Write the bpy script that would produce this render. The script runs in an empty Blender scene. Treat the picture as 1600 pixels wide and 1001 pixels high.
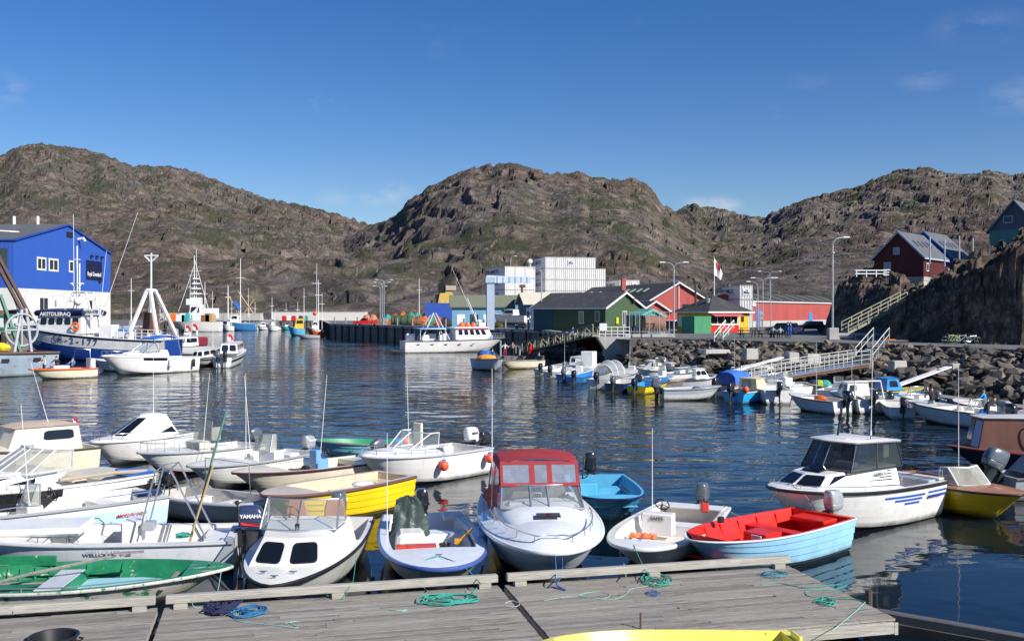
import bpy, math, random
import numpy as np
from mathutils import Vector, Matrix
R = math.radians
random.seed(7)
# ------------------------------------------------------------------ camera, light, exposure
FP, EH, HY = 1556.0, 6.0, 487.0            # focal length in photo pixels, eye height, horizon row
sc = bpy.context.scene
cam = bpy.data.cameras.new('camera'); camo = bpy.data.objects.new('camera', cam)
sc.collection.objects.link(camo); sc.camera = camo
camo.location = (0, 0, EH); camo.rotation_euler = (R(90), 0, 0)
cam.sensor_width = 36; cam.lens = 36*FP/1600; cam.shift_y = -(500.5-HY)/1600
cam.clip_start = .2; cam.clip_end = 8000
SUN = Vector((.80, -.60, 0)).normalized()*math.cos(R(34)) + Vector((0, 0, math.sin(R(34))))
w = bpy.data.worlds.new('World'); sc.world = w; w.use_nodes = True
nt = w.node_tree; bg = nt.nodes['Background']
sky = nt.nodes.new('ShaderNodeTexSky'); sky.sky_type = 'NISHITA'; sky.sun_disc = False
sky.sun_elevation = R(34); sky.sun_rotation = math.atan2(SUN.x, SUN.y)
sky.altitude = 300; sky.air_density = 1.0; sky.dust_density = 0.15; sky.ozone_density = 3.5
tc = nt.nodes.new('ShaderNodeTexCoord'); mp = nt.nodes.new('ShaderNodeMapping')
mp.inputs['Scale'].default_value = (3.2, 3.2, 8.0)
nz = nt.nodes.new('ShaderNodeTexNoise'); nz.inputs['Scale'].default_value = 1.5
nz.inputs['Detail'].default_value = 7; nz.inputs['Roughness'].default_value = .62
rp = nt.nodes.new('ShaderNodeMapRange'); rp.inputs['From Min'].default_value = .635; rp.inputs['From Max'].default_value = .86
rp.inputs['To Max'].default_value = .1
mx = nt.nodes.new('ShaderNodeMix'); mx.data_type = 'RGBA'; mx.inputs['B'].default_value = (7.0, 7.1, 7.6, 1)
L_ = nt.links.new
L_(tc.outputs['Generated'], mp.inputs['Vector']); L_(mp.outputs[0], nz.inputs['Vector']); L_(nz.outputs[0], rp.inputs['Value'])

def cloud(px, py, wdeg, amt, acc):
    d = Vector(((px-800)/FP, 1, (HY-py)/FP)).normalized(); dn = nt.nodes.new('ShaderNodeVectorMath'); dn.operation = 'DISTANCE'; L_(wm_.outputs[0], dn.inputs[0]); dn.inputs[1].default_value = (d.x, d.y, d.z*2.2)
    r = nt.nodes.new('ShaderNodeMapRange'); r.interpolation_type = 'SMOOTHSTEP'; r.inputs['From Min'].default_value = math.radians(wdeg); r.inputs['From Max'].default_value = 0; r.inputs['To Max'].default_value = amt; L_(dn.outputs['Value'], r.inputs['Value'])
    if acc is None: return r.outputs[0]
    a = nt.nodes.new('ShaderNodeMath'); a.operation = 'MAXIMUM'; L_(r.outputs[0], a.inputs[0]); L_(acc, a.inputs[1]); return a.outputs[0]
wm_ = nt.nodes.new('ShaderNodeVectorMath'); wm_.operation = 'MULTIPLY'; wm_.inputs[1].default_value = (1, 1, 2.2); L_(tc.outputs['Generated'], wm_.inputs[0])
acc = None
for c_ in ((603, 303, 2.2, .95), (500, 158, 2.4, .5), (-5, 140, 3, .6), (1450, 122, 2.0, .3), (1530, 45, 3.0, .3), (1600, 150, 2.6, .5), (1125, 322, 1.6, 1.3), (520, 308, 1.6, .35), (1090, 318, 1.2, .9)): acc = cloud(*c_, acc)
nz2 = nt.nodes.new('ShaderNodeTexNoise'); nz2.inputs['Scale'].default_value = 14; nz2.inputs['Detail'].default_value = 8; nz2.inputs['Roughness'].default_value = .62; L_(wm_.outputs[0], nz2.inputs['Vector'])
r2 = nt.nodes.new('ShaderNodeMapRange'); r2.inputs['From Min'].default_value = .40; r2.inputs['From Max'].default_value = .72; r2.inputs['To Max'].default_value = .8; L_(nz2.outputs[0], r2.inputs['Value'])
mu_ = nt.nodes.new('ShaderNodeMath'); mu_.operation = 'MULTIPLY'; L_(acc, mu_.inputs[0]); L_(r2.outputs[0], mu_.inputs[1])
mm_ = nt.nodes.new('ShaderNodeMath'); mm_.operation = 'MAXIMUM'; mm_.use_clamp = True; L_(mu_.outputs[0], mm_.inputs[0]); L_(rp.outputs[0], mm_.inputs[1]); L_(mm_.outputs[0], mx.inputs['Factor']); hs = nt.nodes.new('ShaderNodeHueSaturation'); hs.inputs['Saturation'].default_value = 1.32; hs.inputs['Hue'].default_value = .515; L_(sky.outputs[0], hs.inputs['Color']); L_(hs.outputs[0], mx.inputs['A']); L_(mx.outputs['Result'], bg.inputs['Color'])
bg.inputs['Strength'].default_value = .078
sd = bpy.data.lights.new('sun', 'SUN'); so = bpy.data.objects.new('sun', sd); sc.collection.objects.link(so)
sd.energy = 4.9; sd.angle = R(.5); sd.color = (1, .955, .89)
so.rotation_euler = SUN.to_track_quat('Z', 'Y').to_euler()
sc.view_settings.view_transform = 'Standard'; sc.view_settings.look = 'None'
sc.view_settings.exposure = 0.48; sc.view_settings.gamma = 1; sc.view_settings.use_curve_mapping = False

# ------------------------------------------------------------------ helpers
def P(x, y, z=0.0):
    D = FP*(EH-z)/(y-HY); return Vector(((x-800)*D/FP, D, z))
def PD(x, y, D): return Vector(((x-800)*D/FP, D, EH-(y-HY)*D/FP))
def XD(x, D, z=0): return Vector(((x-800)*D/FP, D, z))

class MB:
    def __init__(s): s.v = []; s.f = []; s.m = []; s.M = None
    def add(s, vs, fs, mi=0):
        b = len(s.v)
        if s.M is not None: vs = [s.M @ Vector(v) for v in vs]
        s.v += [tuple(v) for v in vs]; s.f += [tuple(i+b for i in f) for f in fs]; s.m += [mi]*len(fs); return s
    def box(s, c, d, mi=0, rz=0, taper=1.0, rx=0, ry=0):
        hx, hy, hz = d[0]/2, d[1]/2, d[2]/2
        vs = [(-hx, -hy, -hz), (hx, -hy, -hz), (hx, hy, -hz), (-hx, hy, -hz)] + [(-hx*taper, -hy*taper, hz), (hx*taper, -hy*taper, hz), (hx*taper, hy*taper, hz), (-hx*taper, hy*taper, hz)]
        if rz or rx or ry:
            m = Matrix.Rotation(rz, 3, 'Z') @ Matrix.Rotation(ry, 3, 'Y') @ Matrix.Rotation(rx, 3, 'X'); vs = [m @ Vector(v) for v in vs]
        vs = [(v[0]+c[0], v[1]+c[1], v[2]+c[2]) for v in vs]
        return s.add(vs, [(3, 2, 1, 0), (4, 5, 6, 7), (0, 1, 5, 4), (1, 2, 6, 5), (2, 3, 7, 6), (3, 0, 4, 7)], mi)
    def loft(s, rings, mi=0, closed=True, cap0=True, cap1=True):
        n = len(rings[0]); vs = [p for r in rings for p in r]; fs = []
        for i in range(len(rings)-1):
            for j in range(n if closed else n-1):
                a, b = i*n+j, i*n+(j+1) % n; fs.append((a, b, b+n, a+n))
        if cap0: fs.append(tuple(range(n-1, -1, -1)))
        if cap1: fs.append(tuple((len(rings)-1)*n+j for j in range(n)))
        return s.add(vs, fs, mi)
    def tube(s, pts, r, n=6, mi=0, closed=False, r1=None):
        pts = [Vector(p) for p in pts]; rings = []; N = len(pts); pu = None
        for i, p in enumerate(pts):
            a = pts[i-1] if (i > 0 or closed) else p; b = pts[(i+1) % N] if (i < N-1 or closed) else p
            t = (b-a)
            if t.length < 1e-9: t = Vector((0, 0, 1))
            t.normalize()
            if pu is None:
                u = t.orthogonal().normalized()
            else:
                u = pu - t*pu.dot(t)
                if u.length < 1e-6: u = t.orthogonal()
                u.normalize()
            pu = u; q = t.cross(u); rr = r if r1 is None else r+(r1-r)*i/max(1, N-1)
            rings.append([p+(u*math.cos(2*math.pi*k/n)+q*math.sin(2*math.pi*k/n))*rr for k in range(n)])
        if closed: rings.append(rings[0]); return s.loft(rings, mi, True, False, False)
        return s.loft(rings, mi)
    def cyl(s, c, r, h, n=12, mi=0, r1=None):
        r1 = r if r1 is None else r1
        return s.loft([[(c[0]+rr*math.cos(2*math.pi*k/n), c[1]+rr*math.sin(2*math.pi*k/n), c[2]+z) for k in range(n)] for rr, z in ((r, 0), (r1, h))], mi)
    def lathe(s, c, prof, n=12, mi=0):
        return s.loft([[(c[0]+rr*math.cos(2*math.pi*k/n), c[1]+rr*math.sin(2*math.pi*k/n), c[2]+z) for k in range(n)] for rr, z in prof], mi)
    def ball(s, c, r, n=10, m=6, mi=0):
        if not hasattr(r, '__len__'): r = (r, r, r)
        rings = []
        for i in range(m+1):
            a = math.pi*i/m; sa = max(math.sin(a), .02)
            rings.append([(c[0]+r[0]*sa*math.cos(2*math.pi*k/n), c[1]+r[1]*sa*math.sin(2*math.pi*k/n), c[2]-r[2]*math.cos(a)) for k in range(n)])
        return s.loft(rings, mi)
    def prism(s, poly, z0, z1, mi=0):
        return s.loft([[(x, y, z0) for x, y in poly], [(x, y, z1) for x, y in poly]], mi)
    def panel(s, q, uv, off=.012, base=-.004, mi=0):
        a, b, c, d = [Vector(p) for p in q]; nrm = (b-a).cross(d-a).normalized()
        pt = lambda u, v: (a*(1-u)+b*u)*(1-v)+(d*(1-u)+c*u)*v
        r0 = [pt(u, v)+nrm*base for u, v in uv]; r1 = [pt(u, v)+nrm*off for u, v in uv]
        return s.loft([r0, r1], mi)
    def build(s, name, mats, parent=None, smooth=False, angle=35, bevel=0):
        me = bpy.data.meshes.new(name); me.from_pydata(s.v, [], s.f)
        mats = mats if isinstance(mats, (list, tuple)) else [mats]
        for m in mats: me.materials.append(m)
        if len(mats) > 1: me.polygons.foreach_set('material_index', s.m)
        fixnormals(me)
        if smooth:
            me.shade_smooth()
            try: me.set_sharp_from_angle(angle=R(angle))
            except Exception: pass
        o = bpy.data.objects.new(name, me); sc.collection.objects.link(o)
        if parent is not None: o.parent = parent
        if bevel:
            bv = o.modifiers.new('bevel', 'BEVEL'); bv.width = bevel; bv.segments = 1; bv.limit_method = 'ANGLE'; bv.angle_limit = R(40)
        return o
import bmesh
def fixnormals(me):
    bm = bmesh.new(); bm.from_mesh(me); bmesh.ops.recalc_face_normals(bm, faces=bm.faces); bm.to_mesh(me); bm.free()

def rr(u0, v0, u1, v1, r=.1, ra=None, n=3):
    """rounded rectangle in uv; r is a fraction in u, ra in v"""
    ra = r if ra is None else ra; out = []
    for cx, cy, a0 in ((u1-r, v0+ra, -90), (u1-r, v1-ra, 0), (u0+r, v1-ra, 90), (u0+r, v0+ra, 180)):
        for k in range(n+1):
            a = R(a0+90*k/n); out.append((cx+r*math.cos(a), cy+ra*math.sin(a)))
    return out

def thing(name, label, cat, loc=(0, 0, 0), rz=0, group=None, tilt=(0, 0)):
    o = bpy.data.objects.new(name, None); o.empty_display_size = .2; sc.collection.objects.link(o)
    o.location = loc; o.rotation_euler = (tilt[0], tilt[1], rz); o['label'] = label; o['category'] = cat
    if group: o['group'] = group
    return o
def tag(o, label, cat, group=None):
    o['label'] = label; o['category'] = cat
    if group: o['group'] = group
    return o
def struct(o): o['kind'] = 'structure'; return o
def stuff(o): o['kind'] = 'stuff'; return o
def copy_tree(o, parent=None):
    c = o.copy(); sc.collection.objects.link(c); c.parent = parent
    for ch in list(o.children): copy_tree(ch, c)
    return c
FONTC = {}
def text_mesh(txt, size, depth=.004, bold=0.0, align='CENTER'):
    k = (txt, size, depth, bold, align)
    if k not in FONTC:
        cu = bpy.data.curves.new('lettering', 'FONT'); cu.body = txt; cu.size = size; cu.extrude = depth; cu.align_x = align; cu.align_y = 'CENTER'
        cu.offset = bold; cu.resolution_u = 2
        o = bpy.data.objects.new('tmp', cu); sc.collection.objects.link(o)
        dg = bpy.context.evaluated_depsgraph_get(); dg.update()
        me = bpy.data.meshes.new_from_object(o.evaluated_get(dg)); bpy.data.objects.remove(o); FONTC[k] = me
    return FONTC[k].copy()
def lettering(txt, size, mat, parent, pos, xdir, updir, bold=0.0, sx=1.0, align='CENTER'):
    """text whose reading direction is xdir, facing xdir x updir"""
    me = text_mesh(txt, size, .004, bold, align); me.materials.clear(); me.materials.append(mat)
    o = bpy.data.objects.new('lettering', me); sc.collection.objects.link(o)
    x = Vector(xdir).normalized(); u = Vector(updir); n = x.cross(u).normalized(); u = n.cross(x)
    m = Matrix((x*sx, u, n)).transposed().to_4x4(); m.translation = Vector(pos)
    o.parent = parent; o.matrix_local = m
    return o

# ------------------------------------------------------------------ materials
MATS = {}
def nn(nt, t, **kw):
    n = nt.nodes.new(t)
    for k, v in kw.items():
        if k in n.inputs: n.inputs[k].default_value = v
        else: setattr(n, k, v)
    return n
def mat(name, col, rough=.5, metal=0, var=.12, scale=2.0, bump=0.0, bscale=12.0, col2=None, c2=(.5, .7), coord='Object', stretch=(1, 1, 1), alpha=1, spec=.5, detail=6, c2scale=None, coat=0):
    if name in MATS: return MATS[name]
    m = bpy.data.materials.new(name); m.use_nodes = True; t = m.node_tree; b = t.nodes['Principled BSDF']
    b.inputs['Roughness'].default_value = rough; b.inputs['Metallic'].default_value = metal; b.inputs['Alpha'].default_value = alpha
    b.inputs['Specular IOR Level'].default_value = spec; b.inputs['Coat Weight'].default_value = coat
    tcn = nn(t, 'ShaderNodeTexCoord'); mpn = nn(t, 'ShaderNodeMapping'); mpn.inputs['Scale'].default_value = stretch
    t.links.new(tcn.outputs[coord], mpn.inputs['Vector'])
    n1 = nn(t, 'ShaderNodeTexNoise', Scale=scale, Detail=detail, Roughness=.6); t.links.new(mpn.outputs[0], n1.inputs['Vector'])
    mr = nn(t, 'ShaderNodeMapRange'); mr.inputs['From Min'].default_value = .3; mr.inputs['From Max'].default_value = .7
    mr.inputs['To Min'].default_value = 1-var; mr.inputs['To Max'].default_value = 1+var*.6
    t.links.new(n1.outputs[0], mr.inputs['Value'])
    mm = nn(t, 'ShaderNodeMix', data_type='RGBA', blend_type='MULTIPLY'); mm.inputs['Factor'].default_value = 1
    mm.inputs['A'].default_value = (*col, 1); t.links.new(mr.outputs[0], mm.inputs['B'])
    out = mm.outputs['Result']
    if col2 is not None:
        n2 = nn(t, 'ShaderNodeTexNoise', Scale=c2scale or scale*2.3, Detail=8, Roughness=.68); t.links.new(mpn.outputs[0], n2.inputs['Vector'])
        m2 = nn(t, 'ShaderNodeMapRange'); m2.inputs['From Min'].default_value = c2[0]; m2.inputs['From Max'].default_value = c2[1]
        t.links.new(n2.outputs[0], m2.inputs['Value'])
        mi = nn(t, 'ShaderNodeMix', data_type='RGBA'); mi.inputs['B'].default_value = (*col2, 1)
        t.links.new(m2.outputs[0], mi.inputs['Factor']); t.links.new(out, mi.inputs['A']); out = mi.outputs['Result']
    t.links.new(out, b.inputs['Base Color'])
    if bump:
        n3 = nn(t, 'ShaderNodeTexNoise', Scale=bscale, Detail=6, Roughness=.6); t.links.new(mpn.outputs[0], n3.inputs['Vector'])
        bp = nn(t, 'ShaderNodeBump', Strength=bump, Distance=.05); t.links.new(n3.outputs[0], bp.inputs['Height']); t.links.new(bp.outputs[0], b.inputs['Normal'])
    MATS[name] = m; return m
def gel(name, col, dirt=.10, rough=.28):
    """boat gelcoat or gloss paint with faint grime"""
    d = tuple(c*.62+.02*k for c, k in zip(col, (1.3, 1.1, .7)))
    return mat('gel_'+name, col, rough, 0, dirt, 1.3, .02, 3, col2=d, c2=(.56, .86), c2scale=3.5, coat=.15)
def hullmat(m):
    """the same paint with a weedy, scuffed band along the waterline and faint vertical runs"""
    k = 'hull_'+m.name
    if k in MATS: return MATS[k]
    c = m.copy(); c.name = k; t = c.node_tree; b = t.nodes['Principled BSDF']; src = b.inputs['Base Color'].links[0].from_socket; L = t.links.new
    tcn = nn(t, 'ShaderNodeTexCoord'); sx = nn(t, 'ShaderNodeSeparateXYZ'); L(tcn.outputs['Object'], sx.inputs[0])
    n = nn(t, 'ShaderNodeTexNoise', Scale=2.2, Detail=7, Roughness=.7); L(tcn.outputs['Object'], n.inputs['Vector'])
    a = nn(t, 'ShaderNodeMath', operation='MULTIPLY_ADD'); a.inputs[1].default_value = -.35; L(n.outputs[0], a.inputs[0]); L(sx.outputs[2], a.inputs[2])
    r = nn(t, 'ShaderNodeMapRange'); r.inputs['From Min'].default_value = .04; r.inputs['From Max'].default_value = -.12; r.inputs['To Max'].default_value = .8; L(a.outputs[0], r.inputs['Value'])
    x = nn(t, 'ShaderNodeMix', data_type='RGBA'); x.inputs['B'].default_value = (.085, .08, .045, 1); L(r.outputs[0], x.inputs['Factor']); L(src, x.inputs['A'])
    mp_ = nn(t, 'ShaderNodeMapping'); mp_.inputs['Scale'].default_value = (9, 9, .7); L(tcn.outputs['Object'], mp_.inputs['Vector']); n2 = nn(t, 'ShaderNodeTexNoise', Scale=1.0, Detail=5, Roughness=.6); L(mp_.outputs[0], n2.inputs['Vector'])
    r2 = nn(t, 'ShaderNodeMapRange'); r2.inputs['From Min'].default_value = .58; r2.inputs['From Max'].default_value = .80; r2.inputs['To Max'].default_value = .38; L(n2.outputs[0], r2.inputs['Value'])
    y = nn(t, 'ShaderNodeMix', data_type='RGBA'); y.inputs['B'].default_value = (.22, .19, .14, 1); L(r2.outputs[0], y.inputs['Factor']); L(x.outputs['Result'], y.inputs['A']); L(y.outputs['Result'], b.inputs['Base Color'])
    MATS[k] = c; return c
WHITE = gel('white', (.78, .77, .74)); WHITE2 = gel('cool_white', (.72, .75, .78)); CREAM = gel('cream', (.72, .66, .50)); BEIGE = gel('beige', (.62, .50, .36))
LINER = gel('liner', (.70, .69, .65), .22, .45); GREYP = gel('grey', (.36, .38, .40)); GREYL = gel('light_grey', (.52, .54, .56))
BLUEP = gel('blue', (.035, .26, .62)); NAVY = gel('navy', (.015, .03, .11)); SKYB = gel('sky_blue', (.30, .62, .80)); YEL = gel('yellow', (.80, .60, .015), .18)
RED = gel('red', (.68, .02, .012), .15, .4); MAROON = gel('maroon', (.20, .03, .03)); ORANGE = gel('orange', (.80, .16, .02)); GREENP = gel('green', (.02, .25, .10)); TEAL = gel('teal', (.03, .40, .42))
BLK = mat('black_rubber', (.015, .015, .017), .45, var=.3); DGREY = mat('dark_grey_plastic', (.05, .055, .06), .35, var=.2)
ENGB = mat('engine_black', (.018, .02, .025), .22, var=.2, coat=.4); ENGG = mat('engine_grey', (.10, .12, .145), .28, var=.2, coat=.4); ENGS = mat('engine_silver', (.42, .44, .46), .3, .3, var=.1)
ALU = mat('aluminium', (.62, .64, .66), .32, .85, var=.12, scale=6); STEEL = mat('galvanised_steel', (.48, .50, .52), .45, .7, var=.2, scale=5)
CHROME = mat('stainless', (.72, .72, .72), .16, 1, var=.05); WINB = mat('tinted_window', (.008, .010, .013), .06, spec=.7, var=.2)
GLASS = mat('clear_glass', (.35, .40, .40), .04, var=.05, alpha=.16, spec=.8); GLASSY = mat('aged_perspex', (.50, .50, .42), .14, var=.25, alpha=.45)
WHP = mat('white_paint', (.76, .76, .75), .5, var=.1, scale=3); RUBR = mat('rubrail_grey', (.06, .06, .065), .5, var=.2)
ROPEG = mat('rope_green', (.04, .34, .26), .9, var=.3, scale=40); ROPEB = mat('rope_blue', (.03, .12, .42), .9, var=.3, scale=40); ROPEW = mat('rope_white', (.55, .58, .52), .9, var=.3, scale=40); ROPEN = mat('rope_navy', (.015, .02, .07), .9, var=.3, scale=40)
ROPET = mat('rope_tan', (.36, .30, .22), .9, var=.3, scale=40); ROPEC = mat('rope_pale_green', (.25, .52, .45), .9, var=.3, scale=40)
WOODV = mat('varnished_wood', (.36, .16, .05), .35, var=.3, scale=4, stretch=(1, 8, 8)); WOODG = mat('weathered_wood', (.27, .25, .23), .85, var=.35, scale=2.5, stretch=(.6, 14, 14), bump=.5, bscale=4)
WOODP = mat('dark_timber', (.07, .06, .05), .85, var=.4, scale=2); WOODB = mat('brown_wood', (.13, .06, .035), .6, var=.35, scale=3, stretch=(1, 8, 8)); CONC = mat('concrete', (.42, .41, .38), .85, var=.25, scale=.8, bump=.25, bscale=6, col2=(.2, .19, .17), c2=(.55, .8))
CONCD = mat('wet_concrete', (.20, .19, .17), .7, var=.35, scale=.5, stretch=(1, 1, .25), col2=(.06, .06, .05), c2=(.45, .7)); ASPH = mat('asphalt', (.13, .13, .125), .9, var=.25, scale=.15, bump=.2, bscale=8, col2=(.2, .19, .17), c2=(.5, .8))
RUST = mat('rusty_steel', (.20, .085, .04), .8, var=.4, scale=2, col2=(.07, .05, .045), c2=(.4, .7)); CANVR = mat('red_canvas', (.30, .025, .03), .8, var=.15, bump=.15, bscale=9)
CANVB = mat('blue_canvas', (.03, .14, .50), .75, var=.2, bump=.3, bscale=5); CANVG = mat('green_tarpaulin', (.05, .075, .065), .35, var=.3, bump=.6, bscale=6); CANVT = mat('tan_canvas', (.46, .38, .29), .8, var=.15, bump=.2, bscale=5)
BUOY = mat('orange_buoy', (.85, .10, .04), .35, var=.1); LETK = mat('lettering_dark', (.02, .025, .04), .5, var=.1); LETW = mat('lettering_white', (.8, .8, .8), .5, var=.05); LETR = mat('lettering_red', (.6, .02, .03), .5, var=.05); LETB = mat('lettering_blue', (.04, .07, .35), .5, var=.05)
# ------------------------------------------------------------------ value noise in numpy
def vnoise(x, y, seed=0):
    xi = np.floor(x).astype(np.int64); yi = np.floor(y).astype(np.int64); fx = x-xi; fy = y-yi
    u = fx*fx*fx*(fx*(fx*6-15)+10); v = fy*fy*fy*(fy*(fy*6-15)+10)
    def h(a, b):
        n = (a*374761393+b*668265263+seed*1442695041) & 0x7fffffff
        n = ((n ^ (n >> 13))*1274126177) & 0x7fffffff; n = (n ^ (n >> 16)) & 0x7fffffff
        g = n.astype(np.float64)/0x7fffffff*2*np.pi; return np.cos(g), np.sin(g)
    r = 0
    for dx, wx in ((0, 1-u), (1, u)):
        for dy, wy in ((0, 1-v), (1, v)):
            gx, gy = h(xi+dx, yi+dy); r = r+wx*wy*(gx*(fx-dx)+gy*(fy-dy))
    return r*1.5
def fbm(x, y, lam, oct=4, seed=0, gain=.5, ridged=False):
    s = 0; a = 1.0; tot = 0
    for k in range(oct):
        n = vnoise(x/lam+17.3*k, y/lam-9.1*k, seed+k)
        if ridged: n = 1-2*np.abs(n)*1.3
        s = s+a*n; tot += a; a *= gain; lam /= 2.03
    return s/tot
def sstep(a, b, x): t = np.clip((x-a)/(b-a), 0, 1); return t*t*(3-2*t)
def blocks(x, y, lam, seed):
    """faceted blocks: every cell has its own level and tilt"""
    X_, Y_ = x/lam, y/lam; xi = np.floor(X_).astype(np.int64); yi = np.floor(Y_).astype(np.int64); best = np.full(X_.shape, 9.); out = np.zeros(X_.shape)
    def h(a, b, k):
        n = (a*374761393+b*668265263+(seed+k)*1442695041) & 0x7fffffff; n = ((n ^ (n >> 13))*1274126177) & 0x7fffffff; return ((n ^ (n >> 16)) & 0x7fffffff)/0x7fffffff
    for dx in (-1, 0, 1):
        for dy in (-1, 0, 1):
            a, b = xi+dx, yi+dy; px, py = a+h(a, b, 1), b+h(a, b, 2); d = (X_-px)**2+(Y_-py)**2; m = d < best
            v = h(a, b, 3)-.5+(X_-px)*(h(a, b, 4)-.5)*1.3+(Y_-py)*(h(a, b, 5)-.5)*1.3; out = np.where(m, v, out); best = np.where(m, d, best)
    return out
def terrace(z, step, sharp, ph):
    q = z/step+ph; k = np.floor(q); f = q-k; return (k+sstep(.5-sharp, .5+sharp, f)-ph)*step
def grid_mesh(name, X, Y, Z, m):
    r, c = X.shape; co = np.stack([X, Y, Z], -1).reshape(-1, 3).astype(np.float32)
    i = (np.arange(r-1)[:, None]*c+np.arange(c-1)[None, :]).ravel(); q = np.stack([i, i+1, i+c+1, i+c], 1).astype(np.int32)
    me = bpy.data.meshes.new(name); me.vertices.add(len(co)); me.vertices.foreach_set('co', co.ravel())
    me.loops.add(q.size); me.loops.foreach_set('vertex_index', q.ravel()); me.polygons.add(len(q))
    me.polygons.foreach_set('loop_start', np.arange(len(q), dtype=np.int32)*4); me.polygons.foreach_set('loop_total', np.full(len(q), 4, np.int32))
    me.update(calc_edges=True); me.materials.append(m); me.shade_flat()
    o = bpy.data.objects.new(name, me); sc.collection.objects.link(o); return o

def rockmat(name, cA, cB, cC, green, sc0, gmin=.5, gamt=1.0, bumpd=1.0):
    m = bpy.data.materials.new(name); m.use_nodes = True; t = m.node_tree; b = t.nodes['Principled BSDF']; b.inputs['Roughness'].default_value = .9
    b.inputs['Specular IOR Level'].default_value = .2
    L = t.links.new; g = nn(t, 'ShaderNodeNewGeometry')
    def noise(s, d=8, r=.65, st=(1, 1, 1)):
        mpn = nn(t, 'ShaderNodeMapping'); mpn.inputs['Scale'].default_value = st; L(g.outputs['Position'], mpn.inputs['Vector'])
        n = nn(t, 'ShaderNodeTexNoise', Scale=s, Detail=d, Roughness=r); L(mpn.outputs[0], n.inputs['Vector']); return n.outputs[0]
    def rng(o, a, c):
        n = nn(t, 'ShaderNodeMapRange'); n.inputs['From Min'].default_value = a; n.inputs['From Max'].default_value = c; L(o, n.inputs['Value']); return n.outputs[0]
    def mix(f, A, B):
        n = nn(t, 'ShaderNodeMix', data_type='RGBA')
        for k, v in (('Factor', f), ('A', A), ('B', B)):
            if isinstance(v, tuple): n.inputs[k].default_value = (*v, 1)
            elif isinstance(v, float): n.inputs[k].default_value = v
            else: L(v, n.inputs[k])
        return n.outputs['Result']
    c = mix(rng(noise(sc0, 10, .7), .40, .60), cA, cB)
    c = mix(rng(noise(sc0*.45, 5, .6), .44, .60), c, tuple(v*f for v, f in zip(cA, (1.22, 1.02, .92)))); c = mix(rng(noise(sc0*5, 8, .75, (1, 1, .5)), .47, .66), c, cC)
    vo = nn(t, 'ShaderNodeTexVoronoi', Scale=sc0*9); wp_ = nn(t, 'ShaderNodeVectorMath', operation='MULTIPLY_ADD'); nzv = nn(t, 'ShaderNodeTexNoise', Scale=sc0*6, Detail=4); L(g.outputs['Position'], nzv.inputs['Vector']); L(nzv.outputs['Color'], wp_.inputs[0]); wp_.inputs[1].default_value = (.25/sc0,)*3; L(g.outputs['Position'], wp_.inputs[2]); L(wp_.outputs[0], vo.inputs['Vector'])
    bwn = nn(t, 'ShaderNodeSeparateColor'); L(vo.outputs['Color'], bwn.inputs[0]); vr = nn(t, 'ShaderNodeMapRange'); vr.inputs['To Min'].default_value = .72; vr.inputs['To Max'].default_value = 1.25; L(bwn.outputs[0], vr.inputs['Value']); vm = nn(t, 'ShaderNodeMix', data_type='RGBA', blend_type='MULTIPLY'); vm.inputs['Factor'].default_value = 1; L(c, vm.inputs['A']); L(vr.outputs[0], vm.inputs['B']); c = vm.outputs['Result']
    c = mix(rng(noise(sc0*11, 8, .7), .50, .72), c, tuple(v*.28 for v in cA))
    c = mix(rng(noise(sc0*16, 6, .7, (1, 1, .35)), .56, .74), c, tuple(min(1, v*1.35) for v in cC))
    sx = nn(t, 'ShaderNodeSeparateXYZ'); L(g.outputs['Normal'], sx.inputs[0])
    mu = nn(t, 'ShaderNodeMath', operation='MULTIPLY'); L(rng(sx.outputs[2], gmin, gmin+.25), mu.inputs[0]); L(rng(noise(sc0*1.7, 9, .68), .49, .57), mu.inputs[1])
    m2 = nn(t, 'ShaderNodeMath', operation='MULTIPLY'); L(mu.outputs[0], m2.inputs[0]); m2.inputs[1].default_value = gamt
    gc = mix(noise(sc0*20), tuple(v*.6 for v in green), tuple(v*1.5 for v in green))
    c = mix(m2.outputs[0], c, gc); L(c, b.inputs['Base Color'])
    bp = nn(t, 'ShaderNodeBump', Strength=.9, Distance=bumpd); L(noise(sc0*14, 8, .75, (1, 1, .6)), bp.inputs['Height']); L(bp.outputs[0], b.inputs['Normal'])
    return m
ROCKM = rockmat('mountain_rock', (.075, .066, .059), (.110, .099, .091), (.20, .158, .128), (.042, .050, .024), .012, .55, .85, 2.5)
ROCKN = rockmat('outcrop_rock', (.058, .050, .044), (.088, .075, .065), (.26, .20, .15), (.09, .10, .03), .12, .72, 1.0, .3)

# ------------------------------------------------------------------ mountains
cols = np.arange(-380, 1990, 1.65); NR = 400
rad = 358*np.exp(np.linspace(0, math.log(2500/358), NR))
PX, RR = np.meshgrid(cols, rad); TX = (PX-800)/FP; X = TX*RR; Y = RR*1.0
def lay(pts, ri, r0, p=1.0, back=.45):
    xs, ys = zip(*pts); tan = (HY-np.interp(cols, xs, ys))/FP
    tan = np.convolve(np.pad(tan, 3, 'edge'), np.ones(7)/7, 'valid')[None, :]
    rii = ri*(1+.06*np.sin(cols/170.)[None, :]); zr = EH+tan*rii
    s = np.clip((RR-r0)/(rii-r0), 0, 1); z = 3+(zr-3)*(s**p)
    return np.where(RR > rii, zr-(RR-rii)*back, z)
LA = [(-380, 300), (-150, 265), (0, 243), (30, 228), (60, 224), (115, 230), (160, 240), (205, 258), (270, 260), (310, 270), (360, 290), (420, 310), (480, 322), (530, 335), (560, 345), (600, 352), (700, 380), (800, 430), (2000, 480)]
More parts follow.
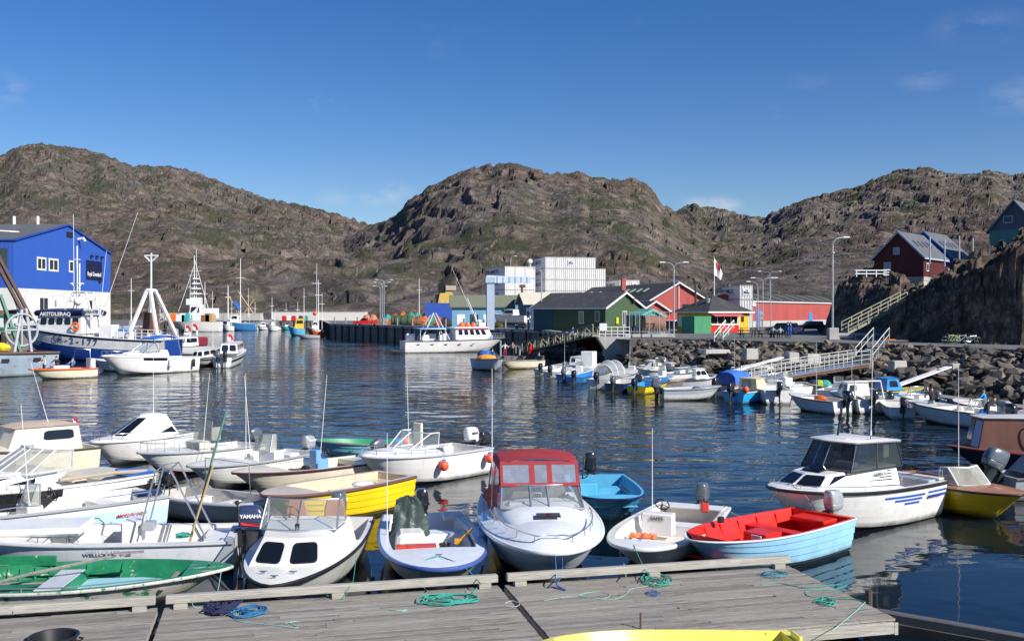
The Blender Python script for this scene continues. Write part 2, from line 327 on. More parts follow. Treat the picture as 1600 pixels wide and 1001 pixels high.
LB = [(-380, 486), (380, 470), (480, 420), (540, 382), (590, 350), (618, 336), (640, 312), (670, 292), (700, 277), (730, 264), (760, 258), (800, 254), (830, 262), (860, 271), (910, 269), (920, 275), (960, 280), (990, 279), (1010, 287), (1022, 300), (1035, 318), (1060, 330), (1100, 352), (1150, 385), (1250, 450), (2000, 486)]
LC = [(-380, 486), (900, 470), (960, 400), (1010, 350), (1050, 330), (1085, 318), (1100, 323), (1130, 326), (1160, 335), (1190, 339), (1230, 322), (1260, 310), (1300, 300), (1340, 291), (1370, 278), (1400, 266), (1450, 261), (1480, 270), (1510, 272), (1550, 266), (1580, 273), (1600, 270), (1700, 262), (1990, 280)]
LD = [(-380, 400), (180, 408), (300, 404), (420, 412), (500, 410), (560, 404), (640, 400), (720, 396), (760, 400), (850, 415), (1000, 440), (1100, 470), (1300, 480), (2000, 486)]
LE = [(-380, 486), (1050, 470), (1120, 420), (1180, 388), (1230, 362), (1300, 352), (1350, 350), (1420, 348), (1500, 335), (1560, 318), (1620, 300), (1990, 290)]
z = np.maximum.reduce([lay(LA, 1900, 420, 1.05), lay(LB, 1020, 400, 1.0), lay(LC, 1250, 420, 1.0), lay(LD, 560, 356, .8, .1), lay(LE, 760, 362, .95, .12)])
up = sstep(350, 400, RR); far = np.clip(RR/900, .45, 1.6)
rock = up*far*(24*fbm(X, Y, 330, 3, 3)+13*fbm(X+.45*Y, Y*.5-X*.2, 150, 4, 11, .5, True)*.8+2.4*fbm(X*1.1+.3*Y, Y*.6, 42, 3, 31, .5, True)+3.4*blocks(X+.4*Y+6*fbm(X, Y, 30, 2, 5), Y*.7+6*fbm(X, Y, 30, 2, 6), 34, 61)*sstep(-.3, .3, fbm(X, Y, 120, 2, 8))+2.2*blocks(X*1.1+3*fbm(X, Y, 12, 2, 7), Y*.8, 12, 62)+.8*blocks(X*1.3, Y, 5, 63))
z2 = z+rock
zt = terrace(z2, 17., .17, .9*fbm(X, Y, 110, 4, 71)*4); ms = sstep(-.25, .35, fbm(X, Y, 190, 3, 91))*.45
z2 = z2*(1-ms*up)+zt*ms*up
# bring the skyline back to the traced ridge after adding the crags
want = (HY-np.minimum.reduce([np.interp(cols, *zip(*l)) for l in (LA, LB, LC)]))/FP
got = ((z2-EH)/RR).max(0); k = np.ones(15)/15; got = np.convolve(np.pad(got, 7, 'edge'), k, 'valid'); wn = np.convolve(np.pad(want, 2, 'edge'), np.ones(5)/5, 'valid')
z2 = EH+(z2-EH)*np.where(z2 > EH, (wn/got)[None, :], 1); z2 = np.where(RR < 362, 2.9, z2)
struct(grid_mesh('mountains', X, Y, z2, ROCKM))

# ------------------------------------------------------------------ water
wm = bpy.data.materials.new('harbour_water'); wm.use_nodes = True; t = wm.node_tree; b = t.nodes['Principled BSDF']
b.inputs['Base Color'].default_value = (.004, .010, .016, 1); b.inputs['Roughness'].default_value = .035; b.inputs['IOR'].default_value = 1.34
g = nn(t, 'ShaderNodeNewGeometry'); L = t.links.new
def wv(scale, st, rot, det=3, rough=.5):
    mpn = nn(t, 'ShaderNodeMapping'); mpn.inputs['Scale'].default_value = st; mpn.inputs['Rotation'].default_value = (0, 0, rot); L(g.outputs['Position'], mpn.inputs['Vector'])
    n = nn(t, 'ShaderNodeTexNoise', Scale=scale, Detail=det, Roughness=rough); L(mpn.outputs[0], n.inputs['Vector']); return n.outputs[0]
sp = nn(t, 'ShaderNodeSeparateXYZ'); L(g.outputs['Position'], sp.inputs[0])
dist = nn(t, 'ShaderNodeMapRange'); dist.inputs['From Min'].default_value = 20; dist.inputs['From Max'].default_value = 48
dist.inputs['To Min'].default_value = .12; dist.inputs['To Max'].default_value = 1.0; L(sp.outputs[1], dist.inputs['Value'])
patch = nn(t, 'ShaderNodeMapRange'); patch.inputs['From Min'].default_value = .42; patch.inputs['From Max'].default_value = .60; patch.inputs['To Min'].default_value = .45; patch.inputs['To Max'].default_value = 1.2
L(wv(.022, (1, 2.2, 1), .15, 3), patch.inputs['Value'])
st_ = nn(t, 'ShaderNodeMath', operation='MULTIPLY'); L(dist.outputs[0], st_.inputs[0]); L(patch.outputs[0], st_.inputs[1])
a1 = nn(t, 'ShaderNodeMath', operation='MULTIPLY_ADD'); a1.inputs[1].default_value = .16; L(wv(1.9, (.8, 1.2, 1), -.25, 2, .5), a1.inputs[0]); L(wv(.50, (.75, 1.15, 1), .3, 2, .45), a1.inputs[2])
bp = nn(t, 'ShaderNodeBump', Distance=.19); L(st_.outputs[0], bp.inputs['Strength']); L(a1.outputs[0], bp.inputs['Height']); L(bp.outputs[0], b.inputs['Normal'])
wp = MB(); wp.add([(-1500, -60, 0), (1500, -60, 0), (1500, 900, 0), (-1500, 900, 0)], [(0, 1, 2, 3)])
struct(wp.build('water', wm))

# ------------------------------------------------------------------ quay ground and walls
GZ = 3.1
top_edge = [(985, 531), (1050, 529), (1100, 530), (1200, 533), (1300, 535), (1400, 538), (1500, 542), (1600, 547), (1750, 556), (1900, 566)]
base_px = [(975, 579), (1050, 584), (1100, 590), (1200, 598), (1300, 605), (1400, 612), (1500, 625), (1600, 640), (1750, 665), (1900, 690)]
TOPW = [P(x, y, GZ) for x, y in top_edge]; BASEW = [P(x, y, 0) for x, y in base_px]
Q1 = XD(846, 150); Q2 = XD(515, 232); Q3 = XD(500, 352); Q4 = XD(262, 352); Q5 = Vector((-72, 196, 0)); Q6 = Vector((-72, 141, 0)); Q7 = Vector((-420, 141, 0))
QC = XD(945, 112)
ring = [(p.x, p.y) for p in TOPW]+[(420, 130), (420, 380), (-420, 380), (Q7.x, Q7.y), (Q6.x, Q6.y), (Q5.x, Q5.y), (Q4.x, Q4.y), (Q3.x, Q3.y), (Q2.x, Q2.y), (Q1.x, Q1.y), (QC.x-3, QC.y+14), (QC.x, QC.y)]
gm = MB(); n = len(ring); gm.add([(x, y, GZ) for x, y in ring]+[(x, y, -3.) for x, y in ring], [tuple(range(n))]); 
struct(gm.build('quay_ground', ASPH))
def quay_wall(a, b, nm='quay_wall', m=CONCD, label='', h0=-2, pil=0):
    a = Vector((a.x, a.y, 0)); b = Vector((b.x, b.y, 0)); d = b-a; L = d.length; u = d/L; nrm = Vector((u.y, -u.x, 0))
    if nrm.dot(-(a+b)) < 0: nrm = -nrm
    t = thing(nm, label, 'quay wall', a, math.atan2(u.y, u.x)); s = 1 if Vector((-u.y, u.x, 0)).dot(nrm) > 0 else -1
    w_ = MB(); w_.box((L/2, -s*.35, (GZ-.3+h0)/2), (L, .7, GZ-.3-h0)); w_.build('wall', m, t)
    c_ = MB(); c_.box((L/2, -s*.25, GZ-.02), (L, .9, .5)); c_.build('coping', CONC, t, bevel=.03)
    k = int(L/4.2)
    for i in range(k+1):
        p = MB(); p.box((i*L/k, s*.15, GZ*.5-.5), (.32, .3, GZ+1.2)); p.build('fender_post', WOODP, t)
    for i in range(pil):
        p = MB(); p.cyl((L*(i+.5)/pil, s*.1, -1), .17, GZ+2.6+.3*random.random(), 8); p.build('mooring_post', WOODG, t)
    return t
quay_wall(Q2, Q1, label='long grey quay wall behind the white red-striped fishing boat', pil=13)
quay_wall(Q3, Q2, label='dark end wall of the quay receding beside the orange hulled boat')
quay_wall(Q4, Q3, label='distant quay wall behind the small far moored boats', pil=9)
quay_wall(Q5, Q4, label='quay wall behind the blue and white trawler running away from view')
quay_wall(Q6, Q5, label='quay wall along the gable of the blue hall')
quay_wall(Vector((-190, 141, 0)), Q6, label='quay wall behind the rusty work vessel at the left edge')
# the small return of the quay by the green shed
quay_wall(Q1, Vector((QC.x-3, QC.y+14, 0)), label='dark shaded quay wall below the green shed')

# ------------------------------------------------------------------ rock slope with boulders
rs = bpy.data.objects.new('rock_slope', None); sc.collection.objects.link(rs); rs['kind'] = 'structure'
BLD = [mat('boulder_%d' % i, c, .9, var=.35, scale=1.1, bump=.6, bscale=3, col2=c2, c2=(.45, .7), coord='Object', spec=.2) for i, (c, c2) in enumerate((((.115, .102, .088), (.045, .042, .036)), ((.165, .145, .122), (.07, .062, .055)), ((.085, .08, .073), (.035, .034, .03)), ((.215, .178, .138), (.085, .075, .062))))]
for bm_ in BLD:     # wet, weedy stone below the tide mark
    t = bm_.node_tree; b = t.nodes['Principled BSDF']; src = b.inputs['Base Color'].links[0].from_socket; L = t.links.new; g = nn(t, 'ShaderNodeNewGeometry'); s_ = nn(t, 'ShaderNodeSeparateXYZ'); L(g.outputs['Position'], s_.inputs[0])
    n = nn(t, 'ShaderNodeTexNoise', Scale=.9, Detail=5); L(g.outputs['Position'], n.inputs['Vector']); a = nn(t, 'ShaderNodeMath', operation='ADD'); L(n.outputs[0], a.inputs[0]); L(s_.outputs[2], a.inputs[1])
    r = nn(t, 'ShaderNodeMapRange'); r.inputs['From Min'].default_value = 1.55; r.inputs['From Max'].default_value = 1.0; r.inputs['To Max'].default_value = .85; L(a.outputs[0], r.inputs['Value']); x = nn(t, 'ShaderNodeMix', data_type='RGBA'); x.inputs['B'].default_value = (.028, .027, .018, 1); L(r.outputs[0], x.inputs['Factor']); L(src, x.inputs['A']); L(x.outputs['Result'], b.inputs['Base Color'])
def boulder_mesh(seed, m):
    rd = random.Random(seed); bm = bmesh.new()
    for _ in range(11):
        v = Vector((rd.gauss(0, 1), rd.gauss(0, 1), rd.gauss(0, 1))).normalized(); v = Vector((v.x*rd.uniform(.8, 1.15), v.y*rd.uniform(.65, .95), v.z*rd.uniform(.5, .8))); bm.verts.new(v)
    r = bmesh.ops.convex_hull(bm, input=bm.verts); bmesh.ops.delete(bm, geom=[g for g in r['geom_interior'] if isinstance(g, bmesh.types.BMVert)], context='VERTS')
    bmesh.ops.bevel(bm, geom=bm.edges[:], offset=.035, segments=1, affect='EDGES')
    me = bpy.data.meshes.new('rock'); bm.to_mesh(me); bm.free(); me.materials.append(m); return me
BM = [boulder_mesh(i, BLD[i % 4]) for i in range(16)]
def slope_pt(s, w_):
    i = min(int(s), len(TOPW)-2); f = s-i; a = BASEW[i].lerp(BASEW[i+1], f); b2 = TOPW[i].lerp(TOPW[i+1], f); return a.lerp(b2, w_)
sl = MB(); rows = [[slope_pt(i/4*.999, w_)+Vector((0, 0, -.55 if 0 < w_ < 1 else (-1 if w_ == 0 else -.02))) for i in range(4*(len(TOPW)-1)+1)] for w_ in (-.15, 0, .5, .96, 1)]
sl.loft(rows, 0, False, False, False); sb = sl.build('slope_bed', BLD[2], rs)
cand = []; rd = random.Random(5)
for i in range(len(TOPW)-1):
    a, b2 = BASEW[i], BASEW[i+1]; seg = ((b2-a).length+(TOPW[i+1]-TOPW[i]).length)/2; dep = (TOPW[i]-BASEW[i]).length
    nn_ = int(seg*(dep+2)/(.40 if i < 3 else .55))
    for _ in range(nn_):
        s = i+rd.random(); w_ = rd.random()**1.0*1.1-.08; p = slope_pt(min(s, len(TOPW)-1.001), max(0, min(1, w_))); 
        if w_ < 0: p = p+(BASEW[i]-TOPW[i]).normalized()*(-w_*dep)*1.0; p.z = -.2
        if w_ > .95 and rd.random() < .35: continue
        cand.append((p, (.32+.60*rd.random()**1.8)*(1.12 if w_ < .7 else .8)*(.78 if p.x/p.y*FP+800 < 1180 else 1)))
cand = [c for c in cand if -60 < (c[0].x/c[0].y*FP+800) < 1800]
cand.sort(key=lambda c: -c[1]/c[0].y)
rest = MB()
for k, (p, s) in enumerate(cand):
    m = BM[rd.randrange(16)]; e = (rd.uniform(-.5, .5), rd.uniform(-.5, .5), rd.uniform(0, 6.3)); sc3 = (s*rd.uniform(.8, 1.25), s*rd.uniform(.8, 1.2), s*rd.uniform(.7, 1.05))
    inview = -20 < p.x/p.y*FP+800 < 1620
    if k < 290 and inview or (inview and k < 300):
        o = bpy.data.objects.new('rock', m); sc.collection.objects.link(o); o.parent = rs; o.location = p+Vector((0, 0, -.12)); o.rotation_euler = e; o.scale = sc3
    else:
        M = Matrix.Translation(p+Vector((0, 0, -.12))) @ __import__('mathutils').Euler(e).to_matrix().to_4x4() @ Matrix.Diagonal((*sc3, 1))
        rest.add([M @ v.co for v in m.vertices], [tuple(f.vertices) for f in m.polygons], int(m.materials[0].name[-1]))
stuff(rest.build('small_rocks', BLD, rs))
# sparse rocks under the truss ramp
rk = MB()
for k in range(170):
    f = rd.random(); w_ = rd.random()**1.3; a = XD(856, 136).lerp(XD(975, 103), f); p = a+Vector((-1, .9, 0)).normalized()*(-2.2+w_*4.2)*-1; p.z = -.4+2.2*(w_ if w_ > .3 else 0)*.8
    p = a+Vector((.35, .9, 0))*(w_*6-3.5); p.z = -.3+w_*1.7
    m = BM[rd.randrange(16)]; s = rd.uniform(.4, .9); M = Matrix.Translation(p) @ Matrix.Rotation(rd.uniform(0, 6), 4, 'Z') @ Matrix.Scale(s, 4)
    rk.add([M @ v.co for v in m.vertices], [tuple(f2.vertices) for f2 in m.polygons], int(m.materials[0].name[-1]))
stuff(rk.build('shore_rocks', BLD, rs))

# ------------------------------------------------------------------ rock outcrops on the right
def outcrop(name, px0, px1, r0, r1, topf, seed, basef, nr=110, step=1.6, steep=5.0, jag=.45):
    cs = np.arange(px0, px1, step); rw = np.linspace(r0, r1, nr); A, Bq = np.meshgrid(cs, rw)
    Xo = (A-800)/FP*Bq; Yo = Bq; base = basef(A)
    tpx, dsky = topf(A); zt_ = EH+(HY-tpx)/FP*dsky           # crest height at distance dsky
    d = Bq-base+jag*(1.6*fbm(Xo, Yo, 9, 3, seed)+.9*fbm(Xo*1., Yo*.3, 3.2, 3, seed+9, .6, True))
    face = sstep(0, steep, d); s2 = np.clip((Bq-base-steep)/(dsky-base-steep), 0, 1)
    zz = GZ-.35+(zt_-GZ)*(face*.72+.28*s2**.8); zz = np.where(Bq > dsky, np.maximum(zz-(Bq-dsky)*.22, GZ-.4), zz)
    rk_ = .7*fbm(Xo, Yo, 7, 4, seed+20, .55, True)+.18*fbm(Xo, Yo, 2.1, 3, seed+30, .6, True)+1.3*blocks(Xo+.5*fbm(Xo, Yo, 2, 2, 9), Yo, 3.0, seed)+.55*blocks(Xo, Yo*.8, 1.1, seed+3)
    zz = zz+face*rk_; zz = zz*.55+.45*terrace(zz, 1.7, .22, fbm(Xo, Yo, 12, 2, seed+40)*1.5)
    return struct(grid_mesh(name, Xo, Yo, np.where(d < -1.5, -3.0, zz), ROCKN))
CX = [(1374, 533), (1388, 505), (1398, 478), (1412, 460), (1430, 452), (1470, 428), (1520, 404), (1560, 386), (1600, 370), (1700, 352), (2000, 330)]
outcrop('cliff', 1372, 2000, 78, 150, lambda A: (np.interp(A, *zip(*CX)), np.interp(A, (1374, 1600, 2000), (116, 112, 100))), 5, lambda A: np.interp(A, (1374, 1400, 1600, 2000), (106, 97, 86, 80)), 150, 1.5, 3.0)
KX = [(1282, 536), (1290, 508), (1298, 480), (1308, 452), (1322, 436), (1345, 424), (1380, 421), (1410, 428), (1440, 445), (1500, 460), (1560, 440)]
outcrop('rocky_knoll', 1280, 1560, 105, 170, lambda A: (np.interp(A, *zip(*KX)), np.interp(A, (1282, 1380, 1560), (134, 130, 150))), 45, lambda A: np.interp(A, (1282, 1320, 1340, 1420, 1560), (124, 117, 115, 107, 104)), 130, 1.5, 9.0)
# ------------------------------------------------------------------ boat builder (local frame: +x to the bow, origin at the stern on the waterline)
DEF = dict(L=5.5, B=2.1, Hs=.55, Hb=.95, draft=.22, tw=.82, pa=2.3, pb=.72, rake=.16, clink=0, strakes=5, gw=.09, floor=.12, t0=.03, t1=.84,
           hull=WHITE, inner=LINER, deck=None, rail=RUBR, low=None, stripe=None, chine=.80, boot=None, mid=.5, transdip=0)
class Boat:
    def __init__(s, name, label, cat, bow, stern, group=None, tilt=(0, 0), **kw):
        s.p = dict(DEF); s.p.update(kw); p = s.p
        b = Vector(bow) if len(bow) == 3 and not isinstance(bow, tuple) else P(*bow); a = Vector(stern) if not isinstance(stern, tuple) else P(*stern)
        d = Vector((b.x-a.x, b.y-a.y, 0)); p['L'] = kw.get('L', d.length); s.L = p['L']; s.rz = math.atan2(d.y, d.x)
        org = (b.x-math.cos(s.rz)*s.L, b.y-math.sin(s.rz)*s.L, 0) if 'L' in kw and not kw.get('keep_stern') else (a.x, a.y, 0)
        s.t = thing(name, label, cat, org, s.rz, group, tilt); s.name = name
        if VERB: print('BOAT %-22s L=%.1f B=%.1f D=%.1f' % (label[:22], s.L, p['B'], org[1]))
    def half(s, t):
        p = s.p; m = p['mid']
        if t < m: f = p['tw']+(1-p['tw'])*math.sin(math.pi/2*t/m)
        else: u = (t-m)/(1-m); f = max(0, 1-u**p['pa'])**p['pb']
        return p['B']/2*f
    def sheer(s, t): p = s.p; return p['Hs']+(p['Hb']-p['Hs'])*(t**1.8)
    def keel(s, t):
        p = s.p; u = max(0, (t-.6)/.4); return -p['draft']+(p['Hb']*.30+p['draft'])*u**2.6
    def sect(s, t, w_):
        """w_ in -1..0 keel->chine, 0..1 chine->gunwale ; returns (x,y,z)"""
        p = s.p; hb = s.half(t); kz = s.keel(t); sh = s.sheer(t)
        hc = hb*(p['chine']-.42*t**2.4); zc = max(kz+.02, .02+.42*p['Hb']*t**3.2)
        if w_ < 0: y = hc*(1+w_); z = kz+(zc-kz)*(1+w_)
        else: y = hc+(hb-hc)*w_**.75; z = zc+(sh-zc)*w_
        zf = (z-kz)/max(.01, sh-kz); x = s.L*(t-p['rake']*(1-zf)*t**5)
        return x, y, z
    def tx(s, x): return x/s.L
    def at(s, t, y, z): return (s.L*t, y, z)
    def hull(s, n=20):
        p = s.p; ts = [1-(1-k/n)**1.5*(1) for k in range(n+1)]; ts = sorted(set([max(0., min(1., t)) for t in ts])); mb = MB()
        if p['clink']:
            ws = [-1]; N = p['strakes']; offs = [0]
            for i in range(N):
                lo = -.35+1.35*i/N; hi = -.35+1.35*(i+1)/N; ws += [lo, hi]; offs += [.022, 0]
            ws[-1] = 1
        else: ws = [-1, -.5, 0, .12, .3, .5, .75, 1]; offs = [0]*8
        st = p['stripe']; mats = [hullmat(p['hull'])]
        if st: mats.append(hullmat(st[2]))
        if p['boot']: mats.append(p['boot'])
        for sg in (1, -1):
            rows = []
            for w_, of in zip(ws, offs):
                r = []
                for t in ts:
                    x, y, z = s.sect(t, w_); f = min(1, max(0, (1-t)*8)); r.append((x, sg*(y+of*f), z))
                rows.append(r)
            for i in range(len(rows)-1):
                a, b_ = rows[i], rows[i+1]; wm_ = (ws[i]+ws[i+1])/2; mi = 0
                if st and st[0] <= wm_ <= st[1]: mi = 1
                if p['boot'] and wm_ < 0: mi = len(mats)-1
                k = len(ts); mb.add(a+b_, [((j, j+1, k+j+1, k+j) if sg > 0 else (j+1, j, k+j, k+j+1)) for j in range(k-1)], mi)
        tr = [s.sect(0, w_) for w_ in (-1, -.5, 0, .3, .6, 1)]; poly = [(x, y, z) for x, y, z in tr]+[(x, -y, z) for x, y, z in reversed(tr)][:-1]
        mb.add(poly, [tuple(range(len(poly)))])
        s.h = mb.build('hull', mats, s.t, smooth=True, angle=28 if not p['clink'] else 20)
        # rub rail along the sheer
        if p['rail']:
            rb = MB(); pts = []; tl = ts
            rr_ = p.get('railr', .035)
            pts = [(s.sect(t, 1)[0]+(.01 if t > .99 else 0), s.sect(t, 1)[1]+rr_*.4, s.sheer(t)-rr_*.6) for t in tl]
            pts2 = pts+[(x, -y, z) for x, y, z in reversed(pts[:-1])]; rb.tube(pts2, rr_, 6); rb.build('rub_rail', p['rail'], s.t, smooth=True, angle=60)
        return s
    def inner(s, n=18, floor=True, deck=True, camber=.04):
        p = s.p; gw = p['gw']; t0, t1 = p['t0'], p['t1']; ts = [t0+(t1-t0)*k/n for k in range(n+1)]; mb = MB(); up = .012
        outer = lambda t: (s.L*t, s.half(t), s.sheer(t)+up)
        def inn(t, z=None, fl=0):
            hw = max(.02, s.half(t)-gw)
            if z is None: return (s.L*t, hw, s.sheer(t)+up)
            zc = s.sect(t, 0)[2]; hc = s.sect(t, 0)[1]; sh = s.sheer(t)
            y = hc+(s.half(t)-hc)*max(0, min(1, (z-zc)/max(.01, sh-zc)))**.75 if z > zc else hc*max(.05, (z-s.keel(t))/max(.01, zc-s.keel(t)))
            kz_ = s.keel(t); zf_ = (z-kz_)/max(.01, sh-kz_); return (s.L*(t-p['rake']*(1-zf_)*t**5)-.03, min(hw, max(.015, y-.07-.05*p['clink'])), z)
        fz = p['floor']
        for sg in (1, -1):
            A = [(x, sg*y, z) for x, y, z in map(outer, ts)]; B_ = [(x, sg*y, z) for x, y, z in map(inn, ts)]
            zf = [max(fz, s.keel(t)+.05) for t in ts]
            C_ = [(x, sg*y, z) for x, y, z in [inn(t, (z_+s.sheer(t))*.5) for t, z_ in zip(ts, zf)]]; D_ = [(x, sg*y, z) for x, y, z in [inn(t, z_) for t, z_ in zip(ts, zf)]]
            E_ = [(x, 0, z) for x, y, z in D_]
            mb.loft([A, B_, C_, D_, E_], 0, False, False, False)
        # stern cap, stern inner wall, fore bulkhead
        o = outer(t0); i0 = inn(t0); f0 = inn(t0, max(fz, s.keel(t0)+.05))
        mb.add([(0, s.half(0), o[2]), (0, -s.half(0), o[2]), (o[0], -o[1], o[2]), o], [(0, 1, 2, 3)])
        mb.add([(i0[0], i0[1], i0[2]), (i0[0], -i0[1], i0[2]), (f0[0], -f0[1], f0[2]), f0], [(0, 1, 2, 3)])
        i1 = inn(t1); zf1 = max(fz, s.keel(t1)+.05); f1 = inn(t1, zf1); mb.add([(i1[0], i1[1], i1[2]), (i1[0], -i1[1], i1[2]), (f1[0], -f1[1], f1[2]), f1], [(0, 1, 2, 3)])
        mb.build('inner_liner', p['inner'], s.t, smooth=True, angle=40)
        if deck: s.deck(t1, 1, camber, p['deck'] or p['inner'])
        return s
    def deck(s, ta, tb, camber=.06, m=None, nm='foredeck', n=12, up=.014):
        mb = MB(); rows = []
        for k in range(n+1):
            t = ta+(tb-ta)*(1-(1-k/n)**1.4); hb = max(.004, s.half(t)-.0); z = s.sheer(t)+up
            rows.append([(s.L*t, hb*v, z+camber*(1-v*v)*min(1, hb/(s.p['B']/2)*1.3)) for v in (1, .7, .35, 0, -.35, -.7, -1)])
        mb.loft(rows, 0, False, False, False); return mb.build(nm, m or s.p['deck'] or s.p['hull'], s.t, smooth=True, angle=50)
    def thwart(s, t, w_=.28, z=None, m=None, th=.035, nm='thwart', front=False):
        z = s.p['Hs']*.62 if z is None else z; hb = s.half(t)-.07; mb = MB(); mb.box((s.L*t, 0, z), (w_, hb*2*.96, th))
        if front: mb.box((s.L*t+w_/2-.015, 0, (z+s.p['floor'])/2), (.03, hb*1.8, z-s.p['floor']))
        return mb.build(nm, m or s.p['inner'], s.t, bevel=.006)
    def house(s, x0, x1, w0, w1, z0, h, rf=.4, rb=.1, tum=.1, nose=.15, m=None, nm='cabin', roof=None, over=.06, roofth=.05, crown=.05, z0f=None, zt1=None, zt0=None):
        """angular cabin; returns the corner quads keyed by side. x1 front, z0f: bottom height at the front"""
        z0f = z0 if z0f is None else z0f; zt0 = z0+h if zt0 is None else zt0; zt1 = z0+h if zt1 is None else zt1; xm = (x0+x1)/2; wm_ = max(w0, w1*1.04)
        lo = [(x0, -w0, z0), (x1, -w1, z0f), (x1+nose, 0, z0f), (x1, w1, z0f), (x0, w0, z0)]
        X0, X1 = x0+rb, x1-rf; W0, W1 = w0-tum, w1-tum*1.1
        hi = [(X0, -W0, zt0), (X1, -W1, zt1), (X1+nose*.8, 0, zt1), (X1, W1, zt1), (X0, W0, zt0)]
        mb = MB(); mb.loft([lo, hi], 0, True, False, False)
        if roof is None: mb.add(hi, [(0, 1, 2, 3, 4)])
        mb.build(nm, m or WHITE, s.t, bevel=.012)
        if roof is not None:
            cx = (X0+X1)/2; r_ = MB(); rg = []
            for f, dz, ex in ((1, 0, over*.6), (1, roofth*.6, over), (.96, roofth, over*.7), (.6, roofth+crown*.8, 0), (.15, roofth+crown, 0)):
                rg.append([(cx+(x-cx)*f+(ex if x > cx else -ex), y*f+(ex if y > 0 else (-ex if y < 0 else 0)), z+dz) for x, y, z in hi])
            r_.loft(rg, 0, True, True, True); r_.build('roof', roof, s.t, smooth=True, angle=40)
        q = {'right': (lo[0], lo[1], hi[1], hi[0]), 'left': (lo[3], lo[4], hi[4], hi[3]), 'front_right': (lo[1], lo[2], hi[2], hi[1]), 'front_left': (lo[2], lo[3], hi[3], hi[2]), 'back': (lo[4], lo[0], hi[0], hi[4])}
        s.q = q; s.top = hi; return q
    def win(s, q, u0, v0, u1, v1, r=.08, ra=.15, m=None, nm='window', off=.012, frame=None):
        r = min(r, (u1-u0)*.2); ra = min(ra, (v1-v0)*.22)
        if frame is not None:
            f = MB(); du, dv = .02, .04; f.panel(s.q[q] if isinstance(q, str) else q, rr(u0-du, v0-dv, u1+du, v1+dv, r, ra), off-.004); f.build('window_frame', frame, s.t)
        w_ = MB(); w_.panel(s.q[q] if isinstance(q, str) else q, rr(u0, v0, u1, v1, r, ra), off); return w_.build(nm, m or WINB, s.t)
    def poly(s, q, uv, m, nm, off=.012):
        w_ = MB(); w_.panel(s.q[q] if isinstance(q, str) else q, uv, off); return w_.build(nm, m, s.t)
    def windshield(s, xb, wb, zb, xt, wt, zt, back=.5, frame=ALU, glass=GLASS, r=.016, bars=(0.33, .67), zside=None, tail=0.25, nose=0.1, nm='windshield'):
        """front pane(s) between (xb,+-wb) and (xt,+-wt), side panes running back"""
        xe = xb-back; zs = zb+(zt-zb)*tail; we = wb+.04; zsb = zb if zside is None else zside
        bl, br = (xb, wb, zb), (xb, -wb, zb); bc = (xb+nose, 0, zb); tl, tr_ = (xt, wt, zt), (xt, -wt, zt); tcn_ = (xt+nose*.8, 0, zt)
        fr = MB(); fr.tube([(xe, we, zsb), bl, bc, br, (xe, -we, zsb)], r, 6); fr.tube([(xe, we, zs+.02), (xt-back*.35, (wt+we)/2, zt-.02), tl, tcn_, tr_, (xt-back*.35, -(wt+we)/2, zt-.02), (xe, -we, zs+.02)], r, 6)
        fr.tube([bl, tl], r); fr.tube([br, tr_], r); fr.tube([(xe, we, zsb), (xe, we, zs+.02)], r); fr.tube([(xe, -we, zsb), (xe, -we, zs+.02)], r)
        for f in bars:
            a = Vector(bl).lerp(Vector(bc), f*2) if f <= .5 else Vector(bc).lerp(Vector(br), f*2-1); c = Vector(tl).lerp(Vector(tcn_), f*2) if f <= .5 else Vector(tcn_).lerp(Vector(tr_), f*2-1); fr.tube([a, c], r)
        fo = fr.build(nm+'_frame', frame, s.t, smooth=True, angle=60)
        gm_ = MB(); e = .004
        for q in ((bl, bc, tcn_, tl), (bc, br, tr_, tcn_)): gm_.panel(q, [(0, 0), (1, 0), (1, 1), (0, 1)], e/2, -e/2)
        for sg in (1, -1):
            pts = [(xe, sg*we, zsb), (xb, sg*wb, zb), (xt, sg*wt, zt), (xt-back*.35, sg*(wt+we)/2, zt-.02), (xe, sg*we, zs+.02)]
            gm_.loft([pts, [(x, y-sg*.004, z) for x, y, z in pts]])
        gm_.build(nm, glass, s.t); return fo
    def rail(s, ta=.55, tb=1.0, h=.28, inset=.08, n=10, r=.013, m=CHROME, mid=False, nm='bow_rail', posts=7, drop=True):
        mb = MB(); pt = lambda t, sg, hh: (s.L*t-.02-(inset if t > .97 else 0), sg*max(0, s.half(t)-inset), s.sheer(t)+.03+hh)
        ts = [ta+(tb-ta)*(1-(1-k/n)**1.5) for k in range(n+1)]
        path = [pt(t, 1, h) for t in ts]+[pt(t, -1, h) for t in reversed(ts[:-1])]
        if drop: path = [pt(ta-.02, 1, 0)]+path+[pt(ta-.02, -1, 0)]
        mb.tube(path, r, 6)
        for k in range(posts):
            t = ta+(tb-ta)*(k+.5)/posts
            for sg in (1, -1): mb.tube([pt(t, sg, 0), pt(t, sg, h)], r*.8, 5)
        if mid: mb.tube([pt(t, 1, h*.5) for t in ts]+[pt(t, -1, h*.5) for t in reversed(ts[:-1])], r*.7, 5)
        return mb.build(nm, m, s.t, smooth=True, angle=60)
    def wheel(s, x, y, z, r=.18, lean=.9, m=BLK):
        mb = MB(); c = Vector((x, y, z)); ax = Vector((-math.sin(lean), 0, math.cos(lean))); u = Vector((0, 1, 0)); v = ax.cross(u)
        mb.tube([c+(u*math.cos(a)+v*math.sin(a))*r for a in [2*math.pi*k/14 for k in range(14)]], .016, 6, closed=True)
        for a in (.5, 2.6, 4.7): mb.tube([c, c+(u*math.cos(a)+v*math.sin(a))*r], .011, 5)
        mb.tube([c, c-ax*.15], .025, 6); return mb.build('steering_wheel', m, s.t, smooth=True, angle=60)
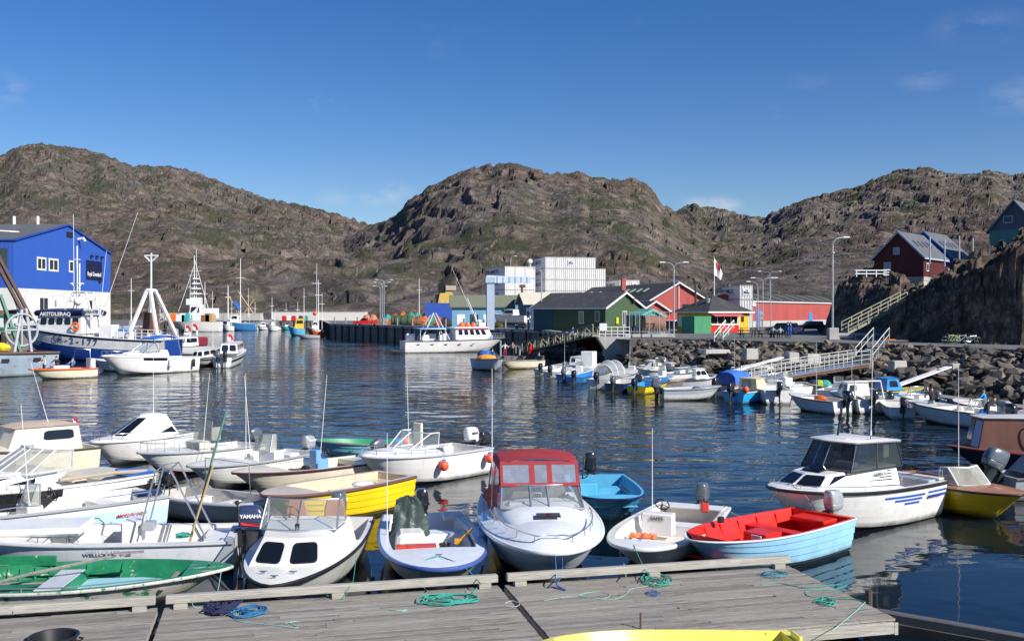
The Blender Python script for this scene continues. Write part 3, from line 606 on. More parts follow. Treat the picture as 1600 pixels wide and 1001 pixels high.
    def antenna(s, x, y, z, h=2.2, lx=0, ly=0, m=None, r=.013):
        mb = MB(); mb.tube([(x, y, z), (x+lx*.05, y+ly*.05, z+h*.05)], r*1.8, 6); mb.tube([(x, y, z), (x+lx, y+ly, z+h)], r, 6, r1=r*.5); return mb.build('antenna', m or WHP, s.t)
    def seat(s, x, y, z, w_=.5, h=.5, m=None, nm='seat', back=True):
        mb = MB(); mb.box((x, y, z+.08), (w_, w_, .14))
        if back: mb.loft([[(x-w_/2-.03+dx, y+yy*sc_, z+zz) for dx, yy in ((0, -w_/2), (.1, -w_/2), (.1, w_/2), (0, w_/2))] for zz, sc_ in ((.1, 1), (h*.7, 1), (h, .75))])
        return mb.build(nm, m or WHITE, s.t, bevel=.03)
    def box(s, nm, c, d, m, bevel=.01, rz=0, taper=1, ry=0):
        mb = MB(); mb.box(c, d, 0, rz, taper, 0, ry); return mb.build(nm, m, s.t, bevel=bevel)
    def outboard(s, y=0, sc_=1.0, m=None, tilt=0, txt=None, tiller=False, z=None, x=-.02, band=None, turn=0):
        m = m or ENGB; z = s.p['Hs'] if z is None else z
        e = bpy.data.objects.new('outboard_motor', None); sc.collection.objects.link(e); e.parent = s.t; e.location = (x, y, z); e.rotation_euler = (0, R(tilt), R(turn)); e.scale = (sc_,)*3
        c = MB(); rg = []
        for zz, cx, lx, ly, in ((.05, -.29, .21, .13), (.09, -.30, .26, .165), (.22, -.30, .29, .18), (.235, -.30, .28, .172), (.25, -.30, .295, .183), (.42, -.28, .29, .175), (.54, -.25, .26, .155), (.59, -.22, .21, .12), (.605, -.2, .12, .07)):
            ring = []
            for k in range(16):
                a = 2*math.pi*k/16; ca, sa = math.cos(a), math.sin(a); ring.append((cx+lx*math.copysign(abs(ca)**.42, ca), ly*math.copysign(abs(sa)**.5, sa), zz))
            rg.append(ring)
        c.loft(rg); c.build('cowling', m, e, smooth=True, angle=35)
        g_ = MB(); rg = []
        for zz, cx, lx, ly in ((.07, -.29, .21, .14), (-.05, -.27, .16, .10), (-.35, -.27, .11, .06), (-.70, -.29, .10, .035), (-.95, -.31, .12, .03)):
            rg.append([(cx+lx*math.cos(2*math.pi*k/10), ly*math.sin(2*math.pi*k/10), zz) for k in range(10)])
        g_.loft(rg); g_.box((-.36, 0, -.62), (.4, .2, .02)); g_.lathe((-.30, 0, -.85), [(.01, -.02), (.06, 0), (.06, .02)], 8); g_.build('leg', DGREY if m is not ENGS else m, e, smooth=True, angle=40)
        k_ = MB(); k_.box((-.03, 0, -.12), (.10, .26, .36)); k_.box((.05, -.1, -.05), (.09, .05, .2)); k_.box((.05, .1, -.05), (.09, .05, .2)); k_.box((-.12, 0, .0), (.14, .12, .12)); k_.build('clamp_bracket', BLK, e, bevel=.01)
        pr = MB()
        for a in (0, 2.09, 4.19): pr.add([(-.46, .03*math.cos(a), -.85+.03*math.sin(a)), (-.44, .15*math.cos(a-.4), -.85+.15*math.sin(a-.4)), (-.48, .16*math.cos(a+.3), -.85+.16*math.sin(a+.3)), (-.50, .05*math.cos(a+.8), -.85+.05*math.sin(a+.8))], [(0, 1, 2, 3)])
        pr.cyl((-.47, 0, -.87), .03, .04, 8); pr.build('propeller', DGREY, e)
        if band:
            b_ = MB()
            for sg in (1, -1): b_.loft([[(-.56, sg*.15, .14), (-.1, sg*.195, .20), (-.06, sg*.19, .26), (-.50, sg*.18, .20)], [(-.56, sg*.16, .14), (-.1, sg*.207, .20), (-.06, sg*.20, .26), (-.50, sg*.19, .20)]])
            b_.build('stripe', band, e)
        if txt:
            for sg in (1, -1): lettering(txt, .115, LETW if m is not WHITE else LETK, e, (-.28, sg*.207, .39), (-sg, 0, 0), (0, 0, 1), .004)
            lettering(txt, .09, LETW if m is not WHITE else LETK, e, (-.605, 0, .39), (0, -1, 0), (0, 0, 1), .004)
        if tiller: ti = MB(); ti.tube([(-.1, 0, .12), (.1, .02, .18), (.62, .1, .26)], .022, 6, r1=.03); ti.build('tiller', BLK, e)
        return e
    def rib(s, t, sg, m=None):
        mb = MB(); rows = []
        for k in range(5):
            w_ = .25+.68*k/4; rows.append([(s.sect(t_, w_)[0], sg*(s.sect(t_, w_)[1]-d_), s.sect(t_, w_)[2]) for t_, d_ in ((t-.004, .05), (t+.004, .05), (t+.004, .13), (t-.004, .13))])
        mb.loft(rows); return mb.build('rib', m or s.p['inner'], s.t)
    def cleat(s, t, y=0):
        mb = MB(); z = s.sheer(t)+.05; x = s.L*t; mb.tube([(x, y-.08, z+.05), (x, y+.08, z+.05)], .012); mb.box((x, y, z), (.03, .07, .08)); return mb.build('cleat', CHROME, s.t)
    def W(s, x, y, z): return Matrix.Translation(s.t.location) @ s.t.rotation_euler.to_matrix().to_4x4() @ Vector((x, y, z))
    def side_text(s, txt, x, w_, side, size, m, sx=1.0, bold=.002):
        if size > .7 and len(txt) > 1:     # big letters follow the curve of the hull one by one
            st = size*.68*sx; [s.side_text(c, x+side*st*((len(txt)-1)/2-i), w_, side, size, m, sx, bold) for i, c in enumerate(txt)]; return
        t = x/s.L; a = Vector(s.sect(t-.03, w_)); b_ = Vector(s.sect(t+.03, w_)); u1 = Vector(s.sect(t, min(1, w_+.2))); u0 = Vector(s.sect(t, w_-.1)); c = Vector(s.sect(t, w_))
        dx = b_-a; up_ = u1-u0
        if side > 0: dx = -dx        # port side: text reads bow -> stern direction reversed
        f = lambda v: Vector((v.x, v.y*side, v.z))
        dx, up_, c = f(dx), f(up_), f(c); n = dx.normalized().cross(up_).normalized(); return lettering(txt, size, m, s.t, c+n*.055, dx, up_, bold, sx)
    def side_stripe(s, xa, xb, wa, wb, side, m, nm='stripe', n=10, off=.008, slant=0):
        mb = MB(); rows = [[], []]
        for k in range(n+1):
            for r_, w_ in ((0, wa), (1, wb)):
                x = xa+(xb-xa)*k/n+slant*r_; X_, Y_, Z_ = s.sect(x/s.L, w_); rows[r_].append((X_, side*(Y_+off), Z_))
        mb.loft(rows, 0, False, False, False); return mb.build(nm, m, s.t, smooth=True)
VERB = False
def rope(pts, r, m, label, nm='mooring_rope', cat='rope', group=None, sub=6):
    """smooth curve through points"""
    P_ = [Vector(p) for p in pts]; out = []
    for i in range(len(P_)-1):
        p0 = P_[max(0, i-1)]; p1 = P_[i]; p2 = P_[i+1]; p3 = P_[min(len(P_)-1, i+2)]
        for k in range(sub):
            t = k/sub; out.append(.5*((2*p1)+(p2-p0)*t+(2*p0-5*p1+4*p2-p3)*t*t+(3*p1-p0-3*p2+p3)*t**3))
    out.append(P_[-1]); o0 = out[0].copy(); mb = MB(); mb.tube([p-o0 for p in out], r, 5); o = mb.build(nm, m, None, smooth=True, angle=80); o.location = o0
    tag(o, label, cat, group); return o
def sag(a, b, d=.3): a = Vector(a); b = Vector(b); return [a, a.lerp(b, .25)+Vector((0, 0, -d*.75)), a.lerp(b, .5)+Vector((0, 0, -d)), a.lerp(b, .75)+Vector((0, 0, -d*.75)), b]
def fender(loc, r, m, label, h=None, nm='fender_buoy', capm=None):
    t = thing(nm, label, 'buoy' if h is None else 'fender', loc)
    b = MB()
    if h is None: b.ball((0, 0, 0), (r, r, r*1.08), 14, 9)
    else: b.lathe((0, 0, 0), [(.03, -h/2), (r*.8, -h/2+.03), (r, -h/2+.1), (r, h/2-.1), (r*.8, h/2-.03), (.04, h/2)], 12)
    b.build('body', m, t, smooth=True, angle=60)
    c = MB(); top = r*1.05 if h is None else h/2; c.cyl((0, 0, top-.03), r*.42 if h is None else .03, .07, 10); c.tube([(0, 0, top), (0, 0, top+.3)], .009); c.build('cap', capm or BLUEP, t); return t

# ------------------------------------------------------------------ people
SKIN = mat('skin', (.48, .28, .19), .6, var=.08); HAIRD = mat('dark_hair', (.02, .015, .012), .7, var=.2)
def cloth(nm, c): return mat('cloth_'+nm, c, .85, var=.15, scale=6)
def person(label, loc, rz, top, legs, pose='stand', H=1.75, hat=None, arms='down', group=None, lean=0):
    t = thing('person', label, 'person', loc, rz, group); k = H/1.75
    hip = .92*k if pose != 'sit' else .47*k
    J = {}; pel = Vector((0, 0, hip)); ln = lean
    up_ = Vector((math.sin(ln), 0, math.cos(ln)))
    chest = pel+up_*.36*k; neck = pel+up_*.54*k; head = neck+Vector((math.sin(ln*.6), 0, math.cos(ln*.6)))*.10*k; crown = head+Vector((math.sin(ln*.5), 0, math.cos(ln*.5)))*.17*k
    V = [pel, chest, neck, head, crown]; E = [(0, 1), (1, 2), (2, 3), (3, 4)]; Rd = [(.155, .12), (.175, .125), (.065, .065), (.085, .10), (.075, .09)]; reg = ['l', 't', 't', 's', 's']
    def add(p, par, r, g_): V.append(p); Rd.append(r if hasattr(r, '__len__') else (r, r)); reg.append(g_); E.append((par, len(V)-1)); return len(V)-1
    for sg in (1, -1):
        sh = add(neck+Vector((0, sg*.185*k, -.05*k)), 2 if False else 1, .065*k, 't')
        if arms == 'down': el = Vector((.02, sg*.25, -.30)); ha = Vector((.10, sg*.25, -.26))
        elif arms == 'work': el = Vector((.16, sg*.22, -.24)); ha = Vector((.24, sg*-.06, -.04))
        else: el = Vector((.10, sg*.26, -.26)); ha = Vector((.24, sg*-.10, .02))
        e = add(V[sh]+el*k, sh, .05*k, 't'); h_ = add(V[e]+ha*k, e, .038*k, 't'); hd = add(V[h_]+ha.normalized()*.09*k, h_, (.045*k, .025*k), 's')
        if pose == 'sit':
            kn = add(pel+Vector((.42, sg*.11, .03))*k, 0, .075*k, 'l'); an = add(V[kn]+Vector((.05, 0, -.43))*k, kn, .048*k, 'l')
        else:
            hp_ = add(pel+Vector((0, sg*.10, -.07))*k, 0, .10*k, 'l'); kn = add(pel+Vector((.03 if sg > 0 else -.02, sg*.12, -.45))*k, hp_, .068*k, 'l'); an = add(pel+Vector((-.02+(.05 if sg > 0 else -.03), sg*.13, -.85))*k, kn, .045*k, 'l')
        add(V[an]+Vector((.16, sg*.03, -.04))*k, an, (.05*k, .035*k), 'f')
    me = bpy.data.meshes.new('body'); me.from_pydata([tuple(v) for v in V], E, []); o = bpy.data.objects.new('tmp', me); sc.collection.objects.link(o)
    sk = o.modifiers.new('s', 'SKIN'); sk.use_smooth_shade = True
    for i, r_ in enumerate(Rd): me.skin_vertices[0].data[i].radius = r_
    me.skin_vertices[0].data[0].use_root = True; o.modifiers.new('u', 'SUBSURF').levels = 1
    dg = bpy.context.evaluated_depsgraph_get(); dg.update(); m2 = bpy.data.meshes.new_from_object(o.evaluated_get(dg)); bpy.data.objects.remove(o); m2.materials.clear()
    for mm_ in (top, legs, SKIN, BLK): m2.materials.append(mm_)
    seg = [(V[a], V[b], reg[b]) for a, b in E]; idx = {'t': 0, 'l': 1, 's': 2, 'f': 3}
    for f in m2.polygons:
        c = f.center; best = 9; g_ = 't'
        for a, b_, r_ in seg:
            d = b_-a; u = max(0, min(1, (c-a).dot(d)/d.length_squared)); dd = (c-(a+d*u)).length
            if dd < best: best = dd; g_ = r_ if not (r_ == 't' and a == V[0] and u < .12) else 'l'
        f.material_index = idx[g_]
    b = bpy.data.objects.new('body', m2); sc.collection.objects.link(b); b.parent = t
    hm = MB(); hc = head.lerp(crown, .55)
    if hat: hm.ball(hc+Vector((-.01, 0, .05*k)), (.115*k, .10*k, .085*k), 10, 6); hm.box(hc+Vector((.11*k, 0, .04*k)), (.10*k, .14*k, .015)); hm.build('cap', hat, t, smooth=True, angle=60)
    else: hm.ball(hc+Vector((-.022*k, 0, .035*k)), (.105*k, .098*k, .10*k), 10, 6); hm.build('hair', HAIRD, t, smooth=True, angle=60)
    nm_ = MB(); nm_.ball(hc+Vector((.095*k, 0, -.03*k)), (.022*k, .015*k, .025*k), 6, 4); nm_.build('nose', SKIN, t, smooth=True)
    return t
# ------------------------------------------------------------------ the timber pontoons in front
DZ = .5
O_ = Vector((6.2, 21.66, 0)); U_ = Vector((-.9716, -.2372, 0)).normalized(); V_ = Vector((.2372, -.9716, 0)).normalized()
def dk(u, v, z=DZ): return O_+U_*u+V_*v+Vector((0, 0, z))
PLK = [mat('plank_%d' % i, c, .85, var=.32, scale=1.3, stretch=(.8, 10, 10), bump=.55, bscale=3.5, col2=(.11, .10, .095), c2=(.50, .70), c2scale=1.4, spec=.25) for i, c in enumerate(((.30, .28, .245), (.36, .335, .295), (.24, .225, .20), (.33, .30, .25)))]
RAILM = mat('rail_timber', (.40, .38, .33), .85, var=.25, scale=1.5, stretch=(.7, 8, 8), bump=.5, bscale=4, col2=(.22, .21, .19), c2=(.5, .75))
def pontoon(u0, u1, width, label, v0=0):
    rz = math.atan2(-U_.y, -U_.x)                      # local +x runs along -u (to the right)
    base = dk(u1, v0, 0); t = thing('pontoon', label, 'pontoon', base, rz); L = u1-u0
    rd = random.Random(int(u1*10)); pw = .132; n = int(width/pw); mesh = {}
    for i in range(n):
        x = 0; first = True
        while x < L-.05:
            ln = rd.uniform(2.6, 4.4) if not first else rd.uniform(1.2, 4.2); first = False; ln = min(ln, L-x)
            if L-x-ln < .5: ln = L-x
            key = round(ln, 1)
            m = MB(); m.box((0, 0, 0), (ln-.008, pw-.015, .04))
            o = m.build('plank', PLK[rd.randrange(4)], t); o.location = (x+ln/2, -(i+.5)*pw, DZ-.02+rd.uniform(-.007, .007)); o.rotation_euler = (rd.uniform(-.012, .012), 0, rd.uniform(-.0012, .0012)); x += ln
    f = MB()
    for k in range(int(L/1.5)+1): f.box((min(L-.06, .06+k*1.5), -width/2, DZ-.14), (.09, width-.05, .19))
    f.box((L/2, -.04, DZ-.15), (L, .07, .2)); f.box((L/2, -width+.04, DZ-.15), (L, .07, .2)); f.box((.035, -width/2, DZ-.16), (.07, width, .22)); f.box((L-.035, -width/2, DZ-.16), (.07, width, .22)); f.build('frame', CONC if False else RAILM, t)
    fl = MB()
    for k in range(max(1, int(L/3.2))): fl.box(((k+.5)*L/max(1, int(L/3.2)), -width/2, .05), (2.1, width-.3, .36))
    fl.build('float', DGREY, t)
    # kerb timber on blocks along the far edge
    xs = [0.02, L-.02]; r_ = MB(); r_.box((L/2, -.10, DZ+.17), (L-.06, .15, .15)); r_.build('kerb_timber', RAILM, t, bevel=.012)
    nb = max(2, int(L/2.1))
    for k in range(nb): b_ = MB(); b_.box((.3+(L-.6)*k/(nb-1), -.12, DZ+.048), (.24, .2, .094)); b_.build('spacer_block', RAILM, t)
    return t
US1 = (dk(0, 0)-P(1245, 882, DZ)).length
pontoon(0.22, 6.55, 3.9, 'right hand grey timber pontoon with a coil of blue and green line at its corner')
pontoon(6.68, 13.05, 3.9, 'middle grey timber pontoon section with big green rope coil on its planks')
pontoon(13.17, 20.5, 3.9, 'left hand grey timber pontoon section carrying the black tub')
# floating boom off the right corner
a = P(1352, 950, .3); b = P(1640, 1000, .3); d = b-a; bt = thing('floating_boom', 'dark grey timber boom floating from the pontoon corner to the right', 'boom', (a.x, a.y, 0), math.atan2(d.y, d.x))
m = MB(); m.box((d.length/2, 0, .22), (d.length, .22, .2)); m.build('beam', mat('boom_wood', (.10, .10, .105), .8, var=.3, scale=2, stretch=(.6, 6, 6), bump=.4), bt, bevel=.015)
m = MB(); m.box((d.length/2, -.16, .08), (d.length, .06, .16)); m.build('side_board', WOODP, bt)
m = MB(); m.cyl((.05, .05, -.4), .07, 1.05, 10); m.build('corner_post', WOODP, bt)
# short steel pin on the pontoon
m = MB(); m.cyl((0, 0, 0), .018, .27, 8); o = m.build('steel_pin', RUST, None); o.location = P(1001, 981, DZ); tag(o, 'short steel pin standing on the planks behind the bright yellow boat', 'pin')
# black tub, left
tb = thing('tub', 'round black rubber tub at the bottom left corner of the pontoon', 'tub', P(84, 1024, DZ))
m = MB(); m.lathe((0, 0, 0), [(.28, 0), (.36, .3), (.385, .31), (.385, .33), (.34, .33), (.26, .03), (.01, .03)], 28); m.build('body', BLK, tb, smooth=True, angle=30)
for sg in (1, -1): m = MB(); m.tube([(sg*.37, -.08, .27), (sg*.45, -.05, .27), (sg*.45, .05, .27), (sg*.37, .08, .27)], .015); m.build('handle', BLK, tb)
# ropes on the planks
def coil(cx, cy, w_, h_, m, label, loops=7, r=.011, seed=1, tail=None, z=DZ+.012):
    rd = random.Random(seed); c = P(cx, cy, z); rx = w_/2*c.y/FP; ry = h_/2*c.y*c.y/FP/EH*1.05; pts = []; N = loops*9
    for k in range(N):
        a = 2*math.pi*k/9+rd.uniform(-.35, .35); f = 1-.55*rd.random()*(.5+.5*math.sin(k*.37)); pts.append(c+Vector((rx*f*math.cos(a)+rx*.33*math.sin(k*.21), ry*f*math.sin(a)+ry*.4*math.cos(k*.17), .004+.002*(k % 5)+.03*rd.random()*(k/N))))
    if tail: pts += [P(x, y, z) for x, y in tail]
    return rope(pts, r, m, label, 'rope_coil', 'rope', sub=3)
def line(pts, m, label, r=.010, z=DZ+.012): return rope([P(p[0], p[1], p[2] if len(p) > 2 else z) for p in pts], r, m, label, 'rope', 'rope')
coil(700, 936, 82, 16, ROPEG, 'large green rope coil on the planks below the blue rimmed boat', 8, .012, 3, [(735, 930), (748, 915), (757, 912)])
coil(1025, 905, 40, 20, ROPEG, 'tangle of dark green rope over the kerb timber below the small white boat', 7, .009, 5)
coil(1209, 897, 38, 10, mat('rope_steel_blue', (.10, .28, .36), .9, var=.3, scale=40), 'bundle of thin blue line near the pontoon end by the red boat', 8, .006, 8)
coil(1290, 940, 28, 9, ROPEG, 'small teal rope coil near the right pontoon corner', 5, .010, 9)
coil(1020, 927, 18, 8, ROPEB, 'little tuft of blue string on the planks of the right pontoon', 4, .005, 10)
coil(352, 941, 40, 30, ROPEN, 'heap of navy rope over the kerb timber beside the worn green dinghy', 12, .018, 11, z=DZ+.04)
coil(388, 955, 46, 17, mat('rope_petrol', (.02, .13, .28), .9, var=.3, scale=40), 'coil of petrol blue rope lying beside the navy heap', 8, .016, 12)
line([(1190, 913), (1215, 910), (1260, 917), (1320, 912), (1305, 920), (1262, 922), (1268, 932), (1330, 935), (1352, 940)], ROPEG, 'long green line snaking to the right corner of the pontoon', .009)
line([(850, 938), (900, 930), (940, 935), (952, 928), (930, 924), (905, 930), (950, 936), (975, 930), (985, 920), (1010, 915), (1030, 908)], ROPEC, 'thin pale green line curling over the right pontoon', .006)
line([(300, 935, .7), (305, 948), (340, 950), (372, 955), (366, 965), (380, 971), (420, 975), (465, 980), (452, 972), (466, 970), (445, 973)], ROPEC, 'pale cord trailing from the kerb timber past the blue rope', .007)
line([(508, 925, .7), (515, 932), (535, 935), (548, 915, .72), (550, 922)], ROPEG, 'thin green line looped on the kerb timber by the white cabin boat', .006)
line([(608, 951), (620, 953), (636, 952), (628, 955)], ROPEC, 'short frayed scrap of rope lying on the planks', .008)
line([(789, 942), (800, 938), (812, 942), (806, 947), (790, 946)], ROPEW, 'white loop of string beside the dark gap in the pontoon', .006)
line([(1300, 985), (1330, 960), (1352, 940)], ROPEC, 'pale line from the pontoon corner to the bright yellow boat', .008)
# ------------------------------------------------------------------ near boats
VERB = True
# --- worn green dinghy, bottom left
b = Boat('dinghy', 'worn green dinghy with flaking paint and pale blue floor along the left pontoon', 'dinghy', (362, 888, .62), (-100, 908, .5), B=2.5, Hs=.52, Hb=.68, tw=.7, pb=.75, pa=1.9, gw=.10, floor=.24, t1=.85, clink=0,
         hull=mat('worn_cream_green', (.62, .60, .50), .55, var=.15, scale=2, col2=(.03, .22, .10), c2=(.55, .60), c2scale=1.6, bump=.1), inner=mat('worn_green', (.015, .20, .085), .5, var=.3, scale=3, col2=(.50, .48, .40), c2=(.62, .68), c2scale=4), rail=mat('worn_rail', (.55, .54, .48), .7, var=.25, scale=5, col2=(.05, .2, .1), c2=(.55, .62)), mid=.45)
b.hull().inner(deck=False); b.deck(.85, 1, .03, mat('flaking_green_deck', (.02, .22, .11), .55, var=.2, scale=2, col2=(.50, .48, .38), c2=(.53, .57), c2scale=2.2, stretch=(.5, 1.6, 1)))
b.box('floor_board', (b.L*.60, 0, .27), (b.L*.27, 1.62, .03), gel('floor_blue', (.38, .66, .78))); b.box('box_seat', (b.L*.42, -.1, .36), (.5, 1.6, .30), GREYL); b.box('locker_side', (b.L*.465, -.1, .36), (.05, 1.7, .28), b.p['inner']); b.box('side_shelf', (b.L*.45, 1.0, .34), (b.L*.8, .12, .04), b.p['inner']); b.box('plank_seat', (b.L*.30, .0, .42), (b.L*.3, .12, .03), WOODG); b.thwart(.79, .1, .42, WOODG)
for tt in (.18, .22, .27, .32, .45, .58): b.rib(tt, -1); b.rib(tt, 1)
b.box('coaming', (b.L*.17, b.half(.2)-.0, .62), (b.L*.34, .05, .22), b.p['inner'], rz=-.06)
b.box('stern_locker', (.35, 0, .48), (.5, 1.2, .04), b.p['inner']); b.cleat(.93)
m = MB(); m.tube([b.at(.18, -b.half(.3)+.05, .62), b.at(.5, -b.half(.5)+.03, .63), b.at(.78, -b.half(.8)+.03, .66)], .014); m.tube([b.at(.36, -b.half(.4)+.05, .52), b.at(.36, -b.half(.4)+.04, .63)], .012); m.tube([b.at(.58, -b.half(.5)+.05, .52), b.at(.58, -b.half(.5)+.04, .63)], .012); m.build('hand_rail', ALU, b.t)
o = MB(); o.tube([(0, 0, 0), (1.0, .35, .22), (2.5, .95, .45)], .035, 6); o.box((2.75, 1.05, .49), (.6, .13, .03), 0, .37); o = o.build('oar', WOODG); o.location = b.W(.9, -.5, .45); o.rotation_euler = (0, 0, b.rz-.10); tag(o, 'long weathered oar lying across the worn green dinghy', 'oar')
rope(sag(b.W(b.L-.2, 0, .7), P(330, 936, .68), .25), .008, ROPEC, 'pale bow line from the worn green dinghy to the pontoon kerb')
rope(sag(b.W(.6, -.9, .6), P(22, 955, .66), .1), .008, ROPEC, 'pale line at the bottom left from the green dinghy to the kerb timber')
# --- long white open motorboat
b = Boat('motorboat', 'long white open motorboat with upright rod racks and dark blue outboard behind the green dinghy', 'boat', (-95, 834, .9), (372, 831, .72), B=2.3, Hs=.72, Hb=.95, tw=.9, gw=.20, floor=.28, t1=.62, stripe=(.5, .62, BLK), hull=WHITE2, rail=GREYL)
b.hull().inner()
b.box('console', (b.L*.36, -.1, .72), (.45, .8, .75), WHITE, bevel=.04); b.box('battery_box', (b.L*.30, .25, 1.0), (.28, .32, .2), GREYP); b.box('stern_bench', (.5, 0, .62), (.55, 1.7, .10), WHITE); b.thwart(.5, .4, .55, WHITE)
b.box('raised_foredeck', (b.L*.72, 0, .98), (b.L*.42, 1.3, .18), WHITE, bevel=.06); b.box('grab_handle', (b.L*.32, .1, 1.2), (.05, .05, .25), WHITE)
for k, yy in enumerate((-.55, .55)): m = MB(); m.tube([(b.L*.33, yy, .7), (b.L*.27, yy, 2.3), (b.L*.22, yy, 2.35), (b.L*.10, yy, .72)], .022, 6); m.build('rod_frame', ALU, b.t, smooth=True)
m = MB(); m.tube([(b.L*.27, -.55, 2.3), (b.L*.27, .55, 2.3)], .02); m.tube([(b.L*.22, -.55, 2.35), (b.L*.22, .55, 2.35)], .02); m.build('cross_bar', ALU, b.t)
b.outboard(0, 1.05, mat('engine_navy', (.035, .05, .11), .25, var=.15, coat=.4), 0, 'YAMAHA', band=RED, tiller=False); m = MB(); m.tube([(.0, -.25, .8), (.05, -.25, 1.35)], .02); m.ball((.05, -.25, 1.38), .06); m.build('throttle_lever', BLK, b.t)
b.side_text('WELLCRAFT V-20', b.L*.40, .80, 1, .11, mat('lettering_grey', (.35, .36, .38), .5), 1.2); b.cleat(.1, .95); b.rail(.52, .66, .12, posts=3)
LM = b
# bundle of gaffs leaning in it
for k, (dx, mm_, h_, lab) in enumerate(((0, mat('orange_pole', (.65, .30, .03), .5), 2.1, 'orange gaff pole'), (.12, mat('green_pole', (.10, .25, .16), .5), 3.2, 'longest green fishing pole'), (-.12, ALU, 2.2, 'silver boat hook'), (.22, mat('tan_pole', (.45, .33, .15), .6), 1.9, 'tan wooden pole'))):
    base = b.W(b.L*.17, .1+dx, .4); top = base+Vector((.42*h_*.62+dx*.3, .1, h_)); m = MB(); m.tube([(0, 0, 0), top-base], .026 if k != 2 else .016, 7); m.tube([top-base, top-base+Vector((.02, 0, .08))], .03); o = m.build('pole', mm_); o.location = base; tag(o, lab+' standing aslant in the rod rack of the long white motorboat', 'pole')
# --- light blue striped skiff
b = Boat('skiff', 'white skiff with pale blue side panel and steering wheel behind bent perspex screen', 'boat', (-185, 818, 1.0), (238, 768, .88), B=2.15, Hs=.88, Hb=1.05, tw=.93, gw=.16, floor=.32, t1=.70, hull=WHITE2, stripe=(.15, .7, gel('pale_blue', (.52, .74, .84))), rail=GREYP, railr=.03)
b.hull().inner(); b.windshield(b.L*.52, .35, .95, b.L*.49, .32, 1.55, .25, glass=GLASSY, bars=(), tail=.95); b.box('console', (b.L*.50, 0, .75), (.4, .8, .5), WHITE, bevel=.03); b.wheel(b.L*.42, .1, 1.2, .2, 1.2); b.box('black_cushion', (.45, .6, .98), (.75, .4, .12), NAVY, bevel=.04); b.box('bench', (b.L*.2, 0, .62), (.5, 1.5, .3), LINER)
m = MB(); m.tube([(b.L*.9, 1.0, 1.12), (b.L*.6, 1.0, 1.15), (b.L*.52, .95, 1.1)], .016); m.tube([(b.L*.3, .95, 1.0), (b.L*.28, .95, 1.08), (b.L*.08, .95, 1.08), (b.L*.07, .95, .95)], .016); m.build('side_rail', CHROME, b.t, smooth=True)
m = MB(); m.tube([(-.03, .8, .2), (-.12, .8, 1.1), (.1, .8, 1.2)], .018); m.tube([(-.03, .5, .2), (-.12, .5, 1.1), (.1, .5, 1.2)], .018); m.tube([(-.1, .5, .6), (-.1, .8, .6)], .014); m.build('boarding_ladder', CHROME, b.t, smooth=True)
b.box('tan_box', (b.L*.76, .35, 1.12), (.9, .45, .32), mat('plywood', (.50, .34, .18), .7, var=.2)); b.side_text('MARLIN 5400', b.L*.16, .62, 1, .12, LETR, 1.2); b.antenna(b.L*.52, .35, 1.0, 2.6, .7*0+.1, -.3)
# --- big beige cruiser
b = Boat('motor_cruiser', 'large cream motor cruiser with raked grey windshield and dark side windows at the left edge', 'boat', (-210, 772, 1.55), (202, 733, 1.12), B=2.7, Hs=1.1, Hb=1.55, tw=.92, gw=.14, floor=.5, t1=.42, hull=WHITE, stripe=(.60, .68, BLK), rail=WHITE, deck=CREAM)
b.hull().inner(deck=False); b.deck(.42, 1, .12, WHITE); b.house(b.L*.40, b.L*.78, 1.0, .7, 1.22, .42, .7, .0, .22, .3, m=WHITE); b.win('left', .3, .2, .75, .75, .06, .2); b.win('right', .3, .2, .75, .75, .06, .2); b.win('front_left', .15, .2, .8, .75)
b.windshield(b.L*.52, .95, 1.60, b.L*.40, .80, 2.15, 1.3, frame=GREYL, glass=GLASSY, r=.03, bars=(.5, .25, .75), tail=.3, nose=.3)
b.side_stripe(b.L*.42, b.L*.9, .72, .93, 1, WINB, 'side_window', 12, .012); b.side_stripe(b.L*.42, b.L*.9, .72, .93, -1, WINB, 'side_window', 12, .012)
b.box('engine_cover', (b.L*.12, 0, 1.0), (b.L*.18, 2.0, .35), CREAM, bevel=.08); b.box('seat', (b.L*.30, .6, .95), (.5, .5, .6), BEIGE, bevel=.08); b.box('vent', (b.L*.03, 1.32, .93), (.2, .03, .12), BLK); m = MB(); m.tube([(b.L*.42, 1.15, 1.35), (b.L*.2, 1.22, 1.33), (b.L*.02, 1.2, 1.2)], .06, 8); m.build('folded_canopy', mat('canopy_tan', (.36, .30, .24), .8), b.t, smooth=True)
b.rail(.6, 1, .35)
m = MB(); m.loft([[(0, .0, .0), (.9, -.05, .1), (1.0, .3, .02), (0, .4, 0)], [(-.05, -.05, -.15), (.95, -.2, -.05), (1.0, .35, -.05), (-.05, .45, -.05)], [(-.25, -.1, -.45), (.0, -.25, -.3), (.1, .2, -.3), (-.2, .3, -.3)]]); o = m.build('tarpaulin', CANVB, None, smooth=True); o.location = b.W(.2, .85, 1.26); o.rotation_euler = (0, 0, b.rz); tag(o, 'crumpled blue tarpaulin on the stern corner of the large cream cruiser', 'tarpaulin')
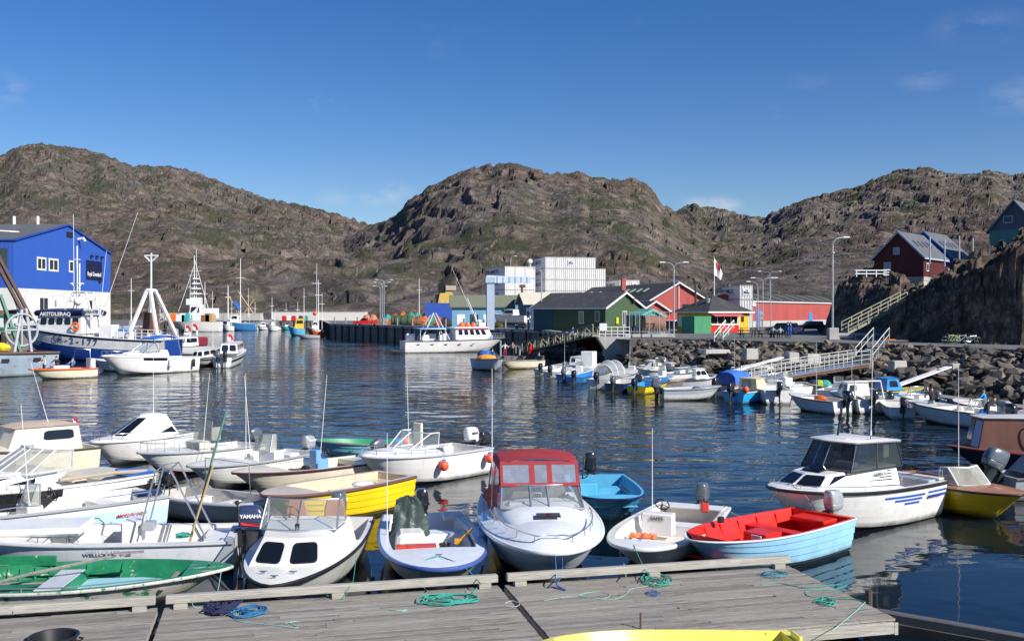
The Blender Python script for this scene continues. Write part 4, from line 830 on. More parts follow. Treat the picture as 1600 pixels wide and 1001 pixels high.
# --- tan cabin boat behind
b = Boat('cabin_boat', 'cream boat with tan canvas cabin top behind the large cream cruiser at left', 'boat', (-110, 702, 1.3), (140, 694, .95), B=2.4, Hs=.95, Hb=1.35, hull=CREAM, inner=CREAM, t1=.55, floor=.4)
b.hull().inner(deck=False); b.deck(.55, 1, .1); b.house(b.L*.12, b.L*.60, .95, .85, .98, .85, .35, .1, .12, .1, m=mat('cabin_cream', (.62, .56, .46), .5, var=.1), roof=CANVT, crown=.12); b.win('left', .45, .45, .9, .85); b.win('right', .45, .45, .9, .85); b.win('back', .1, .3, .45, .85, m=BLK)
b.antenna(b.L*.3, .3, 1.9, 2.3, .6, -.1); fl = MB(); fl.tube([(0, 0, 0), (.25, 0, .9)], .012); fl.build('flag_staff', WHP, b.t).location = (.1, -.7, 1.0)
def small_flag(p, label, s=.45, cols=(LETR, LETW)):
    t = thing('flag', label, 'flag', p); 
    for k, mm_ in enumerate(cols):
        m = MB(); z0 = -k*s*.3; m.loft([[(0, 0, z0), (0, 0, z0-s*.3)], [(s*.25, .05, z0-.05*s), (s*.22, .05, z0-s*.36)], [(s*.4, -.04, z0-.25*s), (s*.34, -.04, z0-s*.62)], [(s*.5, .03, z0-.55*s), (s*.4, .03, z0-s*.9)]], 0, False, False, False); m.build('cloth_band', mm_, t)
    return t
small_flag(b.W(.33, -.7, 1.95), 'small red and white flag hanging on the stern staff of the tan topped boat')
# --- white wedge sport cabin
b = Boat('cabin_boat', 'sleek white cabin boat with wrap-round dark windows behind the left hand boats', 'boat', (143, 692, .95), (287, 673, .95), B=2.1, Hs=.95, Hb=1.0, hull=WHITE, stripe=(.7, .8, GREYP), rail=WHITE, t1=.3, floor=.4, deck=WHITE)
b.hull().inner(deck=False); b.deck(.3, 1, .1); b.house(b.L*.22, b.L*.78, .85, .55, 1.0, .80, 1.5, .45, .22, .25, m=WHITE, roof=WHITE, over=.02, roofth=.03); b.poly('left', [(.10, .15), (.60, .12), (.45, .85), (.22, .85)], WINB, 'window'); b.poly('left', [(.66, .14), (.97, .1), (.85, .8), (.52, .85)], WINB, 'window'); b.poly('right', [(.1, .12), (.9, .12), (.7, .85), (.2, .85)], WINB, 'window')
for q in ('front_left', 'front_right'): b.win(q, .06, .15, .94, .9, .06, .1)
b.antenna(b.L*.35, 0, 1.85, 2.4); b.rail(.7, 1, .25, posts=4)
# --- white console boat with tall perspex
b = Boat('motorboat', 'white console boat with maroon bottom and tall yellowed perspex screen', 'boat', (215, 708, .95), (395, 691, .8), B=2.0, Hs=.8, Hb=.98, hull=WHITE, boot=MAROON, t1=.62, floor=.3, rail=GREYP)
b.hull().inner(); b.box('console', (b.L*.5, 0, .8), (.5, .9, .7), CREAM, bevel=.04); m = MB(); m.box((0, 0, 0), (.03, 1.1, .75), ry=-.1); m.box((-.2, .55, -.1), (.4, .02, .5)); m.build('perspex_screen', GLASSY, b.t, bevel=.01).location = (b.L*.46, 0, 1.5); b.rail(.35, 1, .3, posts=7); b.outboard(0, .85, ENGG, 25); b.antenna(b.L*.52, .45, 1.1, 2.6, -.2, .1); b.box('jockey_seat', (b.L*.3, 0, .65), (.7, .5, .4), WHITE, bevel=.06)
# --- white boat with folding windshield
b = Boat('motorboat', 'white open boat with small upright windscreen on its port side and silver outboard', 'boat', (294, 729, .9), (475, 703, .75), B=2.0, Hs=.75, Hb=.92, hull=WHITE, rail=GREYP, t1=.6, floor=.3)
b.hull().inner(); b.box('console', (b.L*.36, .25, .75), (.5, .8, .55), WHITE, bevel=.04); b.windshield(b.L*.40, .4, 1.0, b.L*.37, .36, 1.6, .3, glass=GLASSY, bars=(), tail=.9); b.outboard(0, .9, ENGS, 0, 'HONDA'); b.box('seat', (b.L*.2, 0, .65), (.5, 1.2, .35), WHITE, bevel=.06); b.wheel(b.L*.31, .3, 1.1)
b.antenna(b.L*.55, .3, .95, 2.8, -.1, -.4); b.antenna(b.L*.6, .35, .95, 2.9, -.3, -.3)
# --- cream boat with blue console
b = Boat('motorboat', 'cream open motorboat with bright blue console box and steering wheel', 'boat', (363, 740, .88), (588, 714, .78), B=2.15, Hs=.78, Hb=.92, hull=CREAM, inner=CREAM, rail=gel('dark_maroon', (.09, .02, .03)), t1=.72, floor=.3, tw=.88, gw=.16)
b.hull().inner(); b.box('console', (b.L*.47, .15, .75), (.45, .85, .62), BLUEP if False else gel('console_blue', (.16, .36, .66)), bevel=.02); b.box('console_lid', (b.L*.50, .35, 1.15), (.2, .4, .45), gel('console_blue', (.16, .36, .66)), bevel=.02); b.wheel(b.L*.38, .0, 1.2, .2, 1.1); b.box('stern_locker', (b.L*.12, 0, .68), (.7, 1.8, .18), CREAM); b.outboard(0, .95, ENGG, 30); b.antenna(b.L*.36, -.5, .8, 3.0, -.3, 0); b.box('black_bag', (b.L*.56, .3, .7), (.25, .3, .35), BLK, bevel=.06)
# --- turquoise boat behind
b = Boat('dinghy', 'turquoise wooden dinghy with green inside, farthest of the near boats', 'dinghy', (482, 687, .75), (655, 690, .58), B=1.7, Hs=.58, Hb=.78, hull=gel('turquoise', (.20, .48, .58)), inner=GREENP, clink=1, strakes=4, rail=WOODG, t1=.9, pa=1.8, pb=.85)
b.hull().inner(); b.thwart(.35); b.thwart(.6)
for k, (x_, y_, mm_, lb) in enumerate(((.9, .2, BLUEP, 'blue plastic can'), (.55, -.2, BUOY, 'orange float'))):
    m = MB(); m.ball((0, 0, .15), (.22, .2, .18), 10, 6); o = m.build('float' if k else 'can', mm_, None, smooth=True); o.location = b.W(x_, y_, .45); tag(o, lb+' lying in the stern of the turquoise dinghy', 'float' if k else 'can')
# --- white sport boat with two orange fenders
b = Boat('motorboat', 'white sport boat with raked windshield and two orange fender buoys on its side', 'boat', (566, 714, 1.12), (738, 695, .98), B=2.35, Hs=.98, Hb=1.15, hull=WHITE, rail=GREYL, t1=.48, floor=.5, tw=.9, gw=.16, pb=.6)
b.hull().inner(deck=False); b.deck(.48, 1, .20, WHITE); b.windshield(b.L*.70, .55, 1.22, b.L*.54, .75, 1.75, 1.4, frame=WHP, r=.022, bars=(.5,), tail=.35, nose=.35); b.box('seat', (b.L*.35, .4, .9), (.5, .5, .6), WHITE, bevel=.06); b.box('cream_seat', (b.L*.45, -.4, 1.5), (.12, .42, 1.0), CREAM, bevel=.03); b.rail(.5, 1, .18, posts=5); b.outboard(-.35, 1.05, WHITE, 0, 'SELVA'); b.outboard(.4, .85, ENGB, 0); b.antenna(b.L*.50, -.6, 1.2, 2.8, .1, 0)
m = MB(); m.panel([b.sect(.50, .92)]*1+[b.sect(.56, .92), b.sect(.56, .99), b.sect(.50, .99)], rr(0, 0, 1, 1, .3, .45)); m.build('porthole', WINB, b.t)
for sg in (1,):
    for k, (xx, lb) in enumerate(((b.L*.52, 'left of the two orange fender buoys hanging on the white sport boat'), (b.L*.08, 'right of the two orange fender buoys hanging on the white sport boat'))): fender(b.W(xx, 1.28, .66), .17, BUOY, lb)
# --- grey dinghy
b = Boat('dinghy', 'small grey fibreglass dinghy with tiller outboard and white thwarts behind the long white motorboat', 'dinghy', (423, 784, .72), (258, 765, .6), B=1.85, Hs=.6, Hb=.74, hull=GREYP, inner=mat('aged_liner', (.50, .48, .44), .6, var=.25, scale=4, col2=(.3, .27, .2), c2=(.55, .75)), rail=GREYL, t1=.93, floor=.15, pb=.5, gw=.10, railr=.05)
b.hull().inner(); b.thwart(.22, .5, .42, WHITE, front=True); b.thwart(.52, .3, .42, WHITE); b.outboard(.25, .85, ENGB, 0, tiller=True)
for k in range(2): m = MB(); m.tube([(0, 0, 0), (1.5, -.1, .05)], .022, 6); m.box((1.75, -.12, .05), (.45, .12, .02)); o = m.build('oar', WOODV); o.location = b.W(b.L*.55, -.15+.2*k, .28); o.rotation_euler = (0, 0, b.rz+.05); tag(o, ('reddish oar on the near side' if k == 0 else 'reddish oar on the far side')+' of the pair lying in the small grey dinghy', 'oar')
m = MB(); m.tube([(b.L*.2, .75, .6), (b.L*.2, .75, 1.55), (b.L*.62, .75, 1.55), (b.L*.64, .75, .65)], .016); m.build('hoop', CHROME, b.t)
# --- yellow clinker boat
YH = mat('yellow_clinker', (.80, .57, .01), .42, var=.14, scale=1.2, col2=(.42, .28, .03), c2=(.60, .82), c2scale=3, stretch=(.5, 1, 2))
b = Boat('rowing_boat', 'yellow clinker boat with beige inside, empty, in the middle of the moored boats', 'boat', (412, 773, 1.0), (620, 739, .92), B=2.1, Hs=.92, Hb=1.0, hull=YH, inner=BEIGE, rail=mat('brown_rail', (.16, .08, .07), .5), railr=.045, clink=1, strakes=6, t1=.74, floor=.35, tw=.78, gw=.17, pb=.62)
b.hull().inner(camber=.02); b.box('stern_seat', (.42, 0, .70), (.7, 1.4, .05), BEIGE); b.thwart(.36, .5, .6, BEIGE, front=True); b.box('locker_panel', (b.L*.54, .1, .5), (.1, 1.5, .3), mat('beige_shade', (.48, .38, .26), .5))
m = MB(); m.ball((0, 0, .08), (.36, .24, .10), 12, 6); o = m.build('bag', WHITE, None, smooth=True); o.location = b.W(b.L*.30, .1, .72); tag(o, 'white plastic bag lying on the thwart of the yellow clinker boat', 'bag')
m = MB(); m.ball((0, 0, .05), (.2, .16, .07), 10, 5); o = m.build('float', BUOY, None, smooth=True); o.location = b.W(b.L*.5, .15, .42); tag(o, 'small orange float on the floor of the yellow clinker boat', 'float')
# --- white cabin boat with two dark windows
b = Boat('cabin_boat', 'white cabin boat with two dark rounded front windows, bow against the middle pontoon', 'boat', (422, 914, .68), (520, 812, .70), B=2.4, Hs=.78, Hb=.68, hull=gel('ivory', (.74, .73, .66), .12), inner=LINER, rail=BLK, railr=.04, t1=.42, floor=.25, tw=.86, pb=.62, pa=2.1, gw=.10, mid=.42)
b.hull().inner(deck=False); b.deck(.42, 1, .06, gel('ivory', (.74, .73, .66), .12)); IV = gel('ivory', (.74, .73, .66), .12)
b.house(b.L*.42, b.L*.80, 1.05, .78, .80, .55, .62, .0, .14, .22, m=IV, z0f=.74, zt0=1.32, zt1=1.22); 
for q in ('front_left', 'front_right'): b.win(q, .14, .18, .84, .80, .12, .22, frame=BLK)
b.windshield(b.L*.615, .84, 1.27, b.L*.535, .80, 1.85, .8, bars=(.5,), r=.02, tail=.1, nose=.2); b.wheel(b.L*.46, -.40, 1.42, .19, 1.2)
TANS = mat('tan_seat', (.42, .17, .07), .6, var=.2); b.seat(b.L*.36, -.45, .85, .5, .75, TANS); b.seat(b.L*.36, .45, .85, .5, .75, TANS); b.outboard(.1, 1.0, ENGG, 0, '60'); b.box('navigation_light', (b.L*.63, -.0, 1.34), (.08, .09, .14), BLK); b.cleat(.90, .3); b.cleat(.90, -.3); b.cleat(.95)
WC = b
rope(sag(b.W(b.L*.5, 1.15, .75), P(548, 913, .7), .25), .007, ROPEG, 'thin green line from the white cabin boat to the kerb timber')
# --- white open boat with blue rim
BR = gel('rim_blue', (.07, .12, .36))
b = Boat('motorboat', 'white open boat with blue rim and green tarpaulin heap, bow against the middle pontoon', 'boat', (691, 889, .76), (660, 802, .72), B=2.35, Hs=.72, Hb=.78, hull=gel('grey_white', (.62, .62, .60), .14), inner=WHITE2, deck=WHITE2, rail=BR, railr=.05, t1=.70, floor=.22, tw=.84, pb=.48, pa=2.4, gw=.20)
b.hull().inner(camber=.03); b.thwart(.22, .55, .50, WHITE2, front=True); b.box('fore_locker', (b.L*.67, 0, .45), (.3, 1.5, .42), WHITE2); b.box('white_console', (b.L*.42, -.45, .55), (.85, .75, .55), WHITE, bevel=.08, taper=.85); b.outboard(0, 1.0, ENGB, 0, band=RED); b.cleat(.86); b.antenna(b.L*.42, -1.0, .75, 2.4, 0, 0); b.box('stern_step', (.3, .75, .70), (.5, .5, .15), WHITE, bevel=.02)
b.box('inside_pocket', (b.L*.42, b.half(.42)-.27, .48), (1.6, .05, .3), GREYL)
m = MB(); rg = []; rd = random.Random(3); ph = [[rd.uniform(0, 6) for _ in range(4)] for _ in range(3)]
for k in range(13):
    f = k/12; prof = (1-.45*f)*(1 if f < .85 else (1-(f-.85)/.15*.75)); z_ = .92*f-(.05 if f > .95 else 0); ring = []
    for j in range(40):
        a = 2*math.pi*j/40; wr = 1+.09*math.sin(3*a+ph[0][0]+f*2)+.07*math.sin(7*a+ph[0][1]+3*f)*(1-.5*f)+.05*math.sin(11*a-5*f+ph[1][1])+.04*rd.uniform(-1, 1); sq = 1/max(abs(math.cos(a)), abs(math.sin(a)))**.5
        ring.append((.46*prof*wr*sq*math.cos(a), .42*prof*wr*sq*math.sin(a), z_+.035*math.sin(5*a+k)+.02*rd.uniform(-1, 1)))
    rg.append(ring)
m.loft(rg); o = m.build('tarpaulin', CANVG, None, smooth=True, angle=38); o.location = b.W(b.L*.30, -.45, .62); tag(o, 'dark green tarpaulin bundled over a seat in the blue rimmed boat', 'tarpaulin')
m = MB(); m.box((0, 0, 0), (.28, .9, .22)); m.tube([(.15, -.2, .0), (.15, -.2, .12), (-.1, -.2, .12)], .012); o = m.build('fuel_box', gel('tank_red', (.62, .05, .03)), None, bevel=.03); o.location = b.W(b.L*.60, -.38, .62); o.rotation_euler = (0, 0, b.rz); tag(o, 'red fuel tank lying on the fore locker of the blue rimmed boat', 'fuel tank')
m = MB(); m.tube([(0, 0, 0), (.28, .05, .25)], .03); m.box((-.06, 0, -.05), (.18, .14, .12)); o = m.build('brush', mat('yellow_brush', (.65, .30, .02), .6), None, bevel=.01); o.location = b.W(b.L*.45, .72, .62); tag(o, 'yellow deck brush hanging inside the blue rimmed boat', 'brush')
rope([b.W(b.L*.86, 0, .84), b.W(b.L*.9, -.3, .8), b.W(b.L*.95, -.42, .55), b.W(b.L*.93, -.35, .3), P(668, 922, .55)], .012, ROPEG, 'green bow line hanging over the left side of the blue rimmed boat')
rope([b.W(b.L*.86, 0, .84), b.W(b.L*.93, .3, .8), b.W(b.L*.98, .5, .72), P(752, 912, .68)], .012, ROPEG, 'green bow line from the blue rimmed boat to the kerb timber end')
# --- red canopy cruiser
b = Boat('motor_cruiser', 'white sport cruiser with red canvas canopy, bow against the pontoon gap', 'boat', (868, 862, 1.0), (824, 768, 1.05), B=2.85, Hs=1.02, Hb=1.0, hull=WHITE2, inner=WHITE, rail=WHITE2, railr=.05, t1=.40, floor=.5, tw=.86, pb=.50, pa=2.3, gw=.16, draft=.35, chine=.74, mid=.45)
b.hull(26).inner(deck=False); b.deck(.40, 1, .30, WHITE2, n=18)
m = MB(); rg = []     # raised moulded foredeck
for k in range(9):
    t_ = .46+.40*k/8; hb = (b.half(t_)-.30)*(1-.25*(k/8)**2); z_ = b.sheer(t_)+.10+.36*(1-(k/8)**2.2); rg.append([(b.L*t_, hb*math.sin(a)*1.0, b.sheer(t_)+.02+(z_-b.sheer(t_))*math.cos(a)**.55 if abs(math.cos(a)) > 1e-6 else b.sheer(t_)+.02) for a in [-math.pi/2+math.pi*j/14 for j in range(15)]])
m.loft(rg, 0, False, False, False); m.build('moulded_cabin_top', WHITE2, b.t, smooth=True, angle=50)
b.windshield(b.L*.60, .98, 1.36, b.L*.51, .92, 1.84, .9, frame=mat('grey_frame', (.22, .22, .28), .4, .3), r=.028, bars=(.42, .64), tail=.6, nose=.22)
b.rail(.52, .99, .24, .22, 14, .016, posts=6, mid=False); b.box('deck_hatch', (b.L*.73, .05, 1.40), (.28, .55, .03), WINB, bevel=.05, ry=.12)
hw = 1.08; cz = 2.42      # canopy
m = MB(); rg = []
for x_, w_, zt in ((b.L*.53, .96, 1.84), (b.L*.495, .98, 2.18), (b.L*.475, .99, 2.39), (b.L*.38, 1.02, 2.47), (b.L*.22, 1.04, 2.42), (b.L*.13, 1.0, 2.32)):
    rg.append([(x_, -w_, zt-.20), (x_, -w_*.93, zt-.07), (x_, -w_*.6, zt), (x_, 0, zt+.03), (x_, w_*.6, zt), (x_, w_*.93, zt-.07), (x_, w_, zt-.20)])
m.loft(rg[2:], 0, False, False, False); m.build('canopy_top', CANVR, b.t, smooth=True, angle=40)
m = MB(); front = [((b.L*.525, -.95, 1.82), (b.L*.525, .95, 1.82), (b.L*.47, .95, 2.36), (b.L*.47, -.95, 2.36))]
q = front[0]; CLR = mat('canopy_vinyl', (.30, .33, .40), .08, var=.2, alpha=.55, scale=4)
for u0, u1, v0, v1 in ((0, 1, 0, .13), (0, 1, .86, 1.0), (0, .035, .13, .86), (.37, .44, .13, .86), (.60, .66, .13, .86), (.965, 1, .13, .86)): m.panel(q, [(u0, v0), (u1, v0), (u1, v1), (u0, v1)], .01, -.01)
m.build('canopy_front', CANVR, b.t)
for u0, u1 in ((.035, .37), (.44, .60), (.66, .965)): m = MB(); m.panel(q, rr(u0-.01, .11, u1+.01, .88, .03, .1), .002, -.002); m.build('vinyl_window', CLR, b.t)
for sg in (1, -1):
    q = ((b.L*.525, sg*.97, 1.80), (b.L*.12, sg*1.12, 1.30), (b.L*.13, sg*1.0, 2.2), (b.L*.46, sg*.96, 2.2)); m = MB()
    for u0, u1, v0, v1 in ((0, 1, 0, .12), (0, 1, .88, 1), (0, .05, .12, .88), (.47, .53, .12, .88), (.95, 1, .12, .88)): m.panel(q, [(u0, v0), (u1, v0), (u1, v1), (u0, v1)], .01, -.01)
    m.build('canopy_side', CANVR, b.t); m = MB(); m.panel(q, [(.04, .1), (.96, .1), (.96, .9), (.04, .9)], .002, -.002); m.build('vinyl_window', CLR, b.t)
    m = MB(); m.panel(((b.L*.50, sg*1.05, 1.15), (b.L*.12, sg*1.28, 1.10), (b.L*.12, sg*1.12, 1.32), (b.L*.5, sg*.99, 1.80)), [(0, 0), (1, 0), (1, 1), (0, 1)], .008, -.008); m.build('canopy_skirt', CANVR, b.t)
b.seat(b.L*.40, -.45, .95, .6, .75, WHITE); b.seat(b.L*.40, .45, .95, .6, .75, WHITE); b.box('dashboard', (b.L*.54, 0, 1.35), (.3, 1.6, .25), GREYL, bevel=.05); b.antenna(b.L*.42, -1.12, 1.2, 3.4, 0, .0); b.cleat(.93); b.cleat(.8, .75)
rope([b.W(b.L*.93, 0, 1.08), b.W(b.L*1.0, -.02, 1.0), b.W(b.L*1.01, .0, .7), P(868, 905, .68), P(872, 915, DZ+.02), P(884, 921, DZ+.02), P(862, 916, DZ+.02)], .014, ROPEB, 'blue bow line hanging from the red canopied cruiser to the kerb timber')
rope([b.W(b.L*.93, 0, 1.08), b.W(b.L*.99, .12, 1.02), b.W(b.L*1.0, .14, .6), P(872, 908, .68)], .012, ROPEB, 'second thinner blue line beside the cruiser bow line')
fender(b.W(b.L*.60, -1.42, .72), .13, BLUEP, 'blue cylindrical fender between the red canopied cruiser and the blue rimmed boat', .55)
RC = b
# --- weathered blue open boat
BW = mat('weathered_blue', (.07, .33, .52), .55, var=.25, scale=1.5, stretch=(.4, 1, 2.2), col2=(.30, .55, .62), c2=(.5, .68), c2scale=3)
b = Boat('motorboat', 'weathered light blue open boat with black outboard behind the red canopied cruiser', 'boat', (961, 779, .80), (928, 743, .72), B=2.15, Hs=.76, Hb=.80, hull=BW, inner=mat('blue_inner', (.10, .42, .64), .5, var=.12), rail=NAVY, railr=.025, t1=.90, floor=.2, tw=.9, pb=.34, pa=2.6, gw=.07, clink=1, strakes=6)
b.hull().inner(); b.outboard(-.1, 1.15, ENGB, 0); b.box('side_console', (b.L*.42, -.55, .55), (.7, .7, .6), b.p['inner'], bevel=.02); b.wheel(b.L*.32, -.55, 1.0); b.thwart(.2, .6, .48, b.p['inner'], front=True); b.thwart(.9, .1, .5, b.p['inner'])
for k in range(2): m = MB(); m.tube([(0, 0, 0), (1.6, .1, .05)], .022, 6); o = m.build('oar', DGREY); o.location = b.W(b.L*.38, .55+.12*k, .72); o.rotation_euler = (0, 0, b.rz-.1); tag(o, ('outer' if k else 'inner')+' dark oar of the pair in the weathered light blue boat', 'oar')
# --- small white boat with orange vest
b = Boat('motorboat', 'small white open boat with steering console and grey outboard left of the red boat', 'boat', (988, 857, .74), (1086, 790, .62), B=2.2, Hs=.66, Hb=.76, hull=gel('chalk', (.68, .68, .66), .14), inner=gel('chalk_inner', (.72, .68, .62), .2), deck=WHITE, rail=WHITE, railr=.05, t1=.88, floor=.2, tw=.85, pb=.46, pa=2.2, gw=.14)
b.hull().inner(); b.thwart(.30, .5, .46, WHITE, front=True); b.box('console', (b.L*.42, -.35, .60), (.35, .8, .55), WHITE, bevel=.03); b.wheel(b.L*.36, -.35, 1.02, .18, 1.0); b.box('stern_deck', (.3, 0, .66), (.55, 1.8, .05), WHITE); b.outboard(.15, .95, ENGG, 0); b.antenna(b.L*.25, -.8, .6, 2.3); b.cleat(.9)
lettering('SAPPE', .13, mat('lettering_olive', (.16, .15, .10), .5), b.t, (b.L*.42+.19, -.35, .75), (0, 1, 0), (0, 0, 1), .003)
b.box('side_board', (b.L*.60, -.75, .42), (1.0, .08, .03), WOODG)
m = MB()
m.loft([[(-.14, y_, -.05), (.14+.02*math.sin(y_*30), y_, -.05), (.15, y_, .04+.03*math.sin(y_*25)), (-.12, y_, .05+.02*math.sin(y_*40))] for y_ in [-.34+.045*j for j in range(16)]])
o = m.build('life_jacket', mat('vest_orange', (.80, .20, .08), .8, var=.2), None, bevel=.03); o.location = b.W(b.L*.62, -.42, .52); o.rotation_euler = (0, 0, b.rz+.1); tag(o, 'orange life jacket lying in the bow of the small white boat', 'life jacket')
rope(sag(b.W(b.L*.98, 0, .8), P(1015, 900, .68), .05), .009, ROPEG, 'green bow line of the small white boat to the tangle on the kerb')
rope([b.W(b.L*.9, -.1, .8), b.W(b.L*.99, -.3, .7), b.W(b.L*.95, -.3, .35), P(978, 900, .65)], .010, ROPEC, 'frayed pale line hanging from the small white boat')
rope(sag(b.W(.15, .8, .72), P(1213, 768, 1.35), .45), .012, ROPET, 'slack tan rope from the small white boat to the bow of the pilothouse cruiser')
# --- red and pale blue boat
PB = mat('pale_blue_clinker', (.28, .55, .74), .42, var=.12, scale=1.5, col2=(.16, .36, .52), c2=(.62, .8), c2scale=4)
b = Boat('rowing_boat', 'pale blue clinker boat painted bright red inside, at the right end of the pontoon', 'boat', (1081, 843, .92), (1287, 799, .86), B=2.15, Hs=.84, Hb=.92, hull=PB, inner=RED, deck=RED, rail=WHP, railr=.022, clink=1, strakes=6, t1=.90, floor=.2, tw=.85, pb=.6, pa=2.2, gw=.06)
b.hull().inner(deck=False); b.box('stern_box', (.42, .0, .74), (.75, 1.0, .10), RED, bevel=.02); b.thwart(.36, .36, .66, RED); b.box('engine_box', (b.L*.50, 0, .46), (.65, .65, .55), RED, bevel=.01); b.thwart(.90, .1, .4, RED); b.box('bow_platform', (b.L*.76, 0, .36), (b.L*.20, 1.25, .04), RED); b.outboard(.1, .95, ENGS, 0); b.box('white_tray', (b.L*.60, .2, .58), (.04, .28, .34), GREYL)
for k in range(5): b.rib(.16+.14*k, 1); b.rib(.16+.14*k, -1)
b.box('hand_lamp', (b.L*.62, -.75, .98), (.16, .10, .14), BLK)
for (x_, y_, nm_, m_, d_, lab, ct) in ((.72, .25, 'sack', mat('sacking', (.42, .36, .26), .9, var=.3), (.28, .18, .13), 'beige rolled sack in the bottom of the red boat', 'sack'), (.80, .2, 'bundle', GREYL, (.20, .16, .12), 'grey cloth bundle in the bow of the red boat', 'bundle'), (.60, .45, 'float', BUOY, (.22, .12, .09), 'orange float lying in the red boat beside the beige sack', 'float')):
    m = MB(); m.ball((0, 0, d_[2]), d_, 12, 7); o = m.build(nm_, m_, None, smooth=True); o.location = b.W(b.L*x_, y_, .38 if x_ > .7 else .22); o.rotation_euler = (.1, 0, 1.0); tag(o, lab, ct)
# --- pilothouse cruiser
b = Boat('motor_cruiser', 'white pilothouse cruiser with dark windows and blue side stripes, moored off the pontoon end', 'boat', (1214, 764, 1.30), (1425, 743, 1.05), B=2.6, Hs=1.05, Hb=1.32, hull=WHITE, inner=WHITE, rail=BLK, railr=.045, t1=.36, floor=.55, tw=.88, pb=.52, pa=2.2, gw=.16, draft=.4, boot=MAROON)
b.hull(24).inner(deck=False); b.deck(.36, 1, .10, WHITE)
b.house(b.L*.36, b.L*.86, 1.05, .72, 1.18, .60, .55, .0, .14, .28, m=WHITE, z0f=1.30, zt0=1.72, zt1=1.62); 
b.win('front_left', .08, .12, .92, .85, .06, .2, frame=CHROME); b.win('front_right', .08, .12, .92, .85, .06, .2, frame=CHROME)
for q in ('left', 'right'):
    uv = [(.60, .12), (.93, .18), (.90, .78), (.70, .82)] if q == 'right' else [(.07, .18), (.40, .12), (.30, .82), (.10, .78)]
    b.poly(q, uv, WINB, 'window')
m = MB()
for k in range(4): m.panel(b.q['left'], [(.55+.0*k, .25+.15*k), (.90, .25+.15*k), (.90, .31+.15*k), (.55, .31+.15*k)], .014)
m.build('side_grille', BLK, b.t); lettering('ALBIN 7', .13, mat('lettering_slate', (.08, .09, .12), .5), b.t, tuple(Vector(b.q['left'][0]).lerp(Vector(b.q['left'][1]), .74)+Vector((0, -.03, .30))), (-1, .1, 0), (0, -.1, 1), .003)
b.box('deck_hatch', (b.L*.735, 0, 1.70), (.5, .62, .04), WINB, bevel=.04, ry=.14)
b.house(b.L*.33, b.L*.67, 1.0, .82, 1.68, .64, .42, .10, .12, .22, m=mat('wheelhouse_glass', (.02, .024, .025), .05, alpha=.72, spec=.8), roof=WHITE, over=.10, roofth=.07, crown=.05, nm='wheelhouse_glazing', z0f=1.64, zt0=2.34, zt1=2.38)
m = MB()
for q in ('front_left', 'front_right', 'left', 'right', 'back'):
    a_, b_, c_, d_ = [Vector(v) for v in b.q[q]]; m.tube([a_, d_], .022); m.tube([a_, b_], .022); m.tube([d_, c_], .022)
    if q in ('left', 'right', 'back'): m.tube([a_.lerp(b_, .5), d_.lerp(c_, .5)], .022)
m.build('window_gasket', BLK, b.t); m = MB()
for q, uu in (('front_left', 0.02), ('front_right', .5), ('front_left', .98)):
    a_, b_, c_, d_ = [Vector(v) for v in b.q[q]]; m.tube([a_.lerp(b_, uu), d_.lerp(c_, uu)], .016)
m.build('mullion', CHROME, b.t)
for yy in (-.45, .45): b.seat(b.L*.42, yy, 1.62, .5, .62, mat('seat_grey', (.25, .25, .26), .7)); b.box('curtain', (b.L*.40, yy*1.7, 2.1), (.25, .03, .36), CREAM)
b.box('dashboard', (b.L*.60, 0, 1.78), (.3, 1.3, .16), GREYL, bevel=.03); b.wheel(b.L*.56, -.4, 1.95, .17, 1.1); m = MB(); m.tube([(b.L*.665, .15, 1.72), (b.L*.64, .35, 2.1)], .01); m.tube([(b.L*.665, -.3, 1.72), (b.L*.63, -.1, 2.15)], .01); m.build('wiper', BLK, b.t)
m = MB(); m.tube([(b.L*.53, -.25, 2.42), (b.L*.50, -.25, 3.15)], .035); m.ball((b.L*.50, -.25, 2.98), (.10, .10, .14), 10, 6); m.tube([(b.L*.50, -.25, 3.1), (b.L*.49, -.25, 3.4)], .012); m.build('light_mast', BLK, b.t, smooth=True); b.antenna(b.L*.38, .2, 2.45, 2.9, -.1, 0); b.box('roof_hatch', (b.L*.56, .1, 2.46), (.5, .5, .04), WHITE); m = MB(); m.tube([(b.L*.36, .72, 2.47), (b.L*.36, .72, 2.53), (b.L*.50, .70, 2.55), (b.L*.50, .70, 2.47)], .014); m.build('roof_rail', BLK, b.t)
m = MB(); m.tube([(b.L*.34, 1.02, 1.15), (b.L*.34, 1.02, 1.42), (b.L*.02, 1.05, 1.38), (b.L*.02, 1.05, 1.12)], .016); m.tube([(b.L*.34, -1.02, 1.15), (b.L*.34, -1.02, 1.42), (b.L*.02, -1.05, 1.38), (b.L*.02, -1.05, 1.12)], .016); m.build('cockpit_rail', CHROME, b.t, smooth=True); b.box('stern_bench', (.4, 0, .95), (.5, 1.9, .3), GREYP, bevel=.03); b.box('transom_locker', (.15, 0, 1.12), (.25, 2.1, .05), WHITE)
for k in range(3): b.side_stripe(b.L*(.52-.08*k), b.L*.20+.12*k, .74-.10*k, .80-.10*k, 1, mat('stripe_blue', (.03, .10, .45), .35))
b.side_stripe(b.L*.17, 0.02, .76, .82, 1, mat('stripe_blue', (.03, .10, .45), .35)); b.side_stripe(b.L*.17, 0.02, .62, .70, 1, mat('stripe_blue', (.03, .10, .45), .35)); b.side_text('MARINA 23', b.L*.12, .68, 1, .14, LETB, 1.0); b.rail(.60, 1.0, .10, posts=4, drop=False); b.cleat(.93)
rope([b.W(b.L*.93, 0, 1.42), b.W(b.L*.95, .5, 1.3), b.W(b.L*.93, .85, .9), b.W(b.L*.94, .95, .5)], .010, ROPET, 'short tan line hanging over the bow of the pilothouse cruiser')
